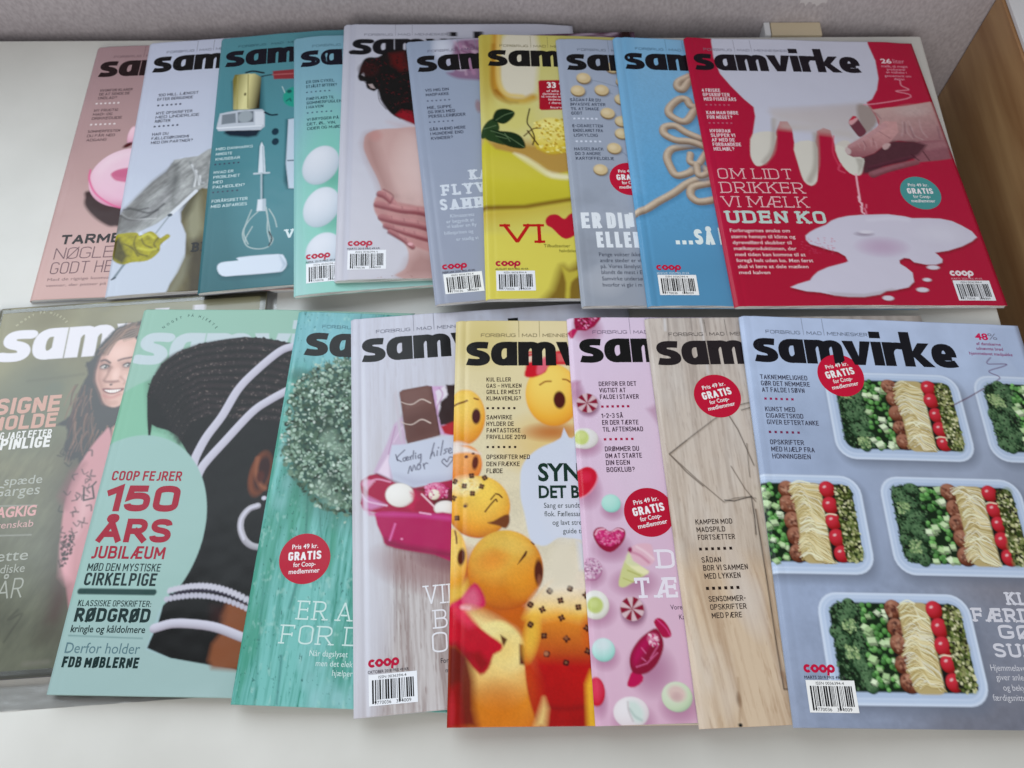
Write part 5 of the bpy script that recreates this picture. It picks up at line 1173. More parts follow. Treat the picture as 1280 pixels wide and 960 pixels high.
    p.line([(69.5,160),(57.7,162),(48,165.8),(45.8,173.8),(50.9,179.5),(61.1,178.2),(68.6,175.1)],2.08,K(214,198,178),1.4,7,alpha=0.7)
    p.line([(56.4,146.4),(57.7,157.3),(70.1,151.6)],6.41,K(62,112,150),2,7,alpha=0.55)
    p.line([(55.3,143.9),(56.6,154.8),(69,149.1)],6.12,K(132,114,98),0.5,7)
    p.line([(55.2,143.5),(56.5,154.4),(68.9,148.7)],5.26,K(190,170,148),0.8,7,edge=K(112,94,82))
    p.line([(54.8,142.4),(56.1,153.3),(68.5,147.5)],1.84,K(214,198,178),1.4,7,alpha=0.7)
    p.noise(0.1,1.2,1.2,0,5,pts=[(13.9,31.5),(92.7,28.4),(83.7,210.2),(-4.8,211)],soft=3)
SPECS.append(dict(label='sky blue magazine with a knotted beige rope on its cover', group='magazines in the back row', x=0.06268, y=0.58836, th=0.06124, fine=0.7, vis=69.8, T=4.0, page='blue', ink=(0.86, 0.02), curl=0.8, crease=0.4, lift=0.9, paint=paint,
 prof=[20.45,19.68,18.71,17.74,16.77,15.8,14.83,13.86,12.89,11.92,10.95,9.98,9.01,8.04,7.07,6.1,5.13,4.15,3.16,2.17,1.19,0.2],
 text=[('masthead','mast','samvirke',7.9,38,19.5,149,(32,34,46),0,0),
 ('tagline','ct2','FORBRUG',18.4,14.4,2.9,25.5,(72,104,130),0,0),
 ('tagline','ct2','MAD',48.7,14.4,2.9,11,(72,104,130),0,0),
 ('tagline','ct2','MENNESKER',63.9,14.4,2.9,30,(72,104,130),0,0),
 ('tagline','rect','',46.2,14.6,14,0.35,(96,136,166),0,0),
 ('tagline','rect','',61.4,14.6,14,0.35,(96,136,166),0,0),
 ('headline','cb','...SÅ',28.2,222.7,14.53,30.7,(218,230,242),0,0),
 ('headline','cb','ER',63.1,222.5,16.14,12.7,(218,230,242),0,0),
 ('publisher_logo','coop','coop',9.6,246.6,4.8,20,(186,24,66),0,0),
 ('barcode','b','JANUAR 2020 PRIS 49 KR',9.8,250.1,1.7,25,(206,220,236),0,0),
 ('barcode','bars','',10.2,250.8,18,29.5,(236,238,244),0,0)]))
def paint(p, K):
    p.fill(K(186,24,66))
    p.glow(56.4,240.7,162.79,106.42,0,K(176,20,58),0.5)
    p.glow(-11.2,217.8,24.37,191.44,0.2,K(196,34,74),0.6)
    p.poly([(26.1,-8.5),(24.2,3.6),(23.3,23.4),(26,42.6),(33.4,57.5),(42.1,72.1),(48.9,81.1),(48.3,91.9),(42.7,111.4),(37.3,130.5),(37.2,138.9),(39.4,144.8),(44.1,144.7),(51.2,138.7),(57.5,126.7),(63.2,107.6),(68.7,96.8),(75,96.7),(77.5,104.7),(76.2,121.3),(75.1,143.4),(76.3,160),(81.3,164.9),(87,159.9),(91.3,143.2),(94.4,119.2),(98.4,106.9),(104.8,103.3),(110.4,105.8),(110.8,122.4),(111,139.6),(116.4,151.2),(123.9,153.7),(128.7,147.7),(130.5,137.6),(129.8,129),(145.2,111.4),(154,98.8),(153.4,89.8),(150,80.7),(149.7,73.3),(155.6,69.5),(162.8,58.1),(167.6,44.6),(170.1,23.1),(167.9,2.1),(170.9,-13.3)],K(206,208,226),0.5)
    p.poly([(43.5,95.6),(128.5,93.9),(161.4,74.9),(139.2,162.6),(26.2,163.8)],K(196,190,186),0.5,alpha=0)
    p.poly([(42.7,111.4),(37.3,130.5),(37.2,138.9),(39.4,144.8),(44.1,144.7),(51.2,138.7),(57.5,126.7),(62.2,109.3)],K(220,216,206),0.6,smooth=3)
    p.poly([(76.2,121.3),(75.1,143.4),(76.3,160),(81.3,164.9),(87,159.9),(91.3,143.2),(94.4,119.2)],K(220,216,206),0.6,smooth=3)
    p.poly([(110.8,122.4),(111,139.6),(116.4,151.2),(123.9,153.7),(128.7,147.7),(130,134.2),(123.1,117)],K(220,216,206),0.6,smooth=3)
    p.line([(63.6,95.2),(56.9,126.8),(46.7,141.3)],4.16,K(172,164,156),1.6,4,alpha=0.7)
    p.line([(96.3,110.5),(89.9,143.2),(81,159.9)],4.84,K(170,162,152),1.6,4,alpha=0.7)
    p.poly([(61.8,86.2),(103.2,81.7),(147.5,73.4),(149.5,82.6),(125.3,107.3),(98.9,101.6),(69.1,95.1)],K(200,190,188),4.5,alpha=0.5)
    p.grad((119.5,75.7),K(192,180,180),(112.4,107.2),K(206,196,190),pts=[(62.7,81.5),(101.4,78.4),(141.9,75.2),(150.6,78.1),(154.1,94.6),(140.6,109.6),(128.9,119.9),(117.6,124.4),(111.1,123.1),(111.4,104.3),(98.3,103.8),(80.7,106.3),(62.2,102.3)],soft=2.5,alpha=0.45)
    p.poly([(140.4,76.8),(150.6,78.1),(154.1,94.6),(141.3,108.8),(138,96.4)],K(166,152,148),1.8,smooth=3)
    p.poly([(63.9,105.1),(70.7,99.2),(98.8,101.6),(111.9,104.3),(132,106.8),(129.9,115.6),(111.4,111.6)],K(198,188,180),3,alpha=0.5)
    p.grad((160.9,74.8),K(206,174,170),(172.6,119.2),K(168,122,126),pts=[(152.6,81.8),(164.4,79.3),(184.1,76.6),(209.5,70.6),(209.9,85.9),(209.9,102.4),(210.1,114.5),(196.6,116.2),(182.2,117.9),(166.5,116.1),(154,120.2),(143,127.6),(155.9,94.5),(154.6,85.6)],soft=0.5)
    p.poly([(169.5,130.7),(184.9,116.4),(210.2,114.2),(210.4,124.4),(208.8,134.7),(196.4,137),(178.6,139.4),(174.1,134.9)],K(150,96,106),0.7)
    p.poly([(184.2,119),(210,114.9),(210.1,121.5),(189.2,126.1)],K(174,124,130),2,alpha=0.7)
    p.poly([(131.2,134.2),(142.5,129.4),(153.8,121),(161.8,116.5),(180.3,116.5),(190.8,120.4),(181,130.6),(167.2,139.6),(147.9,144),(137.1,151.1),(127.3,152.3)],K(92,58,66),1.6)
    p.line([(135.5,152.9),(146.8,148.2),(161.6,143.6),(176.3,139.4)],7.41,K(156,98,106),0.7,5,edge=K(110,58,70),taper=(0.9,0.7))
    p.line([(137,151.5),(149.4,146.8),(164.2,142.1)],1.8,K(160,106,118),1,5,alpha=0.7)
    p.line([(134.1,145.3),(143.6,143.1),(158.4,138.3),(175.7,133.5)],3.83,K(104,60,72),1,5,edge=K(74,40,52),taper=(0.8,0.8))
    p.line([(185.3,127.6),(187.1,133.3),(188.3,137.3)],0.81,K(70,36,48),0.6,4)
    p.line([(174.1,130.7),(179.1,137.4)],0.8,K(82,44,56),0.6,4)
    p.poly([(128.4,96.9),(133.8,89.8),(137.1,91.3),(139.6,99.3),(141.3,107.4),(134.6,112.9),(131.3,107.6)],K(118,66,78),0.6,smooth=3)
    p.poly([(128.4,96.9),(131,93.5),(136.6,91.3),(137.1,93.4),(130.3,99.5)],K(222,164,170),0.6,smooth=3)
    p.poly([(129.3,94.8),(133.9,89.3),(137,89.8),(132.9,93.5)],K(206,30,66),0.5)
    p.poly([(111.1,123.1),(117.7,124.1),(123.2,134.3),(132,136.1),(129.1,145.4),(124.8,152.1),(119.9,153.8),(113.8,145.9),(110.9,134.7)],K(222,220,210),0.5,smooth=3)
    p.poly([(125.1,135.6),(132,136.1),(129.1,145.4),(123.4,152.4),(125.4,144.1)],K(172,168,158),1.2,alpha=0.7)
    p.grad((138.6,108.2),K(206,156,156),(136.8,134.1),K(156,98,106),pts=[(118.6,127.5),(122.2,121.8),(132.2,115.5),(140.6,109.6),(149,103.6),(160.6,94.4),(170.9,95),(169.8,106.1),(160.7,116.5),(150.9,123.2),(142.4,130),(132.2,134.4),(123.2,134.6),(119.1,131.8)],soft=0.5)
    p.line([(123.6,122.9),(133,117),(145.2,109.5),(159.4,98.9)],2.97,K(196,150,156),1.8,5,alpha=0.7)
    p.poly([(118.1,127.3),(120.2,123.8),(123.2,127.2),(121.6,131.5),(119,131.2)],K(206,184,184),0.6,smooth=3)
    p.line([(135.3,116.9),(136.2,122.7),(134.7,127)],0.69,K(206,166,170),0.5,4,alpha=0.55)
    p.line([(140.8,113.2),(142.8,116.8),(141.9,122.6)],0.69,K(206,166,170),0.5,4,alpha=0.55)
    p.line([(142.2,116.8),(146.5,118.2),(146.2,124)],0.69,K(206,166,170),0.5,4,alpha=0.55)
    p.line([(131.2,119.9),(131.9,124.2)],0.69,K(206,166,170),0.5,4,alpha=0.55)
    p.line([(136.5,116.9),(137.6,122.7)],0.57,K(112,62,76),0.7,4,alpha=0.6)
    p.line([(145.3,113.9),(144.6,121.1)],0.58,K(112,62,76),0.7,4,alpha=0.6)
    p.line([(152.9,106.4),(160.3,113.6)],0.58,K(112,62,76),0.7,4,alpha=0.6)
    p.line([(176.2,94.9),(174.4,103.1),(171.5,110.5)],1.06,K(200,170,172),0.8,5,alpha=0.55)
    p.line([(179,95.6),(177.3,106),(180,113.3)],1.06,K(200,170,172),0.8,5,alpha=0.55)
    p.line([(182.1,101.5),(183.1,110.3),(188.9,114.6)],1.06,K(200,170,172),0.8,5,alpha=0.55)
    p.line([(181.7,94),(182.4,104.4)],1.06,K(200,170,172),0.8,5,alpha=0.55)
    p.line([(191.6,92.3),(190.6,104.3),(193.3,111.6)],1.07,K(200,170,172),0.8,5,alpha=0.55)
    p.line([(177.8,95.6),(175.3,107.5)],1.18,K(112,76,90),1,4,alpha=0.5)
    p.line([(181.3,100),(181.7,112.1)],1.17,K(112,76,90),1,4,alpha=0.5)
    p.line([(206,99.5),(204.5,112.8)],1.18,K(112,76,90),1,4,alpha=0.5)
    p.line([(155.2,85.6),(157.8,91.5)],1.18,K(112,76,90),1,4,alpha=0.5)
    p.glow(188.6,81.8,20.24,8.6,-0.1,K(200,178,176),0.6)
    p.poly([(151.4,122.4),(155.4,119.2),(159.1,120),(155.2,125.2),(151.8,125.9)],K(204,170,170),0.6,smooth=3)
    p.noise(0.12,2.4,2.4,0,9,pts=[(118.6,127.5),(140.6,109.6),(157.8,87),(209.1,72.2),(208.6,134.4),(135.5,157.7)],soft=2)
    p.line([(111.8,112),(107.2,129.4),(108.9,143)],1.39,K(220,70,100),0.5,4,alpha=0.7)
    p.line([(111.1,142.1),(107.7,148),(112.3,151.3)],1.7,K(216,80,110),0.5,4,alpha=0.8)
    p.line([(121.4,152.9),(120,164.4),(118.5,179.1)],1.49,K(240,180,196),0.3,4)
    p.ell(118.1,175.8,0.73,1,0,K(240,190,204),0.2)
    p.ell(117.8,177,0.73,1,0,K(240,190,204),0.2)
    p.ell(118.3,178.1,0.73,1,0,K(240,190,204),0.2)
    p.ell(117.8,179.2,0.73,1,0,K(240,190,204),0.2)
    p.ell(117.6,180.3,0.73,1,0,K(240,190,204),0.2)
    p.ell(118.2,181.5,0.73,1,0,K(240,190,204),0.2)
    p.ell(119.2,182.6,0.73,1,0,K(240,190,204),0.2)
    p.ell(118.9,183.7,0.73,0.99,0,K(240,190,204),0.2)
    p.ell(118.8,184.8,0.73,0.99,0,K(240,190,204),0.2)
    p.ell(117.7,185.9,0.73,0.99,0,K(240,190,204),0.2)
    p.ell(118.3,187,0.73,0.99,0,K(240,190,204),0.2)
    p.ell(117.7,188.2,0.73,0.99,0,K(240,190,204),0.2)
    p.ell(117.5,189.3,0.73,0.99,0,K(240,190,204),0.2)
    p.ell(117.3,190.4,0.72,0.98,0,K(240,190,204),0.2)
    p.ell(117.5,191.5,0.72,0.98,0,K(240,190,204),0.2)
    p.ell(118.8,192.6,0.72,0.98,0,K(240,190,204),0.2)
    p.ell(122.6,183.8,0.6,0.76,0,K(228,130,156),0.2)
    p.ell(122.2,185.1,0.6,0.76,0,K(228,130,156),0.2)
    p.ell(121.9,186.4,0.6,0.76,0,K(228,130,156),0.2)
    p.ell(120.4,187.7,0.59,0.76,0,K(228,130,156),0.2)
    p.ell(120.3,188.9,0.59,0.76,0,K(228,130,156),0.2)
    p.ell(120.6,190.2,0.59,0.76,0,K(228,130,156),0.2)
    p.ell(120.5,191.5,0.59,0.76,0,K(228,130,156),0.2)
    p.ell(120.5,192.7,0.59,0.75,0,K(228,130,156),0.2)
    p.poly([(66.5,216.5),(70.7,213),(76.2,209.9),(85.1,206),(90.2,202.2),(96.3,199.4),(104.9,197.4),(116.6,196.1),(138.1,195.6),(150.8,197.5),(156.9,199.4),(170.1,199.3),(180,199.6),(189.2,201.9),(196.2,206.2),(202.9,211.6),(205.3,217.2),(199.9,221.3),(190.2,226.2),(177.5,230.4),(166.5,232.3),(168.2,234.6),(170.6,238.7),(169.4,241.7),(164.1,243.5),(156,243.5),(147,241.3),(144.4,238),(140.1,237.2),(135.7,239.5),(135.5,242.8),(139.4,246.1),(143.2,250.9),(142.2,259.2),(136.4,264.2),(126.1,266.3),(118,267.4),(112.6,270.2),(99.7,272.4),(87.3,272.2),(76.9,270.8),(66.7,268.3),(56.1,267.2),(44.9,263.7),(51.3,260.9),(61.2,257.7),(64.6,253.7),(69.2,249.8),(77.8,245.8),(93,241.4),(94.8,240.3),(94,235.8),(88.9,231.8),(81.5,229.6),(74.2,226.6),(68.3,224.4),(65.9,220.6)],K(122,12,44),1.4,alpha=0.55)
    p.poly([(66.3,214.2),(70.6,210.7),(76,207.6),(85,203.7),(90,199.8),(96.2,197.1),(104.8,195),(116.6,193.8),(138.1,193.2),(150.8,195.1),(156.9,197),(170.1,196.9),(180,197.3),(189.3,199.6),(196.3,203.9),(202.9,209.3),(205.3,214.9),(200,219),(190.2,224),(177.6,228.2),(166.4,230.1),(168.2,232.3),(170.6,236.4),(169.4,239.4),(164,241.3),(156,241.3),(147,239.1),(144.4,235.8),(140.1,235),(135.7,237.3),(135.4,240.6),(139.3,243.9),(143.1,248.7),(142.1,257),(136.3,262),(126,264.2),(117.9,265.2),(112.5,268.1),(99.6,270.3),(87.2,270.1),(76.7,268.7),(66.5,266.2),(56,265.1),(44.7,261.6),(51.1,258.7),(61.1,255.5),(64.4,251.6),(69,247.6),(77.7,243.6),(92.9,239.2),(94.7,238.1),(93.9,233.6),(88.8,229.5),(81.3,227.3),(74,224.3),(68.2,222.1),(65.8,218.4)],K(210,206,224),0.4)
    p.glow(125.1,224.7,24.16,10.82,0,K(192,164,194),0.8)
    p.glow(113.7,212.4,9.72,2.94,0,K(150,136,156),0.8)
    p.ell(115.7,210.5,5.52,1.66,0,K(222,218,232),0.6)
    p.poly([(126,264.2),(117.9,265.2),(112.5,268.1),(99.6,270.3),(87.2,270.1),(76.7,268.7),(72.8,265.9),(100.2,267.7),(113.2,265.6),(123.3,262.7)],K(186,178,188),1.2,alpha=0.8)
    p.glow(175.7,212.1,24.69,10.95,0,K(216,214,230),0.8)
    p.line([(120.2,198.8),(140.3,197.1),(153,199)],2.29,K(222,220,236),2,5,alpha=0.7)
    p.ell(161,244.8,4.97,1.92,0,K(130,14,46),0.8,alpha=0.6)
    p.ell(160.9,243.9,4.97,1.92,0,K(216,212,226),0.3)
    p.ell(153,256.1,3.33,1.55,0,K(130,14,46),0.8,alpha=0.6)
    p.ell(152.9,255.2,3.33,1.55,0,K(216,212,226),0.3)
    p.ell(146.8,265.1,4.72,2.04,0,K(130,14,46),0.8,alpha=0.6)
    p.ell(146.8,264.2,4.72,2.04,0,K(216,212,226),0.3)
    p.ell(117.9,272.5,4.35,2.19,0,K(130,14,46),0.8,alpha=0.6)
    p.ell(117.9,271.6,4.35,2.19,0,K(216,212,226),0.3)
    p.ell(86.7,216.8,0.51,0.43,0,K(206,70,106),0.2,alpha=0.6)
    p.ell(75.8,218.8,0.46,0.24,0,K(206,70,106),0.2,alpha=0.6)
    p.ell(85.4,229.3,0.48,0.3,0,K(206,70,106),0.2,alpha=0.6)
    p.ell(85.5,225.8,0.61,0.48,0,K(206,70,106),0.2,alpha=0.6)
    p.ell(74.7,224.2,0.5,0.35,0,K(206,70,106),0.2,alpha=0.6)
    p.ell(65.9,220,0.58,0.23,0,K(206,70,106),0.2,alpha=0.6)
    p.ell(61.6,225.3,0.38,0.38,0,K(206,70,106),0.2,alpha=0.6)
    p.ell(74.2,221.9,0.65,0.27,0,K(206,70,106),0.2,alpha=0.6)
    p.ell(72.8,220.5,0.51,0.3,0,K(206,70,106),0.2,alpha=0.6)
    p.ell(69.4,228.9,0.4,0.39,0,K(206,70,106),0.2,alpha=0.6)
    p.ell(87.3,217,0.3,0.29,0,K(206,70,106),0.2,alpha=0.6)
    p.ell(81.7,225.1,0.37,0.32,0,K(206,70,106),0.2,alpha=0.6)
    p.ell(65.6,223.6,0.29,0.43,0,K(206,70,106),0.2,alpha=0.6)
    p.ell(83.9,231.2,0.55,0.51,0,K(206,70,106),0.2,alpha=0.6)
    p.ell(61.4,222.5,0.64,0.46,0,K(206,70,106),0.2,alpha=0.6)
    p.ell(70.9,229.1,0.51,0.47,0,K(206,70,106),0.2,alpha=0.6)
    p.ell(69.8,219.1,0.44,0.26,0,K(206,70,106),0.2,alpha=0.6)
    p.ell(69.8,230.7,0.4,0.21,0,K(206,70,106),0.2,alpha=0.6)
    p.ell(62.7,220.1,0.57,0.33,0,K(206,70,106),0.2,alpha=0.6)
    p.ell(69.6,219.7,0.64,0.35,0,K(206,70,106),0.2,alpha=0.6)
    p.ell(68,216.5,0.3,0.27,0,K(206,70,106),0.2,alpha=0.6)
    p.ell(80.7,218.4,0.3,0.37,0,K(206,70,106),0.2,alpha=0.6)
    p.ell(66,231.2,0.32,0.38,0,K(206,70,106),0.2,alpha=0.6)
    p.ell(82.3,223.5,0.65,0.36,0,K(206,70,106),0.2,alpha=0.6)
    p.ell(67.3,224.2,0.29,0.35,0,K(206,70,106),0.2,alpha=0.6)
    p.ell(66.6,228.3,0.58,0.37,0,K(206,70,106),0.2,alpha=0.6)
    p.ell(62.3,220,0.37,0.28,0,K(206,70,106),0.2,alpha=0.6)
    p.ell(65.9,229.4,0.33,0.23,0,K(206,70,106),0.2,alpha=0.6)
    p.ell(86.1,225.7,0.65,0.34,0,K(206,70,106),0.2,alpha=0.6)
    p.ell(84.9,227.6,0.57,0.45,0,K(206,70,106),0.2,alpha=0.6)
    p.ell(75.9,217,0.36,0.49,0,K(206,70,106),0.2,alpha=0.6)
    p.ell(84.4,229.5,0.4,0.42,0,K(206,70,106),0.2,alpha=0.6)
    p.ell(82.4,226.1,0.58,0.38,0,K(206,70,106),0.2,alpha=0.6)
    p.ell(78.1,227.4,0.38,0.5,0,K(206,70,106),0.2,alpha=0.6)
    p.ell(88.3,219.3,0.64,0.52,0,K(206,70,106),0.2,alpha=0.6)
    p.ell(80.9,216.2,0.62,0.25,0,K(206,70,106),0.2,alpha=0.6)
    p.ell(87.2,225.8,0.3,0.26,0,K(206,70,106),0.2,alpha=0.6)
    p.ell(78,225.1,0.56,0.51,0,K(206,70,106),0.2,alpha=0.6)
    p.ell(68,217.7,0.62,0.22,0,K(206,70,106),0.2,alpha=0.6)
    p.ell(85.9,219.9,0.58,0.46,0,K(206,70,106),0.2,alpha=0.6)
    p.ell(85.1,223.5,0.61,0.28,0,K(206,70,106),0.2,alpha=0.6)
    p.ell(79.9,221,0.61,0.46,0,K(206,70,106),0.2,alpha=0.6)
    p.ell(73.6,224.5,0.29,0.22,0,K(206,70,106),0.2,alpha=0.6)
    p.ell(77,224.6,0.6,0.4,0,K(206,70,106),0.2,alpha=0.6)
    p.ell(64.6,223.5,0.56,0.38,0,K(206,70,106),0.2,alpha=0.6)
    p.ell(60.2,227.6,0.58,0.24,0,K(206,70,106),0.2,alpha=0.6)
    p.ell(76.2,221.8,0.57,0.31,0,K(206,70,106),0.2,alpha=0.6)
    p.ell(67.1,223.9,0.64,0.24,0,K(206,70,106),0.2,alpha=0.6)
    p.ell(63.3,226.5,0.6,0.37,0,K(206,70,106),0.2,alpha=0.6)
    p.ell(71.3,230.5,0.56,0.23,0,K(206,70,106),0.2,alpha=0.6)
    p.ell(86.4,218.4,0.39,0.48,0,K(206,70,106),0.2,alpha=0.6)
    p.ell(71.6,227.7,0.34,0.49,0,K(206,70,106),0.2,alpha=0.6)
    p.ell(66.5,219.1,0.46,0.32,0,K(206,70,106),0.2,alpha=0.6)
    p.ell(74.3,230.5,0.54,0.21,0,K(206,70,106),0.2,alpha=0.6)
    p.ell(68.8,226.1,0.46,0.44,0,K(206,70,106),0.2,alpha=0.6)
    p.ell(75.6,216.7,0.37,0.49,0,K(206,70,106),0.2,alpha=0.6)
    p.ell(69.8,227.3,0.64,0.41,0,K(206,70,106),0.2,alpha=0.6)
    p.ell(79.1,225.7,0.39,0.5,0,K(206,70,106),0.2,alpha=0.6)
    p.ell(72.2,230.6,0.39,0.48,0,K(206,70,106),0.2,alpha=0.6)
    p.ell(81.8,227,0.44,0.26,0,K(206,70,106),0.2,alpha=0.6)
    p.line([(186.7,47),(186.6,52.7),(191.9,57.4),(179.7,59.5),(191.1,63.1),(187.7,67.8),(161.6,74),(146.8,76.2)],0.96,K(232,150,170),0.25,6)
SPECS.append(dict(label='red magazine with dripping white milk, last and topmost of the back row', group='magazines in the back row', x=0.12551, y=0.58917, th=0.06637, fine=0.7, vis=207.0, T=4.0, page='pale', ink=None, curl=1.2, crease=0.16, lift=1.1, paint=paint,
 prof=[19.16,18.43,17.52,16.61,15.7,14.78,13.87,12.96,12.05,11.14,10.23,9.32,8.4,7.49,6.58,5.67,4.76,3.85,2.93,2.02,1.11,0.2],
 text=[('masthead','mast','samvirke',5.2,38.8,19.5,149,(46,40,48),0,0),
 ('tagline','ct2','FORBRUG',15.7,15.2,2.9,25.5,(126,126,144),0,0),
 ('tagline','ct2','MAD',46,15.2,2.9,11,(126,126,144),0,0),
 ('tagline','ct2','MENNESKER',61.2,15.2,2.9,30,(126,126,144),0,0),
 ('tagline','rect','',43.5,15.4,14,0.35,(150,150,166),0,0),
 ('tagline','rect','',58.7,15.4,14,0.35,(150,150,166),0,0),
 ('teaser_text','cm','4 FRISKE',6.9,64.5,3.96,15.8,(236,214,222),0,0),
 ('teaser_text','cm','OPSKRIFTER',7.1,69.5,3.96,23.2,(236,214,222),0,0),
 ('teaser_text','cm','MED FISKEFARS',7.2,74.5,3.96,28,(236,214,222),0,0),
 ('teaser_text','dots',6,7.6,80.1,1.66,20.8,(196,96,122),0,0),
 ('teaser_text','cm','KAN MAN DØBE',7,89.9,3.83,27.3,(236,214,222),0,0),
 ('teaser_text','cm','FOR MEGET?',6.8,95,3.83,21.6,(236,214,222),0,0),
 ('teaser_text','dots',6,7.2,100.4,1.64,20.1,(196,96,122),0,0),
 ('teaser_text','cm','HVORDAN',6.9,110,3.73,17.2,(236,214,222),0,0),
 ('teaser_text','cm','SLIPPER VI',7,114.9,3.73,20.4,(236,214,222),0,0),
 ('teaser_text','cm','AF MED DE',7,119.8,3.73,19.2,(236,214,222),0,0),
 ('teaser_text','cm','FORBANDEDE',7,124.7,3.73,23.7,(236,214,222),0,0),
 ('teaser_text','cm','HELMØL?',7.1,129.6,3.73,17.2,(236,214,222),0,0),
 ('headline','s','OM LIDT',6.4,158.8,10.74,61.2,(238,190,196),0,0),
 ('headline','s','DRIKKER',6.6,173.1,11.09,67.7,(238,190,196),0,0),
 ('headline','s','VI MÆLK',5.7,187.2,10.88,68.9,(238,190,196),0,0),
 ('headline','sb','UDEN KO',6.3,202.8,12.24,79.8,(196,216,210),0,0),
 ('intro_text','b2','Forbrugernes ønske om',7,211.2,3.15,47.6,(238,206,212),0,0),
 ('intro_text','b2','større hensyn til klima og',7.1,216.9,3.13,50.6,(238,206,212),0,0),
 ('intro_text','b2','dyrevelfærd skubber til',7.3,222.5,3.1,46.4,(238,206,212),0,0),
 ('intro_text','b2','mælkeproduktionen, der',7.3,228,3.08,49.1,(238,206,212),0,0),
 ('intro_text','b2','med tiden kan komme til at',7.4,233.6,3.06,55,(238,206,212),0,0),
 ('intro_text','b2','foregå helt uden ko. Men først',7.4,239,3.03,59.9,(238,206,212),0,0),
 ('intro_text','b2','skal vi lære at dele mælken',7.6,244.5,3.01,54.8,(238,206,212),0,0),
 ('intro_text','b2','med kalven',7.7,249.9,2.98,23.9,(238,206,212),0,0),
 ('picture_caption','bb','26',174.9,25.9,5.12,10,(240,214,222),0,0),
 ('picture_caption','b','liter',186.4,25.6,5.11,10.4,(224,150,172),0,0),
 ('picture_caption','b2','mælk, så meget',174,30.8,2.78,24.4,(226,150,172),0,0),
 ('picture_caption','b2','producerer',178.2,34.6,2.76,17.4,(226,150,172),0,0),
 ('picture_caption','b2','en malkeko i',176.6,38.1,2.75,18.8,(226,150,172),0,0),
 ('picture_caption','b2','gennemsnit om',174,42.5,2.74,24.3,(226,150,172),0,0),
 ('picture_caption','b2','dagen',181.8,46.2,2.72,9.6,(226,150,172),0,0),
 ('price_badge','disc','',171,171.5,16.7,0,(78,156,156),0,0),
 ('price_badge','b2','Pris 49 kr.',171,164.9,3,17,(246,240,244),0,1),
 ('price_badge','cb','GRATIS',171,172.4,5.7,21.5,(246,240,244),0,1),
 ('price_badge','b2','for Coop-',171,176.7,3,14.5,(246,240,244),0,1),
 ('price_badge','b2','medlemmer',171,181.1,3,20,(246,240,244),0,1),
 ('publisher_logo','coop','coop',172.2,251.6,4.8,20,(236,224,230),0,0),
 ('barcode','b','MARTS 2020 PRIS 49 KR',172.4,255.1,1.7,25,(226,170,186),0,0),
 ('barcode','bars','',172.8,255.8,18,29.5,(236,238,244),0,0)]))
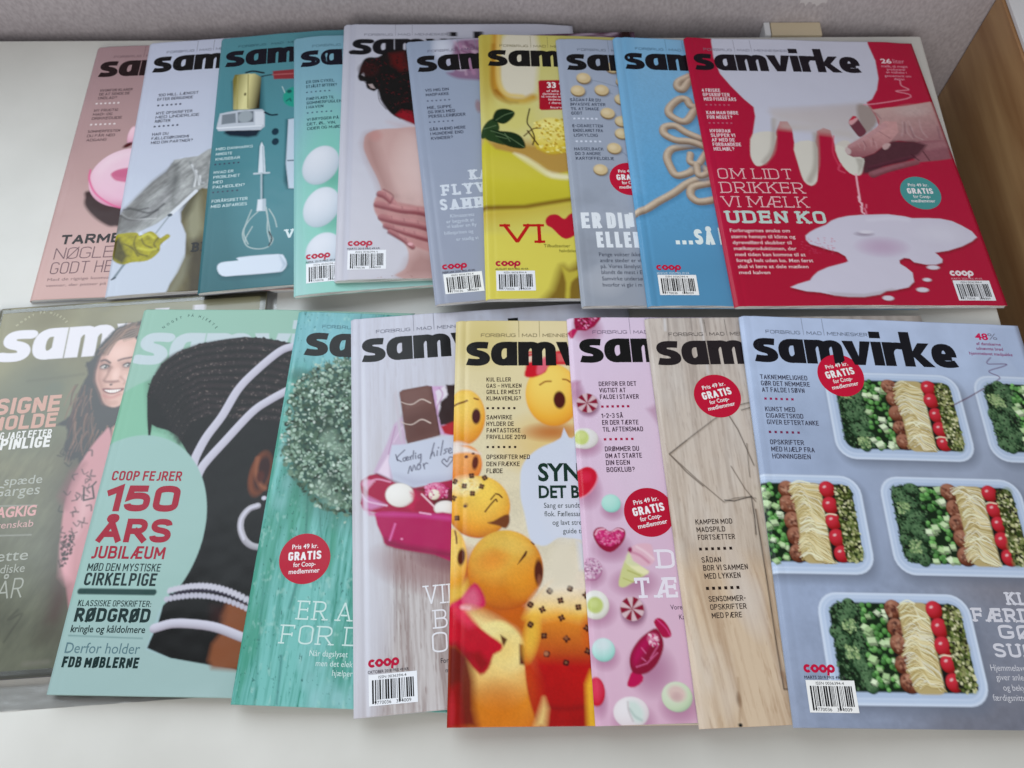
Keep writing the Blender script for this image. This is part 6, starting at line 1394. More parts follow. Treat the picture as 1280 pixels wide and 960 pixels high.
def paint(p, K):
    p.grad((18,9.3),K(122,116,82),(82.9,195.5),K(96,98,84))
    p.noise(0.3,30,24,0.3,5)
    p.glow(158.8,15.4,78.31,19.72,0,K(138,136,112),0.9)
    p.glow(41.4,9.4,25.28,15.89,0,K(96,88,52),0.7)
    p.glow(41.4,88.1,44.79,47.28,0,K(84,94,80),0.6)
    p.noise(0.25,3,10,0.5,15,pts=[(-3.4,116.3),(72.8,115.9),(94.5,273.5),(19.7,268.4)],soft=8)
    p.ell(56.5,74.6,7.23,6.45,0,K(92,98,82),2,alpha=0.6)
    p.line([(35.4,65.5),(56.2,64.6),(76.8,62.9)],1.21,K(84,84,68),1.6,4,alpha=0.6)
    p.glow(84.3,5.3,7.91,5.38,0,K(112,108,84),0.6)
    p.poly([(72.4,122),(101.5,124.2),(93.9,256.3),(80.9,255.4)],K(72,66,58),8,alpha=0.7)
    p.mast(9.5,48,27,196,K(204,200,206))
    p.poly([(122,18.7),(112.9,19.7),(98,23.9),(89.9,31.2),(83.8,41.2),(80.3,52.1),(76.7,53),(79.3,63),(76.6,74.5),(73.9,87.4),(71.6,96.9),(63.3,103.4),(70.8,104.8),(73,112.8),(71.9,120.5),(78,133.1),(83.9,130.6),(91.1,147.6),(115.4,140.5),(132,95.1)],K(52,36,32),1,smooth=3,rough=(0.8,4))
    p.poly([(86.6,68.2),(86,61.2),(87.2,51.9),(88.9,45.7),(93,40),(98,36.1),(103.5,34.9),(113.7,37.2),(118,68.4),(113.3,83.3),(108.9,90.5),(102.4,92.2),(95.6,87.9),(92,80.1),(88.7,73.8)],K(200,158,144),0.8,smooth=3)
    p.poly([(86.7,69),(86,61.2),(87.2,51.9),(89.5,44.9),(91.9,46.7),(89.7,55.2),(90.8,66.2),(95.5,78.9),(99.3,89.7),(95.6,87.9),(92,80.1)],K(150,104,92),3,alpha=0.75)
    p.glow(101,46.6,12.06,8.62,-0.2,K(216,178,166),0.8)
    p.glow(101,65.5,3.5,6.87,0.1,K(216,178,166),0.9)
    p.glow(108.5,69.2,2.79,4.56,0,K(216,178,166),0.5)
    p.poly([(87.7,53.5),(93.1,54.3),(97.3,59),(94.9,61.9),(89.1,59.9)],K(128,90,82),2,alpha=0.7)
    p.poly([(102.2,55),(109,53.6),(113.7,57.1),(113,61.8),(105.9,61.2)],K(140,98,90),2.2,alpha=0.6)
    p.line([(88.3,52.7),(91.3,52.2),(95.2,54.9)],1.55,K(66,46,42),0.8,5)
    p.line([(101.3,53.3),(105.3,52.1),(111.5,51.4)],1.41,K(72,50,46),0.8,5)
    p.ell(91.7,57.9,3.24,1.85,-0.1,K(60,42,40),1)
    p.ell(91.4,58.1,2.11,1.15,-0.1,K(196,184,178),0.6)
    p.ell(92.1,57.9,1.2,1.39,0,K(34,26,26),0.5)
    p.ell(91.5,57.4,0.35,0.39,0,K(230,226,222),0.3)
    p.line([(88.4,57.5),(91.4,56),(95,57.7)],0.77,K(40,28,28),0.5,5)
    p.ell(108.9,57.8,3.24,1.85,-0.1,K(60,42,40),1)
    p.ell(108.7,58.1,2.11,1.16,-0.1,K(196,184,178),0.6)
    p.ell(109.3,57.9,1.2,1.39,0,K(34,26,26),0.5)
    p.ell(108.7,57.4,0.35,0.39,0,K(230,226,222),0.3)
    p.line([(105.7,57.4),(108.6,55.9),(112.2,57.6)],0.77,K(40,28,28),0.5,5)
    p.line([(96.2,58.9),(94.7,65),(93,69.1)],1.41,K(122,82,74),1.4,5,alpha=0.8)
    p.poly([(92.7,69.6),(97.6,70.2),(103.8,70.2),(104.7,71.6),(99.3,72.4),(93.7,71.4)],K(118,78,72),1,alpha=0.85)
    p.ell(98.7,73.5,0.97,0.75,0,K(60,36,36),0.6)
    p.line([(104.9,67.3),(108.4,71.1),(108.4,73.4)],0.84,K(146,98,90),1.2,5,alpha=0.7)
    p.poly([(92.8,76.5),(96.5,76.2),(101.4,77),(108.3,77),(108.5,78.7),(103.4,81),(99.3,81.3),(94.9,79.4)],K(112,60,60),0.7,smooth=3)
    p.poly([(95,77.5),(100.2,77.9),(105.6,77.8),(106.5,78.4),(103.2,80.1),(99.1,80.1),(95.9,78.7)],K(222,212,206),0.4,smooth=3)
    p.line([(94.7,82.2),(100.4,84.2),(106.3,82)],1.8,K(176,112,108),1.4,5,alpha=0.8)
    p.glow(101.8,88.8,6.19,2.95,0,K(176,134,122),0.6)
    p.line([(96.7,77.4),(97,79.4)],0.17,K(150,120,116),0.25,alpha=0.6)
    p.line([(98.3,77.6),(98.7,79.6)],0.17,K(150,120,116),0.25,alpha=0.6)
    p.line([(100,77.7),(100.4,79.7)],0.17,K(150,120,116),0.25,alpha=0.6)
    p.line([(101.7,77.8),(102,79.8)],0.17,K(150,120,116),0.25,alpha=0.6)
    p.line([(103.3,78),(103.7,80)],0.17,K(150,120,116),0.25,alpha=0.6)
    p.line([(105,78.1),(105.4,80.1)],0.17,K(150,120,116),0.25,alpha=0.6)
    p.line([(113.2,23.3),(105.1,26.7),(98,31.1),(92.5,37.1),(89,46.5)],2.88,K(84,62,54),1.4,6,alpha=0.9)
    p.line([(114,24.2),(104.9,25.1),(97.7,29.4)],0.5,K(148,120,104),0.6,5,alpha=0.55)
    p.line([(114,24.7),(105.2,25.8),(98.1,29.9)],0.5,K(96,72,62),0.6,5,alpha=0.55)
    p.line([(113.9,25.1),(105.5,26.4),(98.4,30.4)],0.5,K(168,140,122),0.6,5,alpha=0.55)
    p.line([(113.8,25.6),(105.8,27.1),(98.8,31)],0.5,K(148,120,104),0.6,5,alpha=0.55)
    p.line([(113.7,26.1),(106.1,27.8),(99.2,31.5)],0.5,K(96,72,62),0.6,5,alpha=0.55)
    p.line([(113.7,26.6),(106.5,28.5),(99.5,32)],0.5,K(168,140,122),0.6,5,alpha=0.55)
    p.line([(113.6,27.1),(106.8,29.2),(99.9,32.5)],0.5,K(148,120,104),0.6,5,alpha=0.55)
    p.line([(113.5,27.6),(107.1,29.8),(100.2,33)],0.5,K(96,72,62),0.6,5,alpha=0.55)
    p.line([(113.4,28.1),(107.4,30.5),(100.6,33.6)],0.5,K(168,140,122),0.6,5,alpha=0.55)
    p.line([(113.4,28.5),(107.7,31.2),(101,34.1)],0.5,K(148,120,104),0.6,5,alpha=0.55)
    p.line([(113.3,29),(108,31.9),(101.3,34.6)],0.5,K(96,72,62),0.6,5,alpha=0.55)
    p.line([(113.2,29.5),(108.3,32.5),(101.7,35.1)],0.5,K(168,140,122),0.6,5,alpha=0.55)
    p.line([(113.1,30),(108.6,33.2),(102,35.6)],0.5,K(148,120,104),0.6,5,alpha=0.55)
    p.line([(113.1,30.5),(108.9,33.9),(102.4,36.1)],0.5,K(96,72,62),0.6,5,alpha=0.55)
    p.line([(113,31),(109.2,34.6),(102.7,36.6)],0.5,K(168,140,122),0.6,5,alpha=0.55)
    p.line([(112.9,31.5),(109.5,35.2),(103.1,37.2)],0.5,K(148,120,104),0.6,5,alpha=0.55)
    p.line([(90.1,99.6),(90.4,106.7),(92.6,115.5)],0.93,K(104,76,62),0.6,4,alpha=0.7,taper=(1,0.3))
    p.line([(92.3,101.1),(89.5,108),(88.3,116.5)],0.97,K(44,30,28),0.6,4,alpha=0.7,taper=(1,0.3))
    p.line([(98.2,111.3),(95,118),(93.4,126.4)],0.81,K(128,96,80),0.6,4,alpha=0.7,taper=(1,0.3))
    p.line([(79.3,110.6),(78.7,117.6),(80,126.1)],0.62,K(74,52,44),0.6,4,alpha=0.7,taper=(1,0.3))
    p.line([(111.7,120.3),(110.8,127.2),(111.6,135.6)],1.03,K(104,76,62),0.6,4,alpha=0.7,taper=(1,0.3))
    p.line([(71.9,71.6),(70.6,78.9),(71.1,87.9)],0.65,K(44,30,28),0.6,4,alpha=0.7,taper=(1,0.3))
    p.line([(74.4,83),(71,90),(69.2,98.7)],0.95,K(128,96,80),0.6,4,alpha=0.7,taper=(1,0.3))
    p.line([(91.9,113.1),(90.5,120),(90.8,128.5)],1.05,K(74,52,44),0.6,4,alpha=0.7,taper=(1,0.3))
    p.line([(92.6,104.7),(90.9,111.6),(91,120.2)],0.79,K(104,76,62),0.6,4,alpha=0.7,taper=(1,0.3))
    p.line([(112.5,121.8),(112.3,128.7),(114,137.2)],1.09,K(44,30,28),0.6,4,alpha=0.7,taper=(1,0.3))
    p.line([(76.3,82.5),(74,89.7),(73.4,98.4)],0.65,K(128,96,80),0.6,4,alpha=0.7,taper=(1,0.3))
    p.line([(85,91.5),(85,98.7),(86.9,107.6)],0.88,K(74,52,44),0.6,4,alpha=0.7,taper=(1,0.3))
    p.line([(110.1,114.7),(106.5,121.4),(104.3,129.7)],0.74,K(104,76,62),0.6,4,alpha=0.7,taper=(1,0.3))
    p.line([(87.9,95.1),(88.4,102.3),(90.9,111.2)],0.89,K(44,30,28),0.6,4,alpha=0.7,taper=(1,0.3))
    p.line([(77.2,101.9),(77,109),(78.6,117.7)],0.79,K(128,96,80),0.6,4,alpha=0.7,taper=(1,0.3))
    p.line([(73.5,87.3),(74,94.6),(76.6,103.6)],1.16,K(74,52,44),0.6,4,alpha=0.7,taper=(1,0.3))
    p.line([(73.3,83.1),(70.2,90.2),(68.7,98.9)],0.64,K(104,76,62),0.6,4,alpha=0.7,taper=(1,0.3))
    p.line([(83.7,80.5),(82.5,87.8),(83.1,96.7)],0.93,K(44,30,28),0.6,4,alpha=0.7,taper=(1,0.3))
    p.line([(82.2,107.2),(79.3,114),(77.9,122.4)],1.06,K(128,96,80),0.6,4,alpha=0.7,taper=(1,0.3))
    p.line([(74.7,91.7),(72.1,98.7),(71.2,107.4)],0.8,K(74,52,44),0.6,4,alpha=0.7,taper=(1,0.3))
    p.line([(110.2,112.7),(107.9,119.5),(107.1,127.9)],1.23,K(104,76,62),0.6,4,alpha=0.7,taper=(1,0.3))
    p.line([(76,90.5),(76.1,97.8),(78.1,106.6)],1.07,K(44,30,28),0.6,4,alpha=0.7,taper=(1,0.3))
    p.line([(81.1,119.1),(78.6,125.9),(77.6,134.1)],0.77,K(128,96,80),0.6,4,alpha=0.7,taper=(1,0.3))
    p.line([(84.5,88),(82.2,95.1),(81.6,103.8)],0.65,K(74,52,44),0.6,4,alpha=0.7,taper=(1,0.3))
    p.line([(77.4,99.7),(75,106.6),(74.1,115.2)],1.04,K(104,76,62),0.6,4,alpha=0.7,taper=(1,0.3))
    p.line([(79.1,93.6),(79.6,100.8),(82.1,109.7)],0.95,K(44,30,28),0.6,4,alpha=0.7,taper=(1,0.3))
    p.line([(96.8,114.6),(94,121.4),(92.8,129.7)],0.7,K(128,96,80),0.6,4,alpha=0.7,taper=(1,0.3))
    p.line([(108.1,113.2),(105.6,120),(104.6,128.4)],0.72,K(74,52,44),0.6,4,alpha=0.7,taper=(1,0.3))
    p.line([(103.1,118.5),(100.3,125.3),(99.1,133.6)],1.27,K(104,76,62),0.6,4,alpha=0.7,taper=(1,0.3))
    p.line([(105.6,102.9),(103.8,109.8),(103.6,118.4)],0.67,K(44,30,28),0.6,4,alpha=0.7,taper=(1,0.3))
    p.line([(78.8,117.7),(76.3,124.5),(75.5,132.8)],1.1,K(128,96,80),0.6,4,alpha=0.7,taper=(1,0.3))
    p.line([(85.3,111.7),(84.3,118.6),(85,127.2)],0.8,K(74,52,44),0.6,4,alpha=0.7,taper=(1,0.3))
    p.line([(81.6,106.6),(78.4,113.4),(76.7,121.8)],0.76,K(104,76,62),0.6,4,alpha=0.7,taper=(1,0.3))
    p.line([(96.1,113.9),(95.1,120.8),(95.9,129.3)],0.79,K(44,30,28),0.6,4,alpha=0.7,taper=(1,0.3))
    p.line([(85.8,82),(82.3,89.1),(80.4,97.7)],0.8,K(128,96,80),0.6,4,alpha=0.7,taper=(1,0.3))
    p.line([(77,74.2),(74.2,81.4),(73,90.3)],0.88,K(74,52,44),0.6,4,alpha=0.7,taper=(1,0.3))
    p.line([(79.6,78),(77.6,85.2),(77.3,94)],1.27,K(104,76,62),0.6,4,alpha=0.7,taper=(1,0.3))
    p.line([(109.5,105.7),(108.7,112.7),(109.8,121.3)],1.02,K(44,30,28),0.6,4,alpha=0.7,taper=(1,0.3))
    p.line([(71.8,72.6),(68.4,79.7),(66.5,88.5)],1.29,K(128,96,80),0.6,4,alpha=0.7,taper=(1,0.3))
    p.line([(101.9,119.5),(98.5,126.1),(96.5,134.4)],1.04,K(74,52,44),0.6,4,alpha=0.7,taper=(1,0.3))
    p.line([(92.5,107.9),(90.3,114.8),(89.7,123.2)],1.32,K(104,76,62),0.6,4,alpha=0.7,taper=(1,0.3))
    p.line([(76.6,97.9),(76.2,105),(77.6,113.7)],1.26,K(44,30,28),0.6,4,alpha=0.7,taper=(1,0.3))
    p.line([(101.3,107.3),(100.9,114.3),(102.5,123)],1.26,K(128,96,80),0.6,4,alpha=0.7,taper=(1,0.3))
    p.line([(87.5,105.3),(87.7,112.4),(89.9,121.1)],1.23,K(74,52,44),0.6,4,alpha=0.7,taper=(1,0.3))
    p.line([(90.7,110.6),(90.7,117.6),(92.6,126.2)],1.01,K(104,76,62),0.6,4,alpha=0.7,taper=(1,0.3))
    p.line([(82.6,90.5),(81.5,97.6),(82.2,106.4)],1.05,K(44,30,28),0.6,4,alpha=0.7,taper=(1,0.3))
    p.line([(77.6,102.4),(78.2,109.6),(80.8,118.3)],1.24,K(128,96,80),0.6,4,alpha=0.7,taper=(1,0.3))
    p.line([(84.3,90.9),(83.8,98.1),(85.2,106.9)],1.03,K(74,52,44),0.6,4,alpha=0.7,taper=(1,0.3))
    p.line([(91.9,112.9),(88.7,119.7),(87,128)],1.13,K(104,76,62),0.6,4,alpha=0.7,taper=(1,0.3))
    p.line([(75.4,100.4),(74,107.4),(74.3,116.1)],0.76,K(44,30,28),0.6,4,alpha=0.7,taper=(1,0.3))
    p.line([(84.7,96.2),(83.7,103.3),(84.6,112)],1.27,K(128,96,80),0.6,4,alpha=0.7,taper=(1,0.3))
    p.line([(73.5,71.5),(71.2,78.8),(70.7,87.7)],1.12,K(74,52,44),0.6,4,alpha=0.7,taper=(1,0.3))
    p.line([(74,79.4),(74.3,86.8),(76.6,95.8)],1.1,K(104,76,62),0.6,4,alpha=0.7,taper=(1,0.3))
    p.line([(92.3,115.4),(90.2,122.2),(89.6,130.6)],1.07,K(44,30,28),0.6,4,alpha=0.7,taper=(1,0.3))
    p.line([(76.1,92.3),(76,99.5),(77.8,108.3)],1.27,K(128,96,80),0.6,4,alpha=0.7,taper=(1,0.3))
    p.line([(86.7,90.9),(85.6,98),(86.3,106.8)],0.83,K(74,52,44),0.6,4,alpha=0.7,taper=(1,0.3))
    p.line([(75.7,95.4),(75.7,102.6),(77.6,111.4)],1.22,K(104,76,62),0.6,4,alpha=0.7,taper=(1,0.3))
    p.line([(102.2,118.9),(99.8,125.7),(98.9,134)],0.71,K(44,30,28),0.6,4,alpha=0.7,taper=(1,0.3))
    p.line([(78.9,85),(76.3,92),(75.3,100.8)],0.91,K(128,96,80),0.6,4,alpha=0.7,taper=(1,0.3))
    p.line([(83.5,95.9),(81.3,102.9),(80.8,111.5)],1.21,K(74,52,44),0.6,4,alpha=0.7,taper=(1,0.3))
    p.line([(88.9,94.3),(85.6,101.3),(83.9,109.8)],0.62,K(104,76,62),0.6,4,alpha=0.7,taper=(1,0.3))
    p.line([(83.8,73.8),(83.2,81.2),(84.5,90.2)],1.03,K(44,30,28),0.6,4,alpha=0.7,taper=(1,0.3))
    p.line([(86.9,110.3),(83.5,117.1),(81.5,125.4)],0.69,K(128,96,80),0.6,4,alpha=0.7,taper=(1,0.3))
    p.line([(76.8,72.4),(76.8,79.9),(78.7,89)],0.78,K(74,52,44),0.6,4,alpha=0.7,taper=(1,0.3))
    p.line([(71.9,73.2),(71,80.5),(72.1,89.5)],0.94,K(104,76,62),0.6,4,alpha=0.7,taper=(1,0.3))
    p.line([(97.1,104.7),(96.9,111.7),(98.5,120.4)],1.29,K(44,30,28),0.6,4,alpha=0.7,taper=(1,0.3))
    p.line([(82,81.5),(80.5,88.7),(80.7,97.6)],0.73,K(128,96,80),0.6,4,alpha=0.7,taper=(1,0.3))
    p.line([(73.5,94.1),(73,101.2),(74.3,110)],0.73,K(74,52,44),0.6,4,alpha=0.7,taper=(1,0.3))
    p.line([(76.6,88.2),(76,95.4),(77.3,104.3)],0.98,K(104,76,62),0.6,4,alpha=0.7,taper=(1,0.3))
    p.line([(97.3,109.5),(95.4,116.3),(95.1,124.8)],1.17,K(44,30,28),0.6,4,alpha=0.7,taper=(1,0.3))
    p.line([(84.7,76.2),(85,83.6),(87.4,92.7)],1.14,K(128,96,80),0.6,4,alpha=0.7,taper=(1,0.3))
    p.line([(75.2,93.3),(74.3,100.5),(75.3,109.2)],1.27,K(74,52,44),0.6,4,alpha=0.7,taper=(1,0.3))
    p.line([(87.5,99.8),(87.6,106.9),(89.6,115.7)],1.18,K(104,76,62),0.6,4,alpha=0.7,taper=(1,0.3))
    p.line([(88.4,94.8),(87.5,102),(88.5,110.7)],0.75,K(44,30,28),0.6,4,alpha=0.7,taper=(1,0.3))
    p.line([(101.6,112.7),(100.6,119.6),(101.5,128.2)],1.11,K(128,96,80),0.6,4,alpha=0.7,taper=(1,0.3))
    p.line([(84.4,115.2),(84.9,122.2),(87.4,130.8)],1.3,K(74,52,44),0.6,4,alpha=0.7,taper=(1,0.3))
    p.line([(94.9,110.9),(92.7,117.7),(92.1,126.2)],1.25,K(104,76,62),0.6,4,alpha=0.7,taper=(1,0.3))
    p.line([(86,89.1),(82.8,96.1),(81.2,104.7)],0.92,K(44,30,28),0.6,4,alpha=0.7,taper=(1,0.3))
    p.line([(95.2,109.9),(93.6,116.8),(93.8,125.3)],0.61,K(128,96,80),0.6,4,alpha=0.7,taper=(1,0.3))
    p.line([(82.9,74.9),(82.7,82.3),(84.5,91.3)],0.73,K(74,52,44),0.6,4,alpha=0.7,taper=(1,0.3))
    p.line([(87.8,110.2),(84.8,117),(83.5,125.4)],0.7,K(104,76,62),0.6,4,alpha=0.7,taper=(1,0.3))
    p.line([(93.6,107.6),(93.6,114.7),(95.4,123.3)],1.09,K(44,30,28),0.6,4,alpha=0.7,taper=(1,0.3))
    p.line([(88.6,96.2),(89,103.4),(91.4,112.3)],0.66,K(128,96,80),0.6,4,alpha=0.7,taper=(1,0.3))
    p.line([(77.3,97),(75,104),(74.4,112.6)],1.13,K(74,52,44),0.6,4,alpha=0.7,taper=(1,0.3))
    p.line([(83.9,97.3),(83.9,104.5),(85.8,113.3)],1.01,K(104,76,62),0.6,4,alpha=0.7,taper=(1,0.3))
    p.line([(77.5,90),(77.5,97.2),(79.5,106.1)],1.27,K(44,30,28),0.6,4,alpha=0.7,taper=(1,0.3))
    p.line([(83.8,112.9),(84.3,119.9),(86.8,128.5)],0.97,K(128,96,80),0.6,4,alpha=0.7,taper=(1,0.3))
    p.line([(80.2,81.4),(78.9,88.6),(79.5,97.5)],0.98,K(74,52,44),0.6,4,alpha=0.7,taper=(1,0.3))
    p.line([(79.3,72.8),(79.8,80.3),(82.4,89.4)],0.99,K(104,76,62),0.6,4,alpha=0.7,taper=(1,0.3))
    p.line([(90.2,111),(89,117.9),(89.5,126.5)],0.95,K(44,30,28),0.6,4,alpha=0.7,taper=(1,0.3))
    p.line([(105,20.3),(99,28.8),(92.2,48)],0.75,K(112,84,70),0.6,5,alpha=0.6)
    p.line([(107.1,20.8),(98.7,30.9),(91,43.3)],0.77,K(50,36,32),0.6,5,alpha=0.6)
    p.line([(110.1,23.7),(101.2,27.5),(89.3,38.4)],0.71,K(140,110,92),0.6,5,alpha=0.6)
    p.line([(109.8,24.1),(97.6,28.4),(88.2,39.2)],0.97,K(112,84,70),0.6,5,alpha=0.6)
    p.line([(110.7,23.2),(97,27.5),(88.1,42.6)],0.8,K(50,36,32),0.6,5,alpha=0.6)
    p.line([(108,23.1),(96.5,27.5),(89.2,44.8)],0.87,K(140,110,92),0.6,5,alpha=0.6)
    p.line([(103.9,23.2),(100.8,28),(90.3,46.7)],1.05,K(112,84,70),0.6,5,alpha=0.6)
    p.line([(108.7,22),(101.2,28),(92.4,47.6)],0.69,K(50,36,32),0.6,5,alpha=0.6)
    p.line([(109.7,24.3),(97,27),(90.4,42.6)],0.99,K(140,110,92),0.6,5,alpha=0.6)
    p.line([(110.6,22.6),(99.6,26.8),(86,45)],1.05,K(112,84,70),0.6,5,alpha=0.6)
    p.line([(102.4,20.4),(99.1,30.7),(88.3,45.2)],0.71,K(50,36,32),0.6,5,alpha=0.6)
    p.line([(110.8,21),(96,29.3),(88.2,44)],0.69,K(140,110,92),0.6,5,alpha=0.6)
    p.line([(109.9,21.5),(101.3,32.1),(90.6,39.3)],0.65,K(112,84,70),0.6,5,alpha=0.6)
    p.line([(102.9,22.3),(100.3,28.5),(87.7,43.4)],0.83,K(50,36,32),0.6,5,alpha=0.6)
    p.line([(105.8,20.1),(100.3,31.2),(85.4,42.6)],0.97,K(140,110,92),0.6,5,alpha=0.6)
    p.line([(107.8,21.3),(96.7,29.2),(84.9,47.1)],1,K(112,84,70),0.6,5,alpha=0.6)
    p.line([(105.5,24.6),(99.5,28.8),(88.7,43.4)],1.08,K(50,36,32),0.6,5,alpha=0.6)
    p.line([(104.1,21.3),(101.6,30.8),(90.6,46.7)],0.82,K(140,110,92),0.6,5,alpha=0.6)
    p.line([(103.7,24.6),(100.2,30.8),(89.9,42.4)],0.96,K(112,84,70),0.6,5,alpha=0.6)
    p.line([(111,22.3),(98.2,26.6),(87.1,44.6)],0.92,K(50,36,32),0.6,5,alpha=0.6)
    p.line([(110,25.4),(99.7,28.5),(89.3,44.1)],0.87,K(140,110,92),0.6,5,alpha=0.6)
    p.line([(108.5,25.6),(99.9,30.4),(90.8,48.5)],0.63,K(112,84,70),0.6,5,alpha=0.6)
    p.line([(106.2,24),(97.2,28.6),(84,39.8)],0.8,K(50,36,32),0.6,5,alpha=0.6)
    p.line([(110.7,21.8),(101.4,29.7),(88.8,48.2)],0.89,K(140,110,92),0.6,5,alpha=0.6)
    p.line([(102.6,23.2),(100.4,27.1),(89.2,46.1)],0.65,K(112,84,70),0.6,5,alpha=0.6)
    p.line([(102.8,20.7),(98.4,27.5),(88.1,44.4)],0.65,K(50,36,32),0.6,5,alpha=0.6)
    p.poly([(104.9,109),(111.3,103.1),(124.1,100.9),(127.5,126.2),(108.7,134)],K(186,140,128),1.2)
    p.poly([(99.5,111.7),(102.7,108.8),(106.3,118.4),(110.1,134.1),(111.9,155.1),(112.5,274.8),(91.9,223),(83.7,199.7),(81,177.2),(80.6,160),(82.5,147),(86.2,135.3),(92.5,122)],K(182,128,132),0.9,smooth=3)
    p.poly([(76.1,158.2),(82,167.4),(83.6,153),(89.1,135.5),(81.5,140.9)],K(120,76,82),4,alpha=0.8)
    p.poly([(83.8,192.8),(89.7,187.7),(93.6,217.8),(91.4,220.3),(86.4,214.7)],K(206,150,156),3,alpha=0.8)
    p.poly([(90.5,160.8),(96.4,153.9),(97.9,171.4),(92.4,187.9)],K(206,164,166),4,alpha=0.7)
    p.line([(93.5,178.8),(91.9,181),(88.8,178.2)],0.85,K(50,38,40),0.5,5,alpha=0.75)
    p.line([(96,175.5),(95.9,178.6),(92.1,177.4)],1.1,K(50,38,40),0.5,5,alpha=0.75)
    p.line([(78,120.8),(78.7,124.2),(74.9,124)],0.75,K(50,38,40),0.5,5,alpha=0.75)
    p.line([(87.4,192.8),(85.4,194.6),(82.6,191.5)],1.18,K(50,38,40),0.5,5,alpha=0.75)
    p.line([(89.8,125.4),(93,125.4),(93.8,129.5)],1.27,K(50,38,40),0.5,5,alpha=0.75)
    p.line([(87.9,206.4),(85.4,207.5),(83.4,204.1)],0.94,K(50,38,40),0.5,5,alpha=0.75)
    p.line([(98.5,145.3),(95.3,144.6),(95.4,140.7)],1.25,K(50,38,40),0.5,5,alpha=0.75)
    p.line([(96.1,166.8),(99.1,166.6),(100.1,170.5)],1.16,K(50,38,40),0.5,5,alpha=0.75)
    p.line([(87.4,131.7),(84.7,129.2),(87,126.6)],0.98,K(50,38,40),0.5,5,alpha=0.75)
    p.line([(76.4,124.6),(73.2,123.7),(73.2,119.7)],0.8,K(50,38,40),0.5,5,alpha=0.75)
    p.line([(92.7,185.2),(89.9,185.9),(88.4,182.2)],0.84,K(50,38,40),0.5,5,alpha=0.75)
    p.line([(92,161.9),(92,158.7),(95.8,159.8)],1,K(50,38,40),0.5,5,alpha=0.75)
    p.line([(92.6,144.4),(95.4,146.7),(93.3,149.4)],1.22,K(50,38,40),0.5,5,alpha=0.75)
    p.line([(84.1,147),(82.3,143.8),(85.6,142.6)],1.03,K(50,38,40),0.5,5,alpha=0.75)
    p.line([(95.6,182.2),(95.2,179.1),(98.9,179.6)],0.8,K(50,38,40),0.5,5,alpha=0.75)
    p.line([(72.5,125.1),(72.7,128.5),(68.8,127.5)],0.97,K(50,38,40),0.5,5,alpha=0.75)
    p.line([(87.6,130.5),(84.4,129.4),(84.9,125.5)],0.76,K(50,38,40),0.5,5,alpha=0.75)
    p.line([(84.4,185.4),(81.4,184.2),(82,180.8)],1.04,K(50,38,40),0.5,5,alpha=0.75)
    p.line([(87.9,167.2),(89.2,170.3),(85.7,170.9)],0.89,K(50,38,40),0.5,5,alpha=0.75)
    p.line([(74.5,131.2),(75.1,128.1),(78.9,130)],1.08,K(50,38,40),0.5,5,alpha=0.75)
    p.line([(93.1,141.9),(90.5,143.2),(88.3,139.5)],0.86,K(50,38,40),0.5,5,alpha=0.75)
    p.line([(96.6,157.4),(94.4,154.6),(97.2,152.6)],1.27,K(50,38,40),0.5,5,alpha=0.75)
    p.line([(88,173.8),(87.3,170.6),(91.1,170.9)],1.21,K(50,38,40),0.5,5,alpha=0.75)
    p.line([(87.4,156.7),(90.3,158.8),(88.6,161.7)],1.2,K(50,38,40),0.5,5,alpha=0.75)
    p.line([(73.9,127.5),(70.7,125.9),(71.7,122.3)],1,K(50,38,40),0.5,5,alpha=0.75)
    p.line([(92.5,150.3),(92.4,147),(96.3,148.1)],0.75,K(50,38,40),0.5,5,alpha=0.75)
    p.line([(87.2,184.3),(90.1,186),(88.8,189.1)],0.86,K(50,38,40),0.5,5,alpha=0.75)
    p.line([(80,134),(78.5,136.4),(75.1,133.6)],1.14,K(50,38,40),0.5,5,alpha=0.75)
    p.line([(81.6,131.5),(80.2,128.2),(83.8,127.5)],1.05,K(50,38,40),0.5,5,alpha=0.75)
    p.line([(95.4,151.1),(94.6,153.9),(90.9,151.9)],0.94,K(50,38,40),0.5,5,alpha=0.75)
    p.line([(83,155.6),(81.3,157.9),(78.1,155)],0.91,K(50,38,40),0.5,5,alpha=0.75)
    p.line([(87,158.4),(88.5,161.6),(85.2,162.5)],1.02,K(50,38,40),0.5,5,alpha=0.75)
    p.line([(87.9,193.2),(89.8,191.3),(92.7,194.3)],0.84,K(50,38,40),0.5,5,alpha=0.75)
    p.line([(80.2,170.1),(77.1,169),(77.5,165.4)],1.02,K(50,38,40),0.5,5,alpha=0.75)
    p.line([(92.1,153.6),(93.4,162.7),(100.4,161.5),(97.8,152.5),(99.9,149.7)],1.28,K(50,38,40),0.4,0)
    p.scat([(82.1,187.1),(92.2,186.5),(91.2,204.3),(85.4,209.3)],60,0.6,1.4,0.4,[K(50,38,40),K(70,50,52)],3)
    p.poly([(85,214.6),(93,221.8),(94.6,231),(89,243.4),(83.7,243.1)],K(78,58,56),5,alpha=0.7)
    p.line([(57.6,255.1),(61.3,247.8),(65.8,238),(57.3,241.2),(62.6,235.2)],1.18,K(62,62,56),0.8,5,alpha=0.6)
    p.line([(73.5,269.7),(88.7,269.5)],1.55,K(120,116,108),2,3,alpha=0.6)
    p.line([(26.8,162.1),(61.3,163.8)],0.56,K(150,150,142),0.3)
    p.line([(31.5,183.5),(61.3,184.8)],0.56,K(150,150,142),0.3)
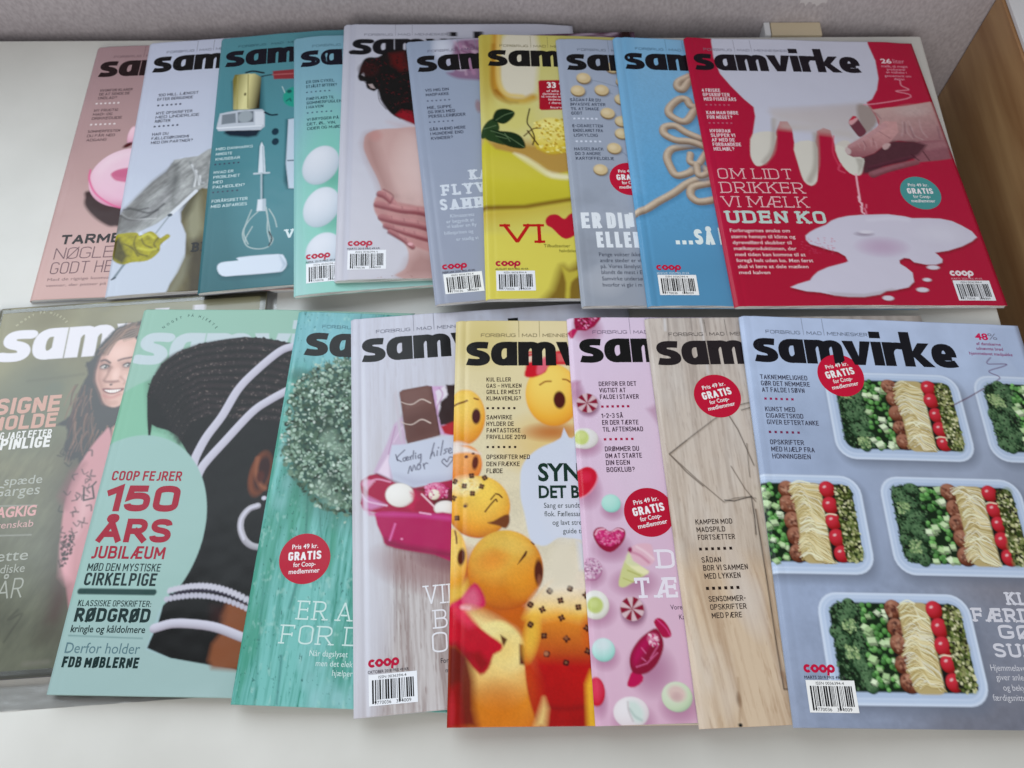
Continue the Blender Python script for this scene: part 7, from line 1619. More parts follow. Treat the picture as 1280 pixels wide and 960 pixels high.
SPECS.append(dict(label='olive magazine in clear wrap with a smiling long haired woman', group='magazines in the front row', x=-0.42300, y=0.31653, th=0.08873, fine=0.62, vis=140.0, T=4.0, page='dark', ink=(0.88, 0.03), curl=0, crease=0.16, lift=0.6, paint=paint,
 prof=[0.2,0.2,0.2,0.2,0.2,0.2,0.2,0.2,0.2,0.2,0.2,0.2,0.2,0.2,0.2,0.2,0.2,0.2,0.2,0.2,0.2,0.2],
 text=[('tagline','arc','NOGET PÅ HJERTE',17.9,16.5,1.91,37,(176,172,138),0,0),
 ('headline','cb','SIGNE',16.1,92.3,13.39,47.4,(184,140,124),0,0),
 ('headline','cb','MOLDE',13.6,104.8,11.6,49.6,(184,140,124),0,0),
 ('headline','cm','STADIG JAGT EFTER',7.1,112.1,5.73,54.3,(206,204,200),0,0),
 ('headline','cb','DET PINLIGE',4.7,120.3,8.63,56.9,(206,204,200),0,0),
 ('teaser_text','b','spæde',34.6,147.5,6.32,26.8,(158,160,150),0,0),
 ('teaser_text','b','Garges',28.2,155.6,7.37,32.9,(158,160,150),0,0),
 ('teaser_text','bb','DET TAGKIG',9.5,170.9,7.16,51.9,(196,146,142),0,0),
 ('teaser_text','b','om venskab',22.3,178.9,4.91,39,(190,150,146),0,0),
 ('teaser_text','b','rette',35.6,201.9,7.38,26.5,(158,160,150),0,0),
 ('teaser_text','b','nordiske',33.4,210.1,5.72,28.2,(158,160,150),0,0),
 ('teaser_text','ct','ÅR',46.4,227.1,13.19,16.6,(158,160,150),0,0)]))
def paint(p, K):
    p.grad((44.8,2),K(158,200,182),(52.3,278),K(164,194,188))
    p.ell(35.6,131.9,59.46,74.62,0,K(140,196,168),0.6)
    p.ell(34.1,160.8,57.57,58.13,0,K(150,200,176),0.8,alpha=0.7)
    p.grad((27.5,193.8),K(168,202,202),(34.8,225),K(170,198,202),pts=[(-6.4,188.8),(48.3,214.6),(116.6,243.7),(124.4,290.5),(-4,292.7)],soft=10)
    p.mast(4.5,47.6,27,196,K(202,216,222))
    p.poly([(29.4,114.1),(22.8,89.4),(18.9,71.5),(19.9,59.7),(24.9,46.4),(34.4,36.9),(49.5,30),(68.9,25.8),(83.2,23.7),(102.5,25.7),(118.1,29),(155.2,48.8),(182.5,289.3),(115,261.1),(104.2,260.3),(88.5,257.7),(74.3,255.5),(58.1,249.5),(59.1,244.6),(61.9,233.7),(63.1,216.9),(70,211.7),(75.7,197.5),(79.9,180.2),(78.3,160.3),(72.9,143.3),(62.7,125.8),(56.1,115),(48.2,104.7),(40.4,100.5),(31.7,98.1),(27.8,96.2)],K(50,43,46),0.5)
    p.poly([(28.3,95.6),(23.3,86.2),(19.9,73.4),(20.5,59.7),(25.5,46.4),(35,36.9),(50.1,30),(69.5,25.8),(98,24.3),(124.2,29.5),(127.8,56.3),(53.1,76.5),(32.9,92.4)],K(50,43,46),0.5,rough=(1.6,2))
    p.noise(0.5,1.6,1.6,0,21,o=3,pts=[(19.3,57.1),(50.8,33.4),(92.2,26.4),(141.7,35.8),(151.1,112.4),(108.1,192.8),(66.1,113.8),(27.7,95.6)],soft=4)
    p.line([(21.2,67.8),(25.7,49),(35.7,39.8),(50.4,33.5),(69.8,29.8),(84.2,28.6),(103.1,30),(121,35.2)],2.61,K(28,24,28),2,4,alpha=0.8)
    p.line([(20.7,65.5),(25.2,46.7),(35.2,37.5),(50,31.1),(69.3,27.4),(83.8,26.2),(102.7,27.6),(120.7,32.8)],2.35,K(74,66,68),1.6,4,alpha=0.75)
    p.scat([(20.3,63.9),(24.8,45),(34.9,35.8),(49.7,29.5),(69,25.8),(83.5,24.5),(102.5,26),(120.4,31.2),(120.9,34.4),(103,29.3),(84.1,27.8),(69.6,29.1),(50.3,32.8),(35.6,39.1),(25.5,48.3),(21,67.1)],230,0.25,0.7,0.5,[K(100,90,90),K(64,56,58),K(120,108,104),K(40,34,38),K(86,76,78)],50)
    p.line([(24.2,72.1),(28.8,53.7),(38.9,45),(52.1,39.2),(71.4,36.2),(85.8,35.2),(104.6,36.6),(122.4,41.6)],2.6,K(28,24,28),2,4,alpha=0.8)
    p.line([(23.7,69.9),(28.3,51.4),(38.4,42.6),(51.6,36.8),(71,33.8),(85.4,32.8),(104.2,34.2),(122.1,39.3)],2.34,K(74,66,68),1.6,4,alpha=0.75)
    p.scat([(23.4,68.3),(28,49.8),(38.1,41),(51.3,35.2),(70.7,32.2),(85.2,31.1),(104,32.6),(121.8,37.7),(122.3,40.9),(104.5,35.8),(85.7,34.4),(71.3,35.5),(51.9,38.5),(38.7,44.2),(28.6,53),(24.1,71.4)],230,0.25,0.7,0.5,[K(100,90,90),K(64,56,58),K(120,108,104),K(40,34,38),K(86,76,78)],51)
    p.line([(27.2,76.4),(31.9,58.4),(42,50.1),(53.7,44.9),(73,42.5),(87.4,41.7),(106.1,43.1),(123.8,48)],2.59,K(28,24,28),2,4,alpha=0.8)
    p.line([(26.7,74.2),(31.4,56.1),(41.5,47.7),(53.2,42.5),(72.6,40.1),(87,39.3),(105.7,40.7),(123.5,45.7)],2.33,K(74,66,68),1.6,4,alpha=0.75)
    p.scat([(26.4,72.6),(31.1,54.5),(41.2,46.1),(52.9,40.9),(72.3,38.5),(86.8,37.7),(105.5,39.1),(123.2,44.1),(123.7,47.3),(106,42.3),(87.3,40.9),(72.9,41.8),(53.5,44.1),(41.9,49.4),(31.7,57.7),(27.1,75.7)],230,0.25,0.7,0.5,[K(100,90,90),K(64,56,58),K(120,108,104),K(40,34,38),K(86,76,78)],52)
    p.line([(30.2,80.7),(34.9,63),(45.1,55.2),(55.3,50.5),(74.7,48.7),(89,48.1),(107.6,49.5),(125.2,54.4)],2.58,K(28,24,28),2,4,alpha=0.8)
    p.line([(29.7,78.4),(34.5,60.7),(44.7,52.8),(54.8,48.1),(74.3,46.4),(88.6,45.8),(107.2,47.2),(124.9,52.1)],2.32,K(74,66,68),1.6,4,alpha=0.75)
    p.scat([(29.4,76.9),(34.1,59.2),(44.3,51.2),(54.5,46.5),(74,44.8),(88.4,44.2),(107,45.5),(124.6,50.5),(125.1,53.7),(107.5,48.8),(88.9,47.4),(74.5,48),(55.1,49.7),(45,54.4),(34.8,62.3),(30,80)],230,0.25,0.7,0.5,[K(100,90,90),K(64,56,58),K(120,108,104),K(40,34,38),K(86,76,78)],53)
    p.line([(33.1,84.9),(38,67.6),(48.2,60.2),(56.8,56),(76.3,54.9),(90.6,54.5),(109.1,55.9),(126.5,60.7)],2.57,K(28,24,28),2,4,alpha=0.8)
    p.line([(32.7,82.7),(37.5,65.4),(47.8,57.9),(56.4,53.7),(75.9,52.6),(90.2,52.2),(108.7,53.5),(126.2,58.4)],2.32,K(74,66,68),1.6,4,alpha=0.75)
    p.scat([(32.4,81.2),(37.2,63.8),(47.4,56.3),(56.1,52.1),(75.6,51),(90,50.6),(108.5,52),(126,56.8),(126.4,60),(109,55.1),(90.5,53.8),(76.1,54.2),(56.7,55.3),(48.1,59.5),(37.8,66.9),(33,84.2)],230,0.25,0.7,0.5,[K(100,90,90),K(64,56,58),K(120,108,104),K(40,34,38),K(86,76,78)],54)
    p.line([(36.1,89.1),(41,72.2),(51.3,65.2),(58.4,61.5),(77.9,61),(92.2,60.8),(110.5,62.2),(127.9,66.9)],2.56,K(28,24,28),2,4,alpha=0.8)
    p.line([(35.6,86.9),(40.5,70),(50.8,62.9),(58,59.3),(77.5,58.7),(91.8,58.5),(110.2,59.9),(127.6,64.6)],2.31,K(74,66,68),1.6,4,alpha=0.75)
    p.scat([(35.3,85.4),(40.2,68.4),(50.5,61.3),(57.7,57.7),(77.2,57.2),(91.5,57),(110,58.3),(127.4,63.1),(127.8,66.2),(110.4,61.4),(92,60.1),(77.7,60.3),(58.3,60.8),(51.1,64.5),(40.8,71.5),(35.9,88.4)],230,0.25,0.7,0.5,[K(100,90,90),K(64,56,58),K(120,108,104),K(40,34,38),K(86,76,78)],55)
    p.line([(39,93.3),(44,76.8),(54.3,70.1),(60,67),(79.4,67.1),(93.7,67.1),(112,68.4),(129.2,73.1)],2.55,K(28,24,28),2,4,alpha=0.8)
    p.line([(38.6,91.1),(43.5,74.5),(53.9,67.9),(59.5,64.7),(79,64.8),(93.3,64.8),(111.7,66.1),(128.9,70.8)],2.3,K(74,66,68),1.6,4,alpha=0.75)
    p.scat([(38.2,89.6),(43.2,73),(53.6,66.3),(59.2,63.2),(78.8,63.3),(93.1,63.3),(111.4,64.6),(128.7,69.3),(129.1,72.4),(111.9,67.7),(93.6,66.4),(79.3,66.4),(59.8,66.3),(54.2,69.4),(43.8,76.1),(38.9,92.6)],230,0.25,0.7,0.5,[K(100,90,90),K(64,56,58),K(120,108,104),K(40,34,38),K(86,76,78)],56)
    p.line([(41.9,97.4),(46.9,81.3),(57.3,75),(61.5,72.4),(81,73.1),(95.2,73.3),(113.4,74.6),(130.6,79.2)],2.54,K(28,24,28),2,4,alpha=0.8)
    p.line([(41.5,95.3),(46.5,79.1),(56.9,72.8),(61.1,70.2),(80.6,70.9),(94.9,71.1),(113.1,72.3),(130.3,77)],2.29,K(74,66,68),1.6,4,alpha=0.75)
    p.scat([(41.2,93.8),(46.2,77.5),(56.6,71.2),(60.8,68.6),(80.3,69.3),(94.6,69.5),(112.9,70.8),(130.1,75.4),(130.5,78.5),(113.3,73.9),(95.1,72.6),(80.9,72.4),(61.4,71.7),(57.2,74.3),(46.8,80.6),(41.8,96.8)],230,0.25,0.7,0.5,[K(100,90,90),K(64,56,58),K(120,108,104),K(40,34,38),K(86,76,78)],57)
    p.line([(44.8,101.6),(49.9,85.8),(60.3,79.9),(63,77.8),(82.6,79.1),(96.7,79.5),(114.9,80.7),(131.9,85.3)],2.53,K(28,24,28),2,4,alpha=0.8)
    p.line([(44.4,99.4),(49.5,83.5),(59.9,77.7),(62.6,75.6),(82.2,76.8),(96.4,77.2),(114.5,78.5),(131.6,83.1)],2.28,K(74,66,68),1.6,4,alpha=0.75)
    p.scat([(44,97.9),(49.2,82),(59.6,76.1),(62.3,74),(81.9,75.3),(96.1,75.7),(114.3,77),(131.4,81.5),(131.8,84.6),(114.8,80),(96.6,78.8),(82.4,78.4),(62.9,77.1),(60.2,79.2),(49.8,85.1),(44.7,100.9)],230,0.25,0.7,0.5,[K(100,90,90),K(64,56,58),K(120,108,104),K(40,34,38),K(86,76,78)],58)
    p.line([(47.7,105.7),(52.8,90.2),(63.3,84.7),(64.5,83.2),(84.1,85),(98.2,85.5),(116.3,86.8),(133.2,91.3)],2.52,K(28,24,28),2,4,alpha=0.8)
    p.line([(47.2,103.5),(52.4,88),(62.9,82.5),(64.1,80.9),(83.7,82.8),(97.9,83.3),(115.9,84.6),(132.9,89.1)],2.28,K(74,66,68),1.6,4,alpha=0.75)
    p.scat([(46.9,102),(52.1,86.5),(62.6,81),(63.8,79.4),(83.4,81.2),(97.6,81.8),(115.7,83.1),(132.7,87.6),(133.1,90.6),(116.2,86.1),(98.1,84.9),(84,84.3),(64.4,82.5),(63.2,84.1),(52.7,89.5),(47.5,105)],230,0.25,0.7,0.5,[K(100,90,90),K(64,56,58),K(120,108,104),K(40,34,38),K(86,76,78)],59)
    p.line([(50.5,109.7),(55.7,94.6),(66.2,89.5),(66,88.4),(85.6,90.8),(99.7,91.6),(117.6,92.8),(134.5,97.2)],2.52,K(28,24,28),2,4,alpha=0.8)
    p.line([(50.1,107.6),(55.3,92.4),(65.8,87.3),(65.6,86.2),(85.2,88.6),(99.4,89.4),(117.3,90.6),(134.2,95)],2.27,K(74,66,68),1.6,4,alpha=0.75)
    p.scat([(49.8,106.1),(55,90.9),(65.6,85.8),(65.3,84.7),(85,87.1),(99.1,87.9),(117.1,89.1),(134,93.6),(134.4,96.5),(117.5,92.1),(99.6,90.9),(85.5,90.2),(65.9,87.8),(66.1,88.9),(55.6,93.9),(50.4,109.1)],230,0.25,0.7,0.5,[K(100,90,90),K(64,56,58),K(120,108,104),K(40,34,38),K(86,76,78)],60)
    p.poly([(18.4,63.7),(25.3,57.1),(40.3,57),(63.8,101.5),(68.4,125.7),(56.1,115),(40.4,100.5),(27.7,95.6)],K(38,33,37),5,alpha=0.7)
    p.scat([(18.4,63.7),(31,41),(56.2,30),(92.1,25.7),(129,29.4),(81.8,36.7),(42,50.3),(27.1,76.6),(28.9,95.6),(25.4,95.6)],260,0.3,0.8,0.6,[K(44,38,42),K(66,58,60),K(30,26,30)],71)
    p.line([(125.6,32.7),(114.5,37.7),(98.7,54.6),(88.2,69.7),(80.2,90.6),(71.8,106.9),(67,121.5),(66.3,129.3)],6.77,K(26,22,26),1.5,7,alpha=0.8)
    p.line([(123,30.9),(111.9,35.9),(96.1,52.9),(85.6,68),(77.6,89),(69.2,105.4),(64.5,120),(63.7,127.8)],6.26,K(216,214,230),0.4,7,edge=K(168,160,176))
    p.line([(125.4,69.2),(112.7,78),(101.4,87.7),(85,110.8),(75.2,125.4),(71.7,133.2),(70,143.4)],6.59,K(26,22,26),1.5,7,alpha=0.8)
    p.line([(122.9,67.6),(110.1,76.3),(98.8,86.1),(82.5,109.3),(72.7,123.8),(69.2,131.6),(67.5,141.9)],6.09,K(216,214,230),0.4,7,edge=K(168,160,176))
    p.ell(25.2,172.6,55.44,68.26,0,K(164,198,192),0.5)
    p.grad((27.5,193.8),K(164,198,192),(39.5,244.9),K(166,194,192),pts=[(-23.1,225.7),(62,216.9),(58.1,244.6),(57.3,250.4),(74.3,255.5),(119.6,261.9),(124.4,290.5),(-9,292.7)],soft=0.6)
    p.ell(112.1,132.3,7.59,16.43,0.1,K(128,76,56),1)
    p.ell(113.4,131.6,5.13,13.16,0.1,K(70,42,36),1.2)
    p.line([(108.6,121.3),(109,131.7),(113.5,140.5),(116.9,143)],2.97,K(150,94,70),1.2,5)
    p.ell(112.6,134.8,2.69,4.28,0,K(92,56,44),1)
    p.line([(114,155.6),(108.4,158.1),(104.6,164.3),(104.9,171.5),(108.5,178.7),(113.6,182.9),(119.7,184.4)],4.31,K(196,194,204),0.5,7,edge=K(130,124,134))
    p.line([(114,155.3),(108.2,158.1),(104.4,164.5),(104.6,171.5),(108.2,178.7)],1.68,K(216,214,230),0.5,7,alpha=0.9)
    p.ell(117.5,150,1.67,1.48,0,K(216,214,230),0.5)
    p.poly([(102.5,220.2),(118.8,222.2),(122.8,233.1),(121.8,254.5),(102,254.8)],K(132,82,60),5,alpha=0)
    p.poly([(103.7,221.5),(107.4,220.2),(126.3,224.9),(132.2,262.6),(101.8,261.1),(98.4,256.1),(99.1,246.4),(104.2,239),(101.2,229.1)],K(146,92,66),2,alpha=0.95)
    p.poly([(94.8,222.9),(102.6,222.8),(102.9,231.6),(96.9,234.2)],K(70,48,42),4,alpha=0.8)
    p.line([(59.9,237.4),(70.9,234.3),(83.9,234.3),(99.9,236.3),(118.9,242.5)],5.7,K(216,214,230),0.4,6,edge=K(160,152,164))
    p.ell(65.3,213.3,1.72,2.15,0.5,K(206,204,218),0.45)
    p.ell(64.1,219,1.58,1.87,-0.4,K(196,194,210),0.45)
    p.ell(66.9,216.1,1.71,1.01,0.3,K(64,60,74),0.5)
    p.ell(67.8,212.6,1.72,2.15,0.5,K(206,204,218),0.45)
    p.ell(66.7,218.4,1.58,1.88,-0.4,K(196,194,210),0.45)
    p.ell(69.4,215.4,1.71,1.01,0.3,K(64,60,74),0.5)
    p.ell(70.3,212,1.72,2.15,0.5,K(206,204,218),0.45)
    p.ell(69.4,217.8,1.58,1.88,-0.4,K(196,194,210),0.45)
    p.ell(71.9,214.8,1.71,1.01,0.3,K(64,60,74),0.5)
    p.ell(72.8,211.5,1.72,2.15,0.5,K(206,204,218),0.45)
    p.ell(72,217.4,1.58,1.88,-0.4,K(196,194,210),0.45)
    p.ell(74.5,214.3,1.71,1.01,0.3,K(64,60,74),0.5)
    p.ell(75.4,211,1.72,2.16,0.5,K(206,204,218),0.45)
    p.ell(74.7,217,1.58,1.88,-0.4,K(196,194,210),0.45)
    p.ell(77,213.8,1.71,1.01,0.3,K(64,60,74),0.5)
    p.ell(78,210.6,1.72,2.16,0.5,K(206,204,218),0.45)
    p.ell(77.4,216.7,1.58,1.88,-0.4,K(196,194,210),0.45)
    p.ell(79.6,213.4,1.71,1.01,0.3,K(64,60,74),0.5)
    p.ell(80.6,210.4,1.72,2.16,0.5,K(206,204,218),0.45)
    p.ell(80.2,216.4,1.58,1.89,-0.4,K(196,194,210),0.45)
    p.ell(82.2,213.2,1.71,1.01,0.3,K(64,60,74),0.5)
    p.ell(83.2,210.2,1.72,2.16,0.5,K(206,204,218),0.45)
    p.ell(82.9,216.3,1.58,1.89,-0.4,K(196,194,210),0.45)
    p.ell(84.8,213,1.71,1.01,0.3,K(64,60,74),0.5)
    p.ell(85.8,210.2,1.72,2.16,0.5,K(206,204,218),0.45)
    p.ell(85.7,216.3,1.58,1.89,-0.4,K(196,194,210),0.45)
    p.ell(87.4,213,1.71,1.01,0.3,K(64,60,74),0.5)
    p.ell(88.5,210.3,1.72,2.16,0.5,K(206,204,218),0.45)
    p.ell(88.5,216.5,1.58,1.89,-0.4,K(196,194,210),0.45)
    p.ell(90.1,213.1,1.71,1.01,0.3,K(64,60,74),0.5)
    p.ell(91.2,210.5,1.72,2.16,0.5,K(206,204,218),0.45)
    p.ell(91.3,216.7,1.58,1.89,-0.4,K(196,194,210),0.45)
    p.ell(92.8,213.3,1.71,1.01,0.3,K(64,60,74),0.5)
    p.ell(93.9,210.9,1.72,2.16,0.5,K(206,204,218),0.45)
    p.ell(94.1,217.1,1.58,1.89,-0.4,K(196,194,210),0.45)
    p.ell(95.5,213.7,1.71,1.01,0.3,K(64,60,74),0.5)
    p.ell(96.7,211.4,1.71,2.16,0.5,K(206,204,218),0.45)
    p.ell(97,217.6,1.57,1.88,-0.4,K(196,194,210),0.45)
    p.ell(98.2,214.2,1.71,1.01,0.3,K(64,60,74),0.5)
    p.ell(99.4,212.1,1.71,2.16,0.5,K(206,204,218),0.45)
    p.ell(99.9,218.2,1.57,1.88,-0.4,K(196,194,210),0.45)
    p.ell(101,214.9,1.71,1.01,0.3,K(64,60,74),0.5)
    p.ell(102.2,212.8,1.71,2.15,0.5,K(206,204,218),0.45)
    p.ell(102.7,218.9,1.57,1.88,-0.4,K(196,194,210),0.45)
    p.ell(103.7,215.6,1.71,1.01,0.3,K(64,60,74),0.5)
    p.ell(105,213.7,1.71,2.15,0.5,K(206,204,218),0.45)
    p.ell(105.6,219.7,1.57,1.88,-0.4,K(196,194,210),0.45)
    p.ell(106.5,216.5,1.71,1.01,0.3,K(64,60,74),0.5)
    p.ell(107.8,214.7,1.71,2.15,0.5,K(206,204,218),0.45)
    p.ell(108.6,220.7,1.57,1.88,-0.4,K(196,194,210),0.45)
    p.ell(109.3,217.5,1.7,1.01,0.3,K(64,60,74),0.5)
    p.ell(110.6,215.8,1.7,2.14,0.5,K(206,204,218),0.45)
    p.ell(111.5,221.7,1.56,1.87,-0.4,K(196,194,210),0.45)
    p.ell(112.1,218.6,1.7,1,0.3,K(64,60,74),0.5)
    p.ell(113.4,217,1.69,2.14,0.5,K(206,204,218),0.45)
    p.ell(114.4,222.8,1.55,1.87,-0.4,K(196,194,210),0.45)
    p.ell(115,219.8,1.68,1,0.3,K(64,60,74),0.5)
    p.ell(116.3,218.3,1.68,2.14,0.5,K(206,204,218),0.45)
    p.ell(117.3,224,1.54,1.87,-0.4,K(196,194,210),0.45)
    p.ell(117.8,221.1,1.67,1,0.3,K(64,60,74),0.5)
    p.ell(119.1,219.6,1.67,2.13,0.5,K(206,204,218),0.45)
    p.ell(120.2,225.3,1.54,1.86,-0.4,K(196,194,210),0.45)
    p.ell(120.5,222.4,1.67,1,0.3,K(64,60,74),0.5)
    p.line([(6,214.6),(54.7,214.7)],3.99,K(60,84,82),0.3)
    p.line([(5.7,242.6),(53.7,243.7)],0.65,K(120,150,150),0.3)
SPECS.append(dict(label='mint magazine with a dark haired head wearing white headbands', group='magazines in the front row', x=-0.30594, y=0.31432, th=0.00488, fine=0.62, vis=124.9, T=4.0, page='mint', ink=(1.15, 0.03), curl=0, crease=0.16, lift=0.6, paint=paint,
 prof=[4.8,4.8,4.8,4.8,4.8,4.8,4.8,4.8,4.8,4.8,4.8,4.8,4.6,4.11,3.63,3.14,2.65,2.16,1.67,1.18,0.69,0.2],
 text=[('tagline','arc','NOGET PÅ HJERTE',20.1,16.4,2.09,39.2,(70,100,96),0,0),
 ('headline','cm','COOP FEJRER',8.2,138.4,7.08,49.3,(172,32,66),0,0),
 ('headline','bx','150',7.9,160.5,18.6,51.1,(172,32,66),0,0),
 ('headline','bx','ÅRS',8,181.9,16.38,50.2,(172,32,66),0,0),
 ('headline','cm','JUBILÆUM',6.9,193,8.56,50,(172,32,66),0,0),
 ('teaser_text','cr','MØD DEN MYSTISKE',6.9,201.2,5.12,49.2,(44,66,66),0,0),
 ('teaser_text','cm','CIRKELPIGE',6.9,210.7,8.32,48,(44,66,66),0,0),
 ('teaser_text','cr','KLASSISKE OPSKRIFTER:',6.6,224.1,3.94,48.2,(44,66,66),0,0),
 ('teaser_text','cb','RØDGRØD',6.5,233.9,8.72,49.2,(44,66,66),0,0),
 ('teaser_text','b2','kringle og kåldolmere',6.1,240.4,4.31,48.4,(44,66,66),0,0),
 ('teaser_text','b','Derfor holder',5.6,253.2,6.33,48.1,(104,134,142),0,0),
 ('teaser_text','cb','FDB MØBLERNE',5.9,261.8,6.47,48.8,(44,66,66),0,0)]))
def paint(p, K):
    p.wood(K(124,196,190),K(58,140,122),0.04,31,1.6,0.85)
    p.noise(0.8,26,34,0,4,col=K(150,204,206),lo=0.5)
    p.noise(0.65,10,60,0,9,col=K(74,156,130),lo=0.55)
    p.glow(25.3,20.3,53.59,40.6,0,K(134,194,208),0.8)
    p.noise(0.5,3,5,0,33,col=K(168,214,206),lo=0.66,o=3)
    p.noise(0.7,1.2,2.5,0,35,col=K(44,96,92),lo=0.74,o=3)
    p.line([(27.3,133.5),(31.3,183.3),(27.4,219.6)],1.09,K(54,110,104),0.8,4,alpha=0.7)
    p.line([(36.2,109.6),(38.1,155.8),(45.7,188)],0.84,K(60,120,112),0.6,4,alpha=0.6)
    p.line([(7.7,199.9),(14.9,277.3)],1.03,K(70,140,130),0.8,alpha=0.6)
    p.line([(27,249),(28.5,276.8)],0.99,K(60,118,118),0.8,alpha=0.7)
    p.ell(56.2,108.8,45.74,57.01,0,K(70,120,108),6,alpha=0.6)
    p.poly([(99,97.9),(101.2,111),(96.6,122.6),(90.3,132.1),(85.8,141),(79.2,149.5),(69.5,155.2),(59.7,156.1),(49.4,152.9),(38.5,148.6),(30.3,143.8),(24,137),(15.3,126.9),(7.8,114.5),(6.9,101.7),(8.4,89.1),(7.6,76.1),(9.4,63.2),(17.4,53.1),(26.7,47.4),(35.4,44.1),(45.8,41),(56.4,39.5),(65.9,42.8),(77,51.3),(87.5,62.4),(92.3,73.6),(94.5,85.2)],K(50,68,56),4,alpha=0.85,rough=(4,7))
    p.scat([(102.2,97.8),(104.6,111.8),(99.6,124.2),(92.9,134.3),(88,143.8),(80.9,152.8),(70.6,159),(60.2,159.8),(49.2,156.4),(37.5,151.8),(28.8,146.8),(22,139.5),(12.8,128.7),(4.7,115.5),(3.7,101.9),(5.2,88.4),(4.3,74.4),(6.3,60.5),(14.8,49.8),(24.8,43.6),(34.1,40),(45.3,36.7),(56.6,35.1),(66.9,38.6),(78.7,47.8),(89.9,59.7),(95.1,71.7),(97.4,84.2)],1150,0.9,2.2,0.45,[K(78,104,84),K(48,62,50),K(108,136,114),K(60,82,64)],61)
    p.scat([(98.6,96),(100.9,109.1),(96.2,120.7),(89.7,130.3),(85.1,139.2),(78.3,147.7),(68.4,153.5),(58.4,154.3),(47.9,151.2),(36.8,146.8),(28.4,142.1),(22,135.3),(13.1,125.1),(5.5,112.7),(4.6,99.9),(6.1,87.3),(5.3,74.1),(7.2,61.2),(15.3,51.1),(24.9,45.4),(33.8,42.1),(44.3,38.9),(55.2,37.4),(64.9,40.7),(76.2,49.3),(86.9,60.3),(91.8,71.6),(94,83.2)],850,0.6,1.5,0.45,[K(146,176,156),K(166,192,174),K(116,146,124),K(84,110,88)],62)
    p.scat([(96.7,93.2),(99,106.3),(94.2,118),(87.8,127.6),(83.2,136.5),(76.4,145.1),(66.5,150.9),(56.5,151.7),(46,148.5),(34.8,144.2),(26.4,139.4),(19.9,132.6),(11.1,122.4),(3.4,109.9),(2.4,97),(3.9,84.3),(3.1,71.2),(5,58.2),(13.1,48.1),(22.7,42.3),(31.6,39),(42.2,35.8),(53,34.3),(62.8,37.6),(74.1,46.2),(84.9,57.3),(89.8,68.6),(92,80.3)],400,0.4,1.15,0.45,[K(196,216,202),K(180,204,188),K(160,186,168),K(212,226,216)],63)
    p.scat([(38.1,72.5),(66.7,71.3),(75.7,154.3),(48.8,155.3)],110,0.6,1.4,0.5,[K(44,56,44),K(60,76,58)],77)
    p.glow(66.7,141.5,5.75,6.03,0,K(150,178,158),0.5)
    p.glow(58.5,122.2,9.22,7.25,0,K(46,62,50),0.5)
    p.glow(45.5,110.5,8.8,6.67,0,K(150,178,158),0.5)
    p.glow(34,90.2,9.74,10.95,0,K(46,62,50),0.5)
    p.glow(62.1,103.8,8.09,7.27,0,K(150,178,158),0.5)
    p.glow(8.3,54,8.5,8.06,0,K(46,62,50),0.5)
    p.glow(37.8,137.5,8.32,8.21,0,K(150,178,158),0.5)
    p.glow(18.8,53.2,7.7,7.15,0,K(46,62,50),0.5)
    p.glow(45.5,146.9,9.06,6.4,0,K(150,178,158),0.5)
    p.glow(62,127.7,9.53,9.95,0,K(46,62,50),0.5)
    p.glow(55.5,127.3,7.44,10.29,0,K(150,178,158),0.5)
    p.glow(58.4,65.8,10.11,9.97,0,K(46,62,50),0.5)
    p.glow(37.3,103.4,8.34,10.4,0,K(150,178,158),0.5)
    p.glow(43,131.7,7.41,9.76,0,K(46,62,50),0.5)
    p.scat([(1.1,86.6),(7.7,54.5),(27.8,39.1),(44.8,33),(60.9,165.9),(38.1,155.8),(16.4,133.9)],150,0.5,1.4,0.4,[K(150,180,158),K(90,120,98),K(186,208,192)],91)
    p.line([(40.5,41.6),(39.4,36.4)],0.47,K(84,112,92),0.3)
    p.line([(8.8,76),(6.4,73.8)],0.46,K(84,112,92),0.3)
    p.line([(19.4,54.3),(16.7,50.2)],0.46,K(84,112,92),0.3)
    p.line([(19.8,131.3),(17,133.9)],0.44,K(84,112,92),0.3)
    p.line([(17.2,57.1),(13.6,53.3)],0.46,K(84,112,92),0.3)
    p.line([(41.7,41.4),(40.1,36.1)],0.47,K(84,112,92),0.3)
    p.line([(42.1,41.3),(40.7,36.1)],0.47,K(84,112,92),0.3)
    p.line([(48.6,41),(48.7,35.6)],0.47,K(84,112,92),0.3)
    p.line([(7.3,86.4),(3.9,85.2)],0.45,K(84,112,92),0.3)
    p.line([(13.4,63.4),(10.5,60.2)],0.46,K(84,112,92),0.3)
    p.line([(12.7,118.3),(9.1,119.9)],0.44,K(84,112,92),0.3)
    p.line([(7.4,85.1),(4.9,83.8)],0.45,K(84,112,92),0.3)
    p.line([(11.5,67.5),(7.3,64.6)],0.46,K(84,112,92),0.3)
    p.line([(30.1,45.4),(28.8,40.5)],0.47,K(84,112,92),0.3)
    p.line([(41.6,41.4),(39.9,36.2)],0.47,K(84,112,92),0.3)
    p.line([(21.5,52),(18,47.7)],0.47,K(84,112,92),0.3)
    p.line([(13.5,63.2),(9.8,60)],0.46,K(84,112,92),0.3)
    p.line([(19.3,130.6),(17.7,133.2)],0.44,K(84,112,92),0.3)
    p.line([(32,144.3),(30.6,147.9)],0.43,K(84,112,92),0.3)
    p.line([(34.4,43.4),(32.2,38.3)],0.47,K(84,112,92),0.3)
    p.line([(20.8,132.8),(19.4,135.5)],0.44,K(84,112,92),0.3)
    p.line([(7.8,100.2),(4.9,100.1)],0.45,K(84,112,92),0.3)
    p.line([(41.1,149.9),(40,154)],0.43,K(84,112,92),0.3)
    p.line([(24.7,137.5),(23,140.6)],0.44,K(84,112,92),0.3)
    p.line([(34.7,146.3),(34.5,150.1)],0.43,K(84,112,92),0.3)
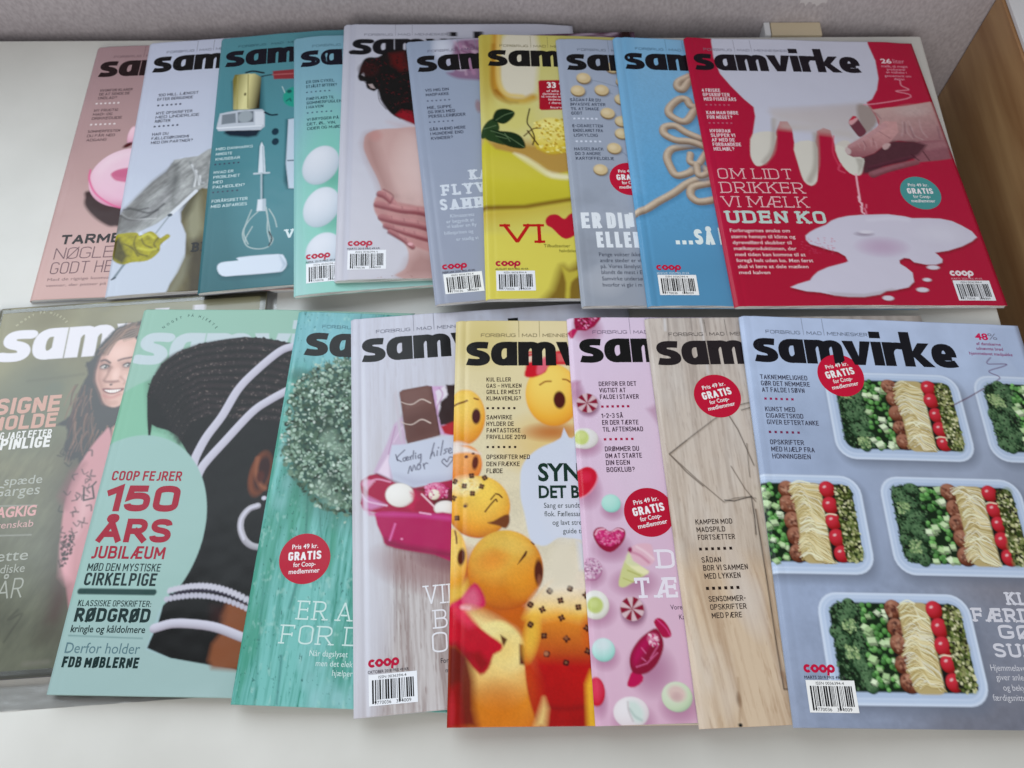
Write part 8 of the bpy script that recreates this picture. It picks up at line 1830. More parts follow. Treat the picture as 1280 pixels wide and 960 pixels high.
    p.line([(41.9,150.3),(41.7,154.4)],0.43,K(84,112,92),0.3)
    p.line([(42.4,150.5),(41.2,154.7)],0.43,K(84,112,92),0.3)
    p.line([(29.3,45.9),(26.5,41.1)],0.47,K(84,112,92),0.3)
    p.line([(23.4,136.1),(21.8,139.1)],0.44,K(84,112,92),0.3)
    p.line([(8.9,106.4),(4.6,107)],0.45,K(84,112,92),0.3)
    p.line([(53.2,41.4),(52.4,36.2)],0.47,K(84,112,92),0.3)
    p.line([(40.5,149.6),(39.4,153.7)],0.43,K(84,112,92),0.3)
    p.line([(11.1,68.6),(8.4,65.8)],0.46,K(84,112,92),0.3)
    p.line([(31.2,143.6),(29.3,147.3)],0.43,K(84,112,92),0.3)
    p.line([(41.2,150),(40.3,154.1)],0.43,K(84,112,92),0.3)
    p.line([(23.8,49.9),(22,45.4)],0.47,K(84,112,92),0.3)
    p.line([(40.8,41.5),(40.4,36.3)],0.47,K(84,112,92),0.3)
    p.line([(35.5,43),(34.5,37.8)],0.47,K(84,112,92),0.3)
    p.line([(7.2,91.7),(3.1,91)],0.45,K(84,112,92),0.3)
    p.line([(14.1,62.1),(10.6,58.8)],0.46,K(84,112,92),0.3)
    p.line([(32.5,144.6),(30.9,148.4)],0.43,K(84,112,92),0.3)
    p.line([(37.1,42.4),(34.9,37.3)],0.47,K(84,112,92),0.3)
    p.line([(9.5,73.3),(5.9,70.9)],0.46,K(84,112,92),0.3)
    p.line([(7.5,84.6),(3.2,83.3)],0.45,K(84,112,92),0.3)
    p.line([(48.9,41),(48,35.7)],0.47,K(84,112,92),0.3)
    p.line([(10.6,70),(7.1,67.4)],0.46,K(84,112,92),0.3)
    p.line([(42.8,150.7),(42.3,154.9)],0.43,K(84,112,92),0.3)
    p.line([(28,140.9),(25.3,144.4)],0.43,K(84,112,92),0.3)
    p.line([(40.8,149.8),(39.3,153.9)],0.43,K(84,112,92),0.3)
    p.line([(33.2,145.2),(32.1,148.9)],0.43,K(84,112,92),0.3)
    p.line([(7.4,85.7),(5,84.4)],0.45,K(84,112,92),0.3)
    p.line([(45.3,41),(45.8,35.6)],0.47,K(84,112,92),0.3)
    p.line([(18.8,129.9),(16.2,132.4)],0.44,K(84,112,92),0.3)
    p.line([(17.2,127.3),(14.8,129.6)],0.44,K(84,112,92),0.3)
    p.line([(11.6,67.3),(9,64.4)],0.46,K(84,112,92),0.3)
    p.line([(18.1,55.9),(14.7,52)],0.46,K(84,112,92),0.3)
    p.line([(7.8,100.1),(4.5,100.1)],0.45,K(84,112,92),0.3)
    p.line([(44.5,151.3),(43,155.6)],0.43,K(84,112,92),0.3)
    p.line([(8.2,102.5),(4,102.8)],0.45,K(84,112,92),0.3)
    p.line([(19.4,54.3),(16.1,50.2)],0.46,K(84,112,92),0.3)
SPECS.append(dict(label='green wood print magazine with a round ball of thyme', group='magazines in the front row', x=-0.18333, y=0.31087, th=-0.01082, fine=0.62, vis=79.8, T=4.0, page='mint', ink=(1.1, 0.02), curl=0, crease=0.16, lift=0.6, paint=paint,
 prof=[9.27,8.92,8.49,8.05,7.61,7.18,6.74,6.31,5.87,5.43,5,4.56,4.13,3.69,3.25,2.82,2.38,1.94,1.51,1.07,0.64,0.2],
 text=[('masthead','mast','samvirke',9.6,37.4,19.5,149,(34,38,44),0,0),
 ('tagline','ct2','FORBRUG',20.1,13.8,2.9,25.5,(70,110,124),0,0),
 ('tagline','ct2','MAD',50.4,13.8,2.9,11,(70,110,124),0,0),
 ('tagline','ct2','MENNESKER',65.6,13.8,2.9,30,(70,110,124),0,0),
 ('tagline','rect','',47.9,14,14,0.35,(100,150,160),0,0),
 ('tagline','rect','',63.1,14,14,0.35,(100,150,160),0,0),
 ('price_badge','disc','',32.5,187.6,16.7,0,(190,18,60),0,0),
 ('price_badge','b2','Pris 49 kr.',31.8,181,3,17,(246,240,244),0.1,1),
 ('price_badge','cb','GRATIS',32.6,188.5,5.7,21.5,(246,240,244),0.1,1),
 ('price_badge','b2','for Coop-',33,192.8,3,14.5,(246,240,244),0.1,1),
 ('price_badge','b2','medlemmer',33.5,197.2,3,20,(246,240,244),0.1,1),
 ('headline','s','ER ALT',33.4,226.6,11.98,54.3,(206,232,228),0,0),
 ('headline','s','FOR DIG',24.9,241.6,11.67,65.4,(206,232,228),0,0),
 ('intro_text','b','Når dagslyset',44.1,248.3,3.51,0,(212,234,232),0,0),
 ('intro_text','b','men det elek',48.9,254.1,3.47,0,(212,234,232),0,0),
 ('intro_text','b','hjælper',59.8,259.5,3.44,0,(212,234,232),0,0)]))
def paint(p, K):
    p.wood(K(204,204,216),K(168,158,160),0,12,1,0.55)
    p.grad((28.5,-2),K(202,206,224),(24.4,153.3),K(196,192,198),alpha=0.55)
    p.wood(K(198,192,192),K(140,120,116),0.02,12,0.9,0.75,pts=[(24,169.7),(76.7,174.4),(67.6,304.2),(10.3,298.8)])
    p.glow(7.4,207,22.15,77.07,0,K(202,202,212),0.75)
    p.glow(52.7,193.1,47.37,19.3,0.3,K(150,112,112),0.8)
    p.glow(62.1,187.1,29.51,10.34,0.3,K(120,70,80),0.7)
    p.poly([(15.1,122.7),(24.5,102.9),(29.8,88.7),(36.1,82.5),(37.8,104),(28.4,136.5),(21.2,140.8)],K(198,168,198),0.8,alpha=0.8)
    p.poly([(18,123),(25.5,110.8),(26.2,128.8)],K(226,208,226),1)
    p.line([(29.4,102),(35.8,90.6),(38,98.8)],0.61,K(220,196,220),0.5)
    p.line([(25.5,110.8),(30.9,90.2)],0.48,K(176,130,170),0.5)
    p.poly([(54.4,60.6),(65.1,61.5),(76.9,63.9),(74.5,102),(57.6,97.8)],K(206,166,206),0.8)
    p.poly([(60.5,65.3),(67.6,61.7),(77,62.5),(75,94),(61.8,87.5)],K(222,214,226),0.8,rough=(1,3))
    p.line([(63.1,62.7),(65.3,68.5),(60.4,79.2),(63.2,84.9)],0.88,K(190,150,190),0.6,4)
    p.poly([(68.1,60.6),(77.1,61.1),(75,94),(62.8,91.6),(61.3,84.7),(63.8,73.9),(69.1,68.8)],K(58,34,38),0.8,rough=(0.8,3))
    p.poly([(62.7,92.9),(75.3,88.6),(74.5,102),(64.9,98.5)],K(176,22,48),0.8)
    p.poly([(30.4,65.5),(32.4,61.5),(35.4,103.8),(33.2,95.7)],K(196,190,200),0.6,alpha=0.8)
    p.poly([(34.5,63.8),(36.8,62.1),(54.5,60),(57.6,61.1),(61.5,98.2),(61.1,99.7),(39,104.1),(37.9,100.1)],K(112,78,72),0.6)
    p.poly([(34.9,65.9),(36.8,63.3),(55,61.2),(57.3,73.4),(38.8,77.3)],K(124,90,84),1.5,alpha=0.7)
    p.poly([(36.7,82.6),(58.5,79),(60.6,98.1),(39.1,102.8)],K(96,64,60),3,alpha=0.6)
    p.line([(57.5,61.4),(61.4,98.8)],0.88,K(84,54,50),0.5)
    p.line([(35.5,71.5),(39.5,73.5),(43.9,73.9),(50.2,70.7),(56.3,74)],0.99,K(206,186,176),0.4,6,taper=(0.5,1))
    p.line([(35,87.1),(38.9,89.1),(43.2,89.5),(49.5,86.4),(55.5,89.6)],0.98,K(206,186,176),0.4,6,taper=(0.5,1))
    p.poly([(28.1,104.1),(37.8,104.2),(57.4,101.4),(77.1,99.7),(74.6,137.7),(58.1,135),(41.4,136.5),(28.5,131.1),(25.4,115.6)],K(196,202,220),0.7)
    p.poly([(28.7,126.1),(41.4,136.5),(58.1,134.4),(74.5,137.9),(75.1,130.2),(48.8,130.4)],K(170,172,194),3,alpha=0.6)
    p.poly([(6.1,130.4),(8.5,126.8),(17.4,124.1),(28.5,131.1),(41.4,136.6),(60.5,133.9),(74.7,135.2),(73.1,159.7),(35.9,156.4),(8.2,149.1),(7.1,139.2)],K(168,10,72),0.7,smooth=2)
    p.poly([(16.8,124.4),(28.5,130.5),(39,135.8),(50.7,140.6),(54.9,150.8),(64.1,154.1),(73.6,152.5),(74.2,142.7),(60.4,136.4),(42.5,137.4)],K(96,8,44),1.4,alpha=0.9)
    p.poly([(6.1,130.4),(9,127.5),(16.1,129.4),(10.7,135.8)],K(214,150,178),1,rough=(1,3))
    p.line([(8.4,131.8),(16.7,128.2),(26.2,130.9)],1.06,K(222,150,184),0.6,4)
    p.poly([(7.1,140.4),(11.2,139.6),(23.4,147),(12.8,149.5),(8.2,147.9)],K(206,140,190),1.2,alpha=0.8)
    p.line([(7.1,138),(10.6,143.2),(23.4,147.4)],0.94,K(226,190,216),0.6,4)
    p.ball(32.4,140.8,9.86,8.39,0.3,K(190,160,160),K(226,222,216),K(238,236,232),-0.3,-0.5,0.6)
    p.poly([(38.9,139.5),(42.5,138.6),(44.6,145),(40.8,152),(36.2,149.1),(41,145.9)],K(196,30,80),1.6,alpha=0.7,rough=(1.4,2.5))
    p.ball(57.2,139.9,7.78,5.95,0.2,K(130,14,60),K(190,40,100),K(230,130,170),-0.3,-0.5,0.5)
    p.ball(55.5,142.5,3.76,3.7,0,K(170,150,130),K(226,212,190),K(236,230,216),-0.3,-0.5,0.4)
    p.scat([(49.8,134.2),(65.2,135.6),(64.6,145.5),(49.3,144.2)],60,0.3,0.8,0.6,[K(226,150,186),K(200,60,120)],4)
    p.ball(62.4,152.7,7.71,5.35,0.1,K(170,150,150),K(218,212,206),K(236,232,228),-0.3,-0.5,0.5)
    p.poly([(15.1,152.1),(27.9,152.1),(45.3,155.4),(73.2,158.5),(71.1,189),(53.2,183.4),(35.1,178.9),(22.7,174.5),(20.3,169.3)],K(178,8,92),0.7,smooth=2)
    p.poly([(7,146.5),(13.9,152),(27.9,152.3),(52.3,156),(73.1,159.7),(72.9,163.3),(45.2,157.2),(22,154.7),(11.6,153)],K(206,70,150),1.4,alpha=0.7)
    p.poly([(21.1,169.4),(35.2,175.4),(53.4,179.9),(71.4,184.4),(71.1,189),(53.2,183.4),(35.1,178.9),(22.7,174.5)],K(120,4,66),2,alpha=0.7)
    p.line([(28.6,160.6),(24.8,171.1)],0.92,K(230,120,186),0.8)
    p.line([(45.3,154.2),(52.3,156)],0.93,K(240,180,214),0.6)
    p.ell(32.6,171.1,0.69,0.59,0,K(236,150,196),0.5)
    p.line([(47.1,141.5),(54.9,150.8)],1.06,K(232,196,206),0.5)
    p.line([(30.5,111.4),(31.6,115.9)],0.72,K(84,84,104),0.2,6)
    p.line([(36.7,108.5),(31.2,114),(34.2,116.9)],0.72,K(84,84,104),0.2,6)
    p.line([(37,114),(35.5,114.7),(35.7,116.5),(37.1,116.1),(37.5,113.8)],0.72,K(84,84,104),0.2,6)
    p.line([(37.4,115.3),(38.9,114.7),(38.7,113.6),(37.7,114.6),(38.1,116.2),(39.5,115.8)],0.72,K(84,84,104),0.2,6)
    p.line([(40.3,113.8),(40.7,115.9)],0.72,K(84,84,104),0.2,6)
    p.line([(40.4,114.6),(41.6,113.1)],0.72,K(84,84,104),0.2,6)
    p.line([(42.9,109.6),(42.2,115.5)],0.72,K(84,84,104),0.2,6)
    p.line([(44,113.1),(44.1,115.4)],0.72,K(84,84,104),0.2,6)
    p.line([(44,111.8),(44.2,111.4)],0.72,K(84,84,104),0.2,6)
    p.line([(47.6,112.6),(45.9,113.5),(46.1,115.3),(47.5,114.7),(47.9,112.6),(47.4,118),(45.4,119.9)],0.72,K(84,84,104),0.2,6)
    p.line([(57.4,105.1),(54,116.3)],0.73,K(84,84,104),0.2,6)
    p.line([(54.7,114),(56.4,111.8),(57,114.7)],0.72,K(84,84,104),0.2,6)
    p.line([(59.3,111),(58.8,114.4)],0.72,K(84,84,104),0.2,6)
    p.line([(60,109),(60.3,108.6)],0.73,K(84,84,104),0.2,6)
    p.line([(63.6,103.8),(61.3,114.3)],0.73,K(84,84,104),0.2,6)
    p.line([(66.2,110.1),(64.2,110.7),(65.3,112.3),(63.5,113.7)],0.73,K(84,84,104),0.2,6)
    p.line([(67,112.2),(69,110.8),(68.1,109.7),(66.8,111.7),(67.7,113.6),(69.4,113)],0.72,K(84,84,104),0.2,6)
    p.line([(38.5,125.7),(40.1,120.7),(41.1,124.4),(42.7,120.2),(43.8,123.6)],0.71,K(84,84,104),0.2,6)
    p.line([(46.8,120),(44.9,121.1),(45,123.5),(46.9,122.9),(47.1,120)],0.72,K(84,84,104),0.2,6)
    p.line([(49.2,119.7),(49.8,123.4)],0.72,K(84,84,104),0.2,6)
    p.line([(49.3,121),(50.9,119.4),(52.1,119.7)],0.72,K(84,84,104),0.2,6)
    p.line([(65.2,123.2),(62,119.6),(63.6,117.4),(65.4,119.6),(67.5,116.4),(69.8,117.9),(65.4,123.2)],0.72,K(84,84,104),0.2,6)
    p.glow(9.2,161.2,2.3,178.41,0,K(214,216,228),0.6)
SPECS.append(dict(label='pale magazine with chocolate and a handwritten card in a pink tray', group='magazines in the front row', x=-0.14183, y=0.30241, th=0.11708, fine=0.62, vis=82.6, T=4.0, page='pale', ink=None, curl=0, crease=0.4, lift=0.8, paint=paint,
 prof=[12.15,11.8,11.37,10.93,10.5,10.07,9.64,9.2,8.76,8.32,7.88,7.44,7,6.56,6.12,5.68,5.24,4.63,3.55,2.43,1.32,0.2],
 text=[('masthead','mast','samvirke',8.3,37.4,19.5,149,(38,36,44),0,0),
 ('tagline','ct2','FORBRUG',18.8,13.8,2.9,25.5,(88,90,108),0,0),
 ('tagline','ct2','MAD',49.1,13.8,2.9,11,(88,90,108),0,0),
 ('tagline','ct2','MENNESKER',64.3,13.8,2.9,30,(88,90,108),0,0),
 ('tagline','rect','',46.6,14,14,0.35,(130,130,144),0,0),
 ('tagline','rect','',61.8,14,14,0.35,(130,130,144),0,0),
 ('headline','s','VIL',46.2,215.2,12.24,20.8,(226,226,232),0,0),
 ('headline','s','BO',51.5,230.4,11.71,19,(226,226,232),0,0),
 ('headline','s','OG',49.2,244.8,12.25,22.4,(226,226,232),0,0),
 ('intro_text','b','For',54,251.3,2.88,0,(50,48,54),0,0),
 ('intro_text','b','m',56.7,257,2.64,0,(50,48,54),0,0),
 ('publisher_logo','coop','coop',9,250,4.8,20,(186,24,66),0,0),
 ('barcode','b','OKTOBER 2018 PRIS 49 KR',9.2,253.5,1.7,25,(60,56,64),0,0),
 ('barcode','bars','',9.6,254.2,18,29.5,(236,238,244),0,0)]))
def paint(p, K):
    p.grad((41.7,-0.8),K(222,206,150),(49.9,189.1),K(222,212,190))
    p.glow(18,16.2,29.36,26.81,0,K(208,190,120),0.7)
    p.glow(70.9,19.6,35.27,80.12,0,K(230,214,170),0.8)
    p.glow(73.8,98.4,49.82,29.58,0,K(224,190,110),0.8)
    p.poly([(-3.9,167.9),(19.1,178.6),(98.2,238.5),(94.8,292.2),(-8.2,291.1)],K(196,96,30),8)
    p.glow(68.6,89.4,24.52,8.4,0,K(190,110,50),0.9)
    p.ball(70.1,60.5,19.38,24.48,0,K(214,120,26),K(240,178,56),K(246,212,100),-0.2,-0.55,0.6)
    p.ell(74.7,64.8,4.23,6.82,0,K(86,44,38),0.7)
    p.line([(61.1,52.9),(65,50.4),(69,50.1)],1.13,K(150,84,30),0.6,5)
    p.line([(77.8,48.5),(80.6,49),(82.8,50.7)],1.13,K(150,84,30),0.6,5)
    p.poly([(49.3,28.5),(57,25.6),(61.9,32.8),(67.1,30),(73.6,25.6),(91.6,24.2),(91.1,35.7),(69.4,37.1),(65.4,42.8),(56.5,47),(50.2,45.6),(51.6,37.1)],K(206,34,48),0.8,smooth=3)
    p.poly([(49.3,28.5),(56.9,27),(55.5,34.2),(50.4,35.7)],K(234,206,186),0.8)
    p.line([(50.5,29.9),(58.2,28.5),(61.9,34.3)],1.78,K(196,30,50),0.6,4)
    p.poly([(60.6,34.3),(65.8,29.9),(68.2,35.7),(64.2,42.8),(59.1,44.2)],K(230,110,130),1,smooth=3,alpha=0.8)
    p.poly([(73.6,27.1),(82.5,27.8),(83.5,34.3),(74.6,34.3)],K(228,120,120),1.2,alpha=0.6)
    p.ball(7.7,77.7,14.45,21.08,0,K(206,110,20),K(232,158,42),K(242,204,92),-0.1,-0.6,0.6)
    p.ell(15.8,77.4,3.06,5.88,0,K(80,42,34),0.6)
    p.line([(-0.5,68.6),(4.4,67.1),(9.1,65.2)],1.36,K(110,60,24),0.6,5)
    p.line([(14.3,63.5),(17,64.4)],1.12,K(120,66,24),0.5)
    p.poly([(-3.5,97.6),(6.2,96.5),(15.9,103),(19.5,105.5),(11.1,102.9),(-0.9,102.8)],K(226,206,196),1.2,smooth=3)
    p.ball(8.2,113.1,11.91,14.13,0,K(196,84,20),K(228,128,44),K(236,160,84),-0.1,-0.5,0.6)
    p.poly([(-3.4,100.2),(3.8,99),(14.7,103),(18.3,105.5),(8.7,104.2),(-0.9,104.9)],K(230,216,206),1,smooth=3)
    p.ell(15.4,111.9,2.15,5.06,0.1,K(100,50,40),0.6)
    p.ell(9.3,107.5,1.32,1.15,0,K(84,42,34),0.5)
    p.ell(14,105.3,0.96,0.77,0,K(84,42,34),0.5)
    p.ball(18,142.8,20.95,21.41,0,K(176,70,10),K(232,156,44),K(240,200,80),0.1,-0.6,0.6)
    p.glow(8.4,128.1,12.95,8.62,-0.1,K(240,224,170),0.95)
    p.scat([(1.9,124.4),(16.1,123.2),(18.5,131.9),(4.5,135.5)],40,0.4,1,0.6,[K(240,222,150),K(236,200,110)],3)
    p.ell(12.5,122.3,1.06,0.9,0,K(70,42,32),0.35)
    p.ell(12.1,120.6,1.07,0.9,1.57,K(70,42,32),0.35)
    p.ell(13.7,120.3,1.07,0.9,3.14,K(70,42,32),0.35)
    p.ell(14,122,1.06,0.9,4.71,K(70,42,32),0.35)
    p.ell(13,121.1,0.71,0.75,0,K(130,92,66),0.35)
    p.ell(21.7,123.9,1.06,0.89,0,K(70,42,32),0.35)
    p.ell(20.8,122.5,1.06,0.9,1.57,K(70,42,32),0.35)
    p.ell(22.2,121.6,1.07,0.9,3.14,K(70,42,32),0.35)
    p.ell(23.1,123,1.06,0.89,4.71,K(70,42,32),0.35)
    p.ell(21.8,122.5,0.71,0.75,0,K(130,92,66),0.35)
    p.ell(7.6,127.4,1.06,0.89,0,K(70,42,32),0.35)
    p.ell(9.2,127.7,1.06,0.89,1.57,K(70,42,32),0.35)
    p.ell(8.8,129.4,1.06,0.88,3.14,K(70,42,32),0.35)
    p.ell(7.3,129,1.06,0.89,4.71,K(70,42,32),0.35)
    p.ell(8.1,128.1,0.71,0.74,0,K(130,92,66),0.35)
    p.ell(18.9,129.5,1.06,0.89,0,K(70,42,32),0.35)
    p.ell(19.3,127.9,1.06,0.89,1.57,K(70,42,32),0.35)
    p.ell(20.8,128.3,1.06,0.89,3.14,K(70,42,32),0.35)
    p.ell(20.4,129.9,1.06,0.88,4.71,K(70,42,32),0.35)
    p.ell(19.8,128.7,0.71,0.74,0,K(130,92,66),0.35)
    p.ell(14.5,134.7,1.05,0.88,0,K(70,42,32),0.35)
    p.ell(12.9,134.5,1.05,0.88,1.57,K(70,42,32),0.35)
    p.ell(13.1,132.9,1.06,0.88,3.14,K(70,42,32),0.35)
    p.ell(14.7,133.1,1.06,0.88,4.71,K(70,42,32),0.35)
    p.ell(13.7,133.6,0.7,0.73,0,K(130,92,66),0.35)
    p.ell(2.1,126.3,1.06,0.89,0,K(70,42,32),0.35)
    p.ell(0.8,125.3,1.06,0.89,1.57,K(70,42,32),0.35)
    p.ell(1.7,123.9,1.06,0.89,3.14,K(70,42,32),0.35)
    p.ell(3,124.9,1.06,0.89,4.71,K(70,42,32),0.35)
    p.ell(1.8,124.9,0.71,0.74,0,K(130,92,66),0.35)
    p.ell(2.3,136.3,1.05,0.87,0,K(70,42,32),0.35)
    p.ell(1.6,137.8,1.05,0.87,1.57,K(70,42,32),0.35)
    p.ell(0.1,137,1.05,0.87,3.14,K(70,42,32),0.35)
    p.ell(0.8,135.5,1.05,0.88,4.71,K(70,42,32),0.35)
    p.ell(1.1,136.4,0.7,0.73,0,K(130,92,66),0.35)
    p.ell(4.6,151.5,1.04,0.85,0,K(70,42,32),0.35)
    p.ell(3,151.4,1.04,0.85,1.57,K(70,42,32),0.35)
    p.ell(3.1,149.8,1.04,0.86,3.14,K(70,42,32),0.35)
    p.ell(4.6,149.9,1.04,0.86,4.71,K(70,42,32),0.35)
    p.ell(3.7,150.4,0.69,0.71,0,K(130,92,66),0.35)
    p.ell(9.5,141.8,1.63,1.69,0,K(200,150,60),0.5)
    p.ell(9,142.5,1.16,0.96,0,K(70,42,32),0.5)
    p.line([(22.3,146.4),(26.1,141.4),(29.3,138),(30.2,139.3)],1.04,K(90,54,20),0.4,4)
    p.line([(26.1,138),(28.5,135)],0.94,K(90,54,20),0.4)
    p.line([(29.3,134.1),(31.4,134.6),(33.5,136.6)],1.06,K(90,54,20),0.4,4)
    p.poly([(23.9,154.1),(27.9,152.7),(34.8,148.9),(38.1,148.7),(38.5,153.7),(35.9,157.8),(31.3,156)],K(120,70,46),0.7,smooth=3)
    p.ball(0.2,178.9,10.62,21.5,0,K(176,70,10),K(230,156,40),K(242,204,100),0.1,-0.55,0.6)
    p.ell(7,176.5,2.49,5.46,0.1,K(96,52,40),0.6)
    p.line([(2.6,159.4),(3.6,164),(3.9,167.5)],1.15,K(110,66,24),0.5,4)
    p.poly([(-1.1,195.7),(5.5,194.7),(11.7,191.4),(12.3,202.4),(-0.9,206.6)],K(226,180,70),3)
    p.ball(35.5,184.6,24.31,25.6,0,K(180,84,16),K(220,130,30),K(232,186,74),-0.15,-0.75,0.6)
    p.glow(27.8,178,13.57,9.08,-0.3,K(222,120,30),0.6)
    p.glow(39.2,168.9,17.11,6.92,0.3,K(232,192,90),0.6)
    p.glow(45.7,191.6,12.31,14.43,0,K(236,158,40),0.6)
    p.poly([(43.2,181.8),(44.6,179.3),(48.8,172.9),(49.9,173.1),(48.9,175.9),(44.8,180.4)],K(84,48,24),0.4)
    p.line([(52.8,167.1),(54.1,168.5)],1.03,K(100,60,24),0.4)
    p.ell(56.8,186.7,2.81,8.28,0.02,K(92,50,40),0.7)
    p.glow(57.1,191.7,1.79,4.44,0,K(150,92,70),0.8)
    p.poly([(-0.8,208.5),(7.9,202.1),(15.6,193.3),(21.2,200),(22.3,207.6),(14.6,210.8),(5.9,212.9)],K(206,40,88),1,smooth=3)
    p.poly([(9,202.1),(15.6,196.6),(19,205.4),(12.4,209.7)],K(224,110,140),2.4,alpha=0.8,smooth=3)
    p.ball(31,256.4,22.71,39.59,-0.05,K(190,84,14),K(222,138,40),K(242,222,140),0,-0.85,0.8)
    p.poly([(10.2,211.3),(14.6,210.8),(25.6,215.2),(36.5,221.6),(41.9,225.9),(47.1,240.4),(38.5,244.4),(27.8,237.2),(16.9,221.5)],K(240,222,150),5,smooth=3,alpha=0.9)
    p.glow(34.3,234.1,12.93,11.33,0.2,K(238,206,120),0.9)
    p.glow(30.9,268.2,20.9,19.38,0,K(200,110,24),0.8)
    p.poly([(32.1,225.3),(36.3,228.1),(34.3,232.3),(33.2,230.5)],K(100,66,44),0.7)
    p.poly([(43.8,231.3),(46.2,230.9),(49.3,236.3),(53.4,244.5),(54.4,248.2),(48.1,243.5),(43.8,242.9)],K(92,42,32),0.9)
    p.poly([(-0.8,208.5),(8,210.2),(14.7,217.2),(25.6,225.7),(33.2,231),(32.1,235.1),(27.8,237.2),(24.6,245.3),(19.3,248.3),(10.6,239.1),(4.1,231.8),(-0.3,230.7)],K(196,22,50),1,smooth=2)
    p.poly([(1.4,206.4),(10.2,209.7),(16.9,219.3),(12.6,221.4),(4.8,215)],K(226,60,88),2.2,alpha=0.8)
    p.line([(8,208.4),(12.4,209)],1.76,K(240,190,200),1.4,alpha=0.8)
    p.poly([(12.7,236),(19.2,235),(25.7,242.3),(20.3,248.3)],K(140,14,34),2,alpha=0.8)
    p.poly([(-1.4,230.7),(5.1,230.8),(12.8,238.1),(16.1,252.3),(16.3,268),(19,278.6),(-1.2,278.4)],K(112,22,26),3,alpha=0.95)
    p.poly([(0.3,256.1),(6.6,254.2),(9.2,278.5),(-0.2,278.4)],K(160,22,30),3)
    p.glow(2.8,269.8,2.71,13.5,0,K(196,50,60),0.6)
    p.ball(69.9,240.6,23.1,48.94,0,K(150,14,22),K(206,72,24),K(240,200,110),0,-0.85,0.8)
    p.grad((71,195.9),K(232,218,196),(70.3,215.5),K(236,190,64),pts=[(51.8,204.6),(62.2,192.6),(74.7,187.1),(94.8,191.7),(95.5,216.8),(82.3,217.7),(52.7,215.4),(47.2,215.3)],soft=3)
    p.grad((70.3,214.4),K(226,140,40),(69.2,244.7),K(176,22,28),pts=[(49.4,216.4),(56,215.4),(68.2,212.8),(82.3,216.1),(95.6,214.6),(91.6,282.2),(58.5,281.9),(55,254.6),(48,234.2)],soft=5)
    p.glow(51.4,225.9,6.52,18.83,0.2,K(240,190,60),0.9)
    p.glow(87.4,224.1,6.55,12.6,0,K(206,90,30),0.7)
    p.grad((69.3,242.6),K(186,26,30),(67.9,278.2),K(158,20,24),pts=[(56.4,242.5),(90.7,242.8),(88.5,282.2),(58.5,280)],soft=6)
    p.ell(63.5,197.5,1.17,0.92,0,K(70,42,32),0.35)
    p.ell(64.8,198.6,1.17,0.92,1.57,K(70,42,32),0.35)
    p.ell(63.6,200,1.17,0.92,3.14,K(70,42,32),0.35)
    p.ell(62.3,198.9,1.17,0.92,4.71,K(70,42,32),0.35)
    p.ell(63.5,198.5,0.78,0.77,0,K(130,92,66),0.35)
    p.ell(76.9,198.5,1.17,0.92,0,K(70,42,32),0.35)
    p.ell(75.4,197.7,1.17,0.92,1.57,K(70,42,32),0.35)
    p.ell(76.2,196.1,1.17,0.93,3.14,K(70,42,32),0.35)
    p.ell(77.7,196.9,1.17,0.92,4.71,K(70,42,32),0.35)
    p.ell(76.4,197.1,0.78,0.77,0,K(130,92,66),0.35)
    p.ell(69.3,204,1.17,0.91,0,K(70,42,32),0.35)
    p.ell(71,203.7,1.17,0.91,1.57,K(70,42,32),0.35)
    p.ell(71.2,205.5,1.16,0.91,3.14,K(70,42,32),0.35)
    p.ell(69.5,205.7,1.16,0.91,4.71,K(70,42,32),0.35)
    p.ell(70.1,204.5,0.78,0.76,0,K(130,92,66),0.35)
    p.ell(59.7,210.7,1.16,0.9,0,K(70,42,32),0.35)
    p.ell(58.1,211.4,1.16,0.9,1.57,K(70,42,32),0.35)
    p.ell(57.4,209.9,1.16,0.9,3.14,K(70,42,32),0.35)
    p.ell(59,209.1,1.16,0.9,4.71,K(70,42,32),0.35)
    p.ell(58.5,210,0.77,0.75,0,K(130,92,66),0.35)
    p.ell(82.1,207.9,1.16,0.91,0,K(70,42,32),0.35)
    p.ell(82.4,209.6,1.16,0.9,1.57,K(70,42,32),0.35)
    p.ell(80.7,210,1.16,0.9,3.14,K(70,42,32),0.35)
    p.ell(80.3,208.3,1.16,0.91,4.71,K(70,42,32),0.35)
    p.ell(81.3,208.7,0.77,0.75,0,K(130,92,66),0.35)
    p.ell(69.4,215.1,1.15,0.9,0,K(70,42,32),0.35)
    p.ell(71,214.4,1.15,0.9,1.57,K(70,42,32),0.35)
    p.ell(71.6,215.9,1.15,0.89,3.14,K(70,42,32),0.35)
    p.ell(70,216.6,1.15,0.89,4.71,K(70,42,32),0.35)
    p.ell(70.4,215.3,0.77,0.75,0,K(130,92,66),0.35)
    p.ell(51.3,208.4,1.16,0.91,0,K(70,42,32),0.35)
    p.ell(49.9,207.3,1.16,0.91,1.57,K(70,42,32),0.35)
    p.ell(51,206,1.16,0.91,3.14,K(70,42,32),0.35)
    p.ell(52.4,207,1.16,0.91,4.71,K(70,42,32),0.35)
    p.ell(51,207,0.77,0.76,0,K(130,92,66),0.35)
    p.ell(51,220.6,1.15,0.89,0,K(70,42,32),0.35)
    p.ell(49.7,219.6,1.15,0.89,1.57,K(70,42,32),0.35)
    p.ell(50.7,218.2,1.15,0.89,3.14,K(70,42,32),0.35)
    p.ell(52.1,219.2,1.15,0.89,4.71,K(70,42,32),0.35)
    p.ell(50.8,219.2,0.77,0.74,0,K(130,92,66),0.35)
    p.ell(85.2,201.4,1.17,0.92,0,K(70,42,32),0.35)
    p.ell(86.6,200.3,1.17,0.92,1.57,K(70,42,32),0.35)
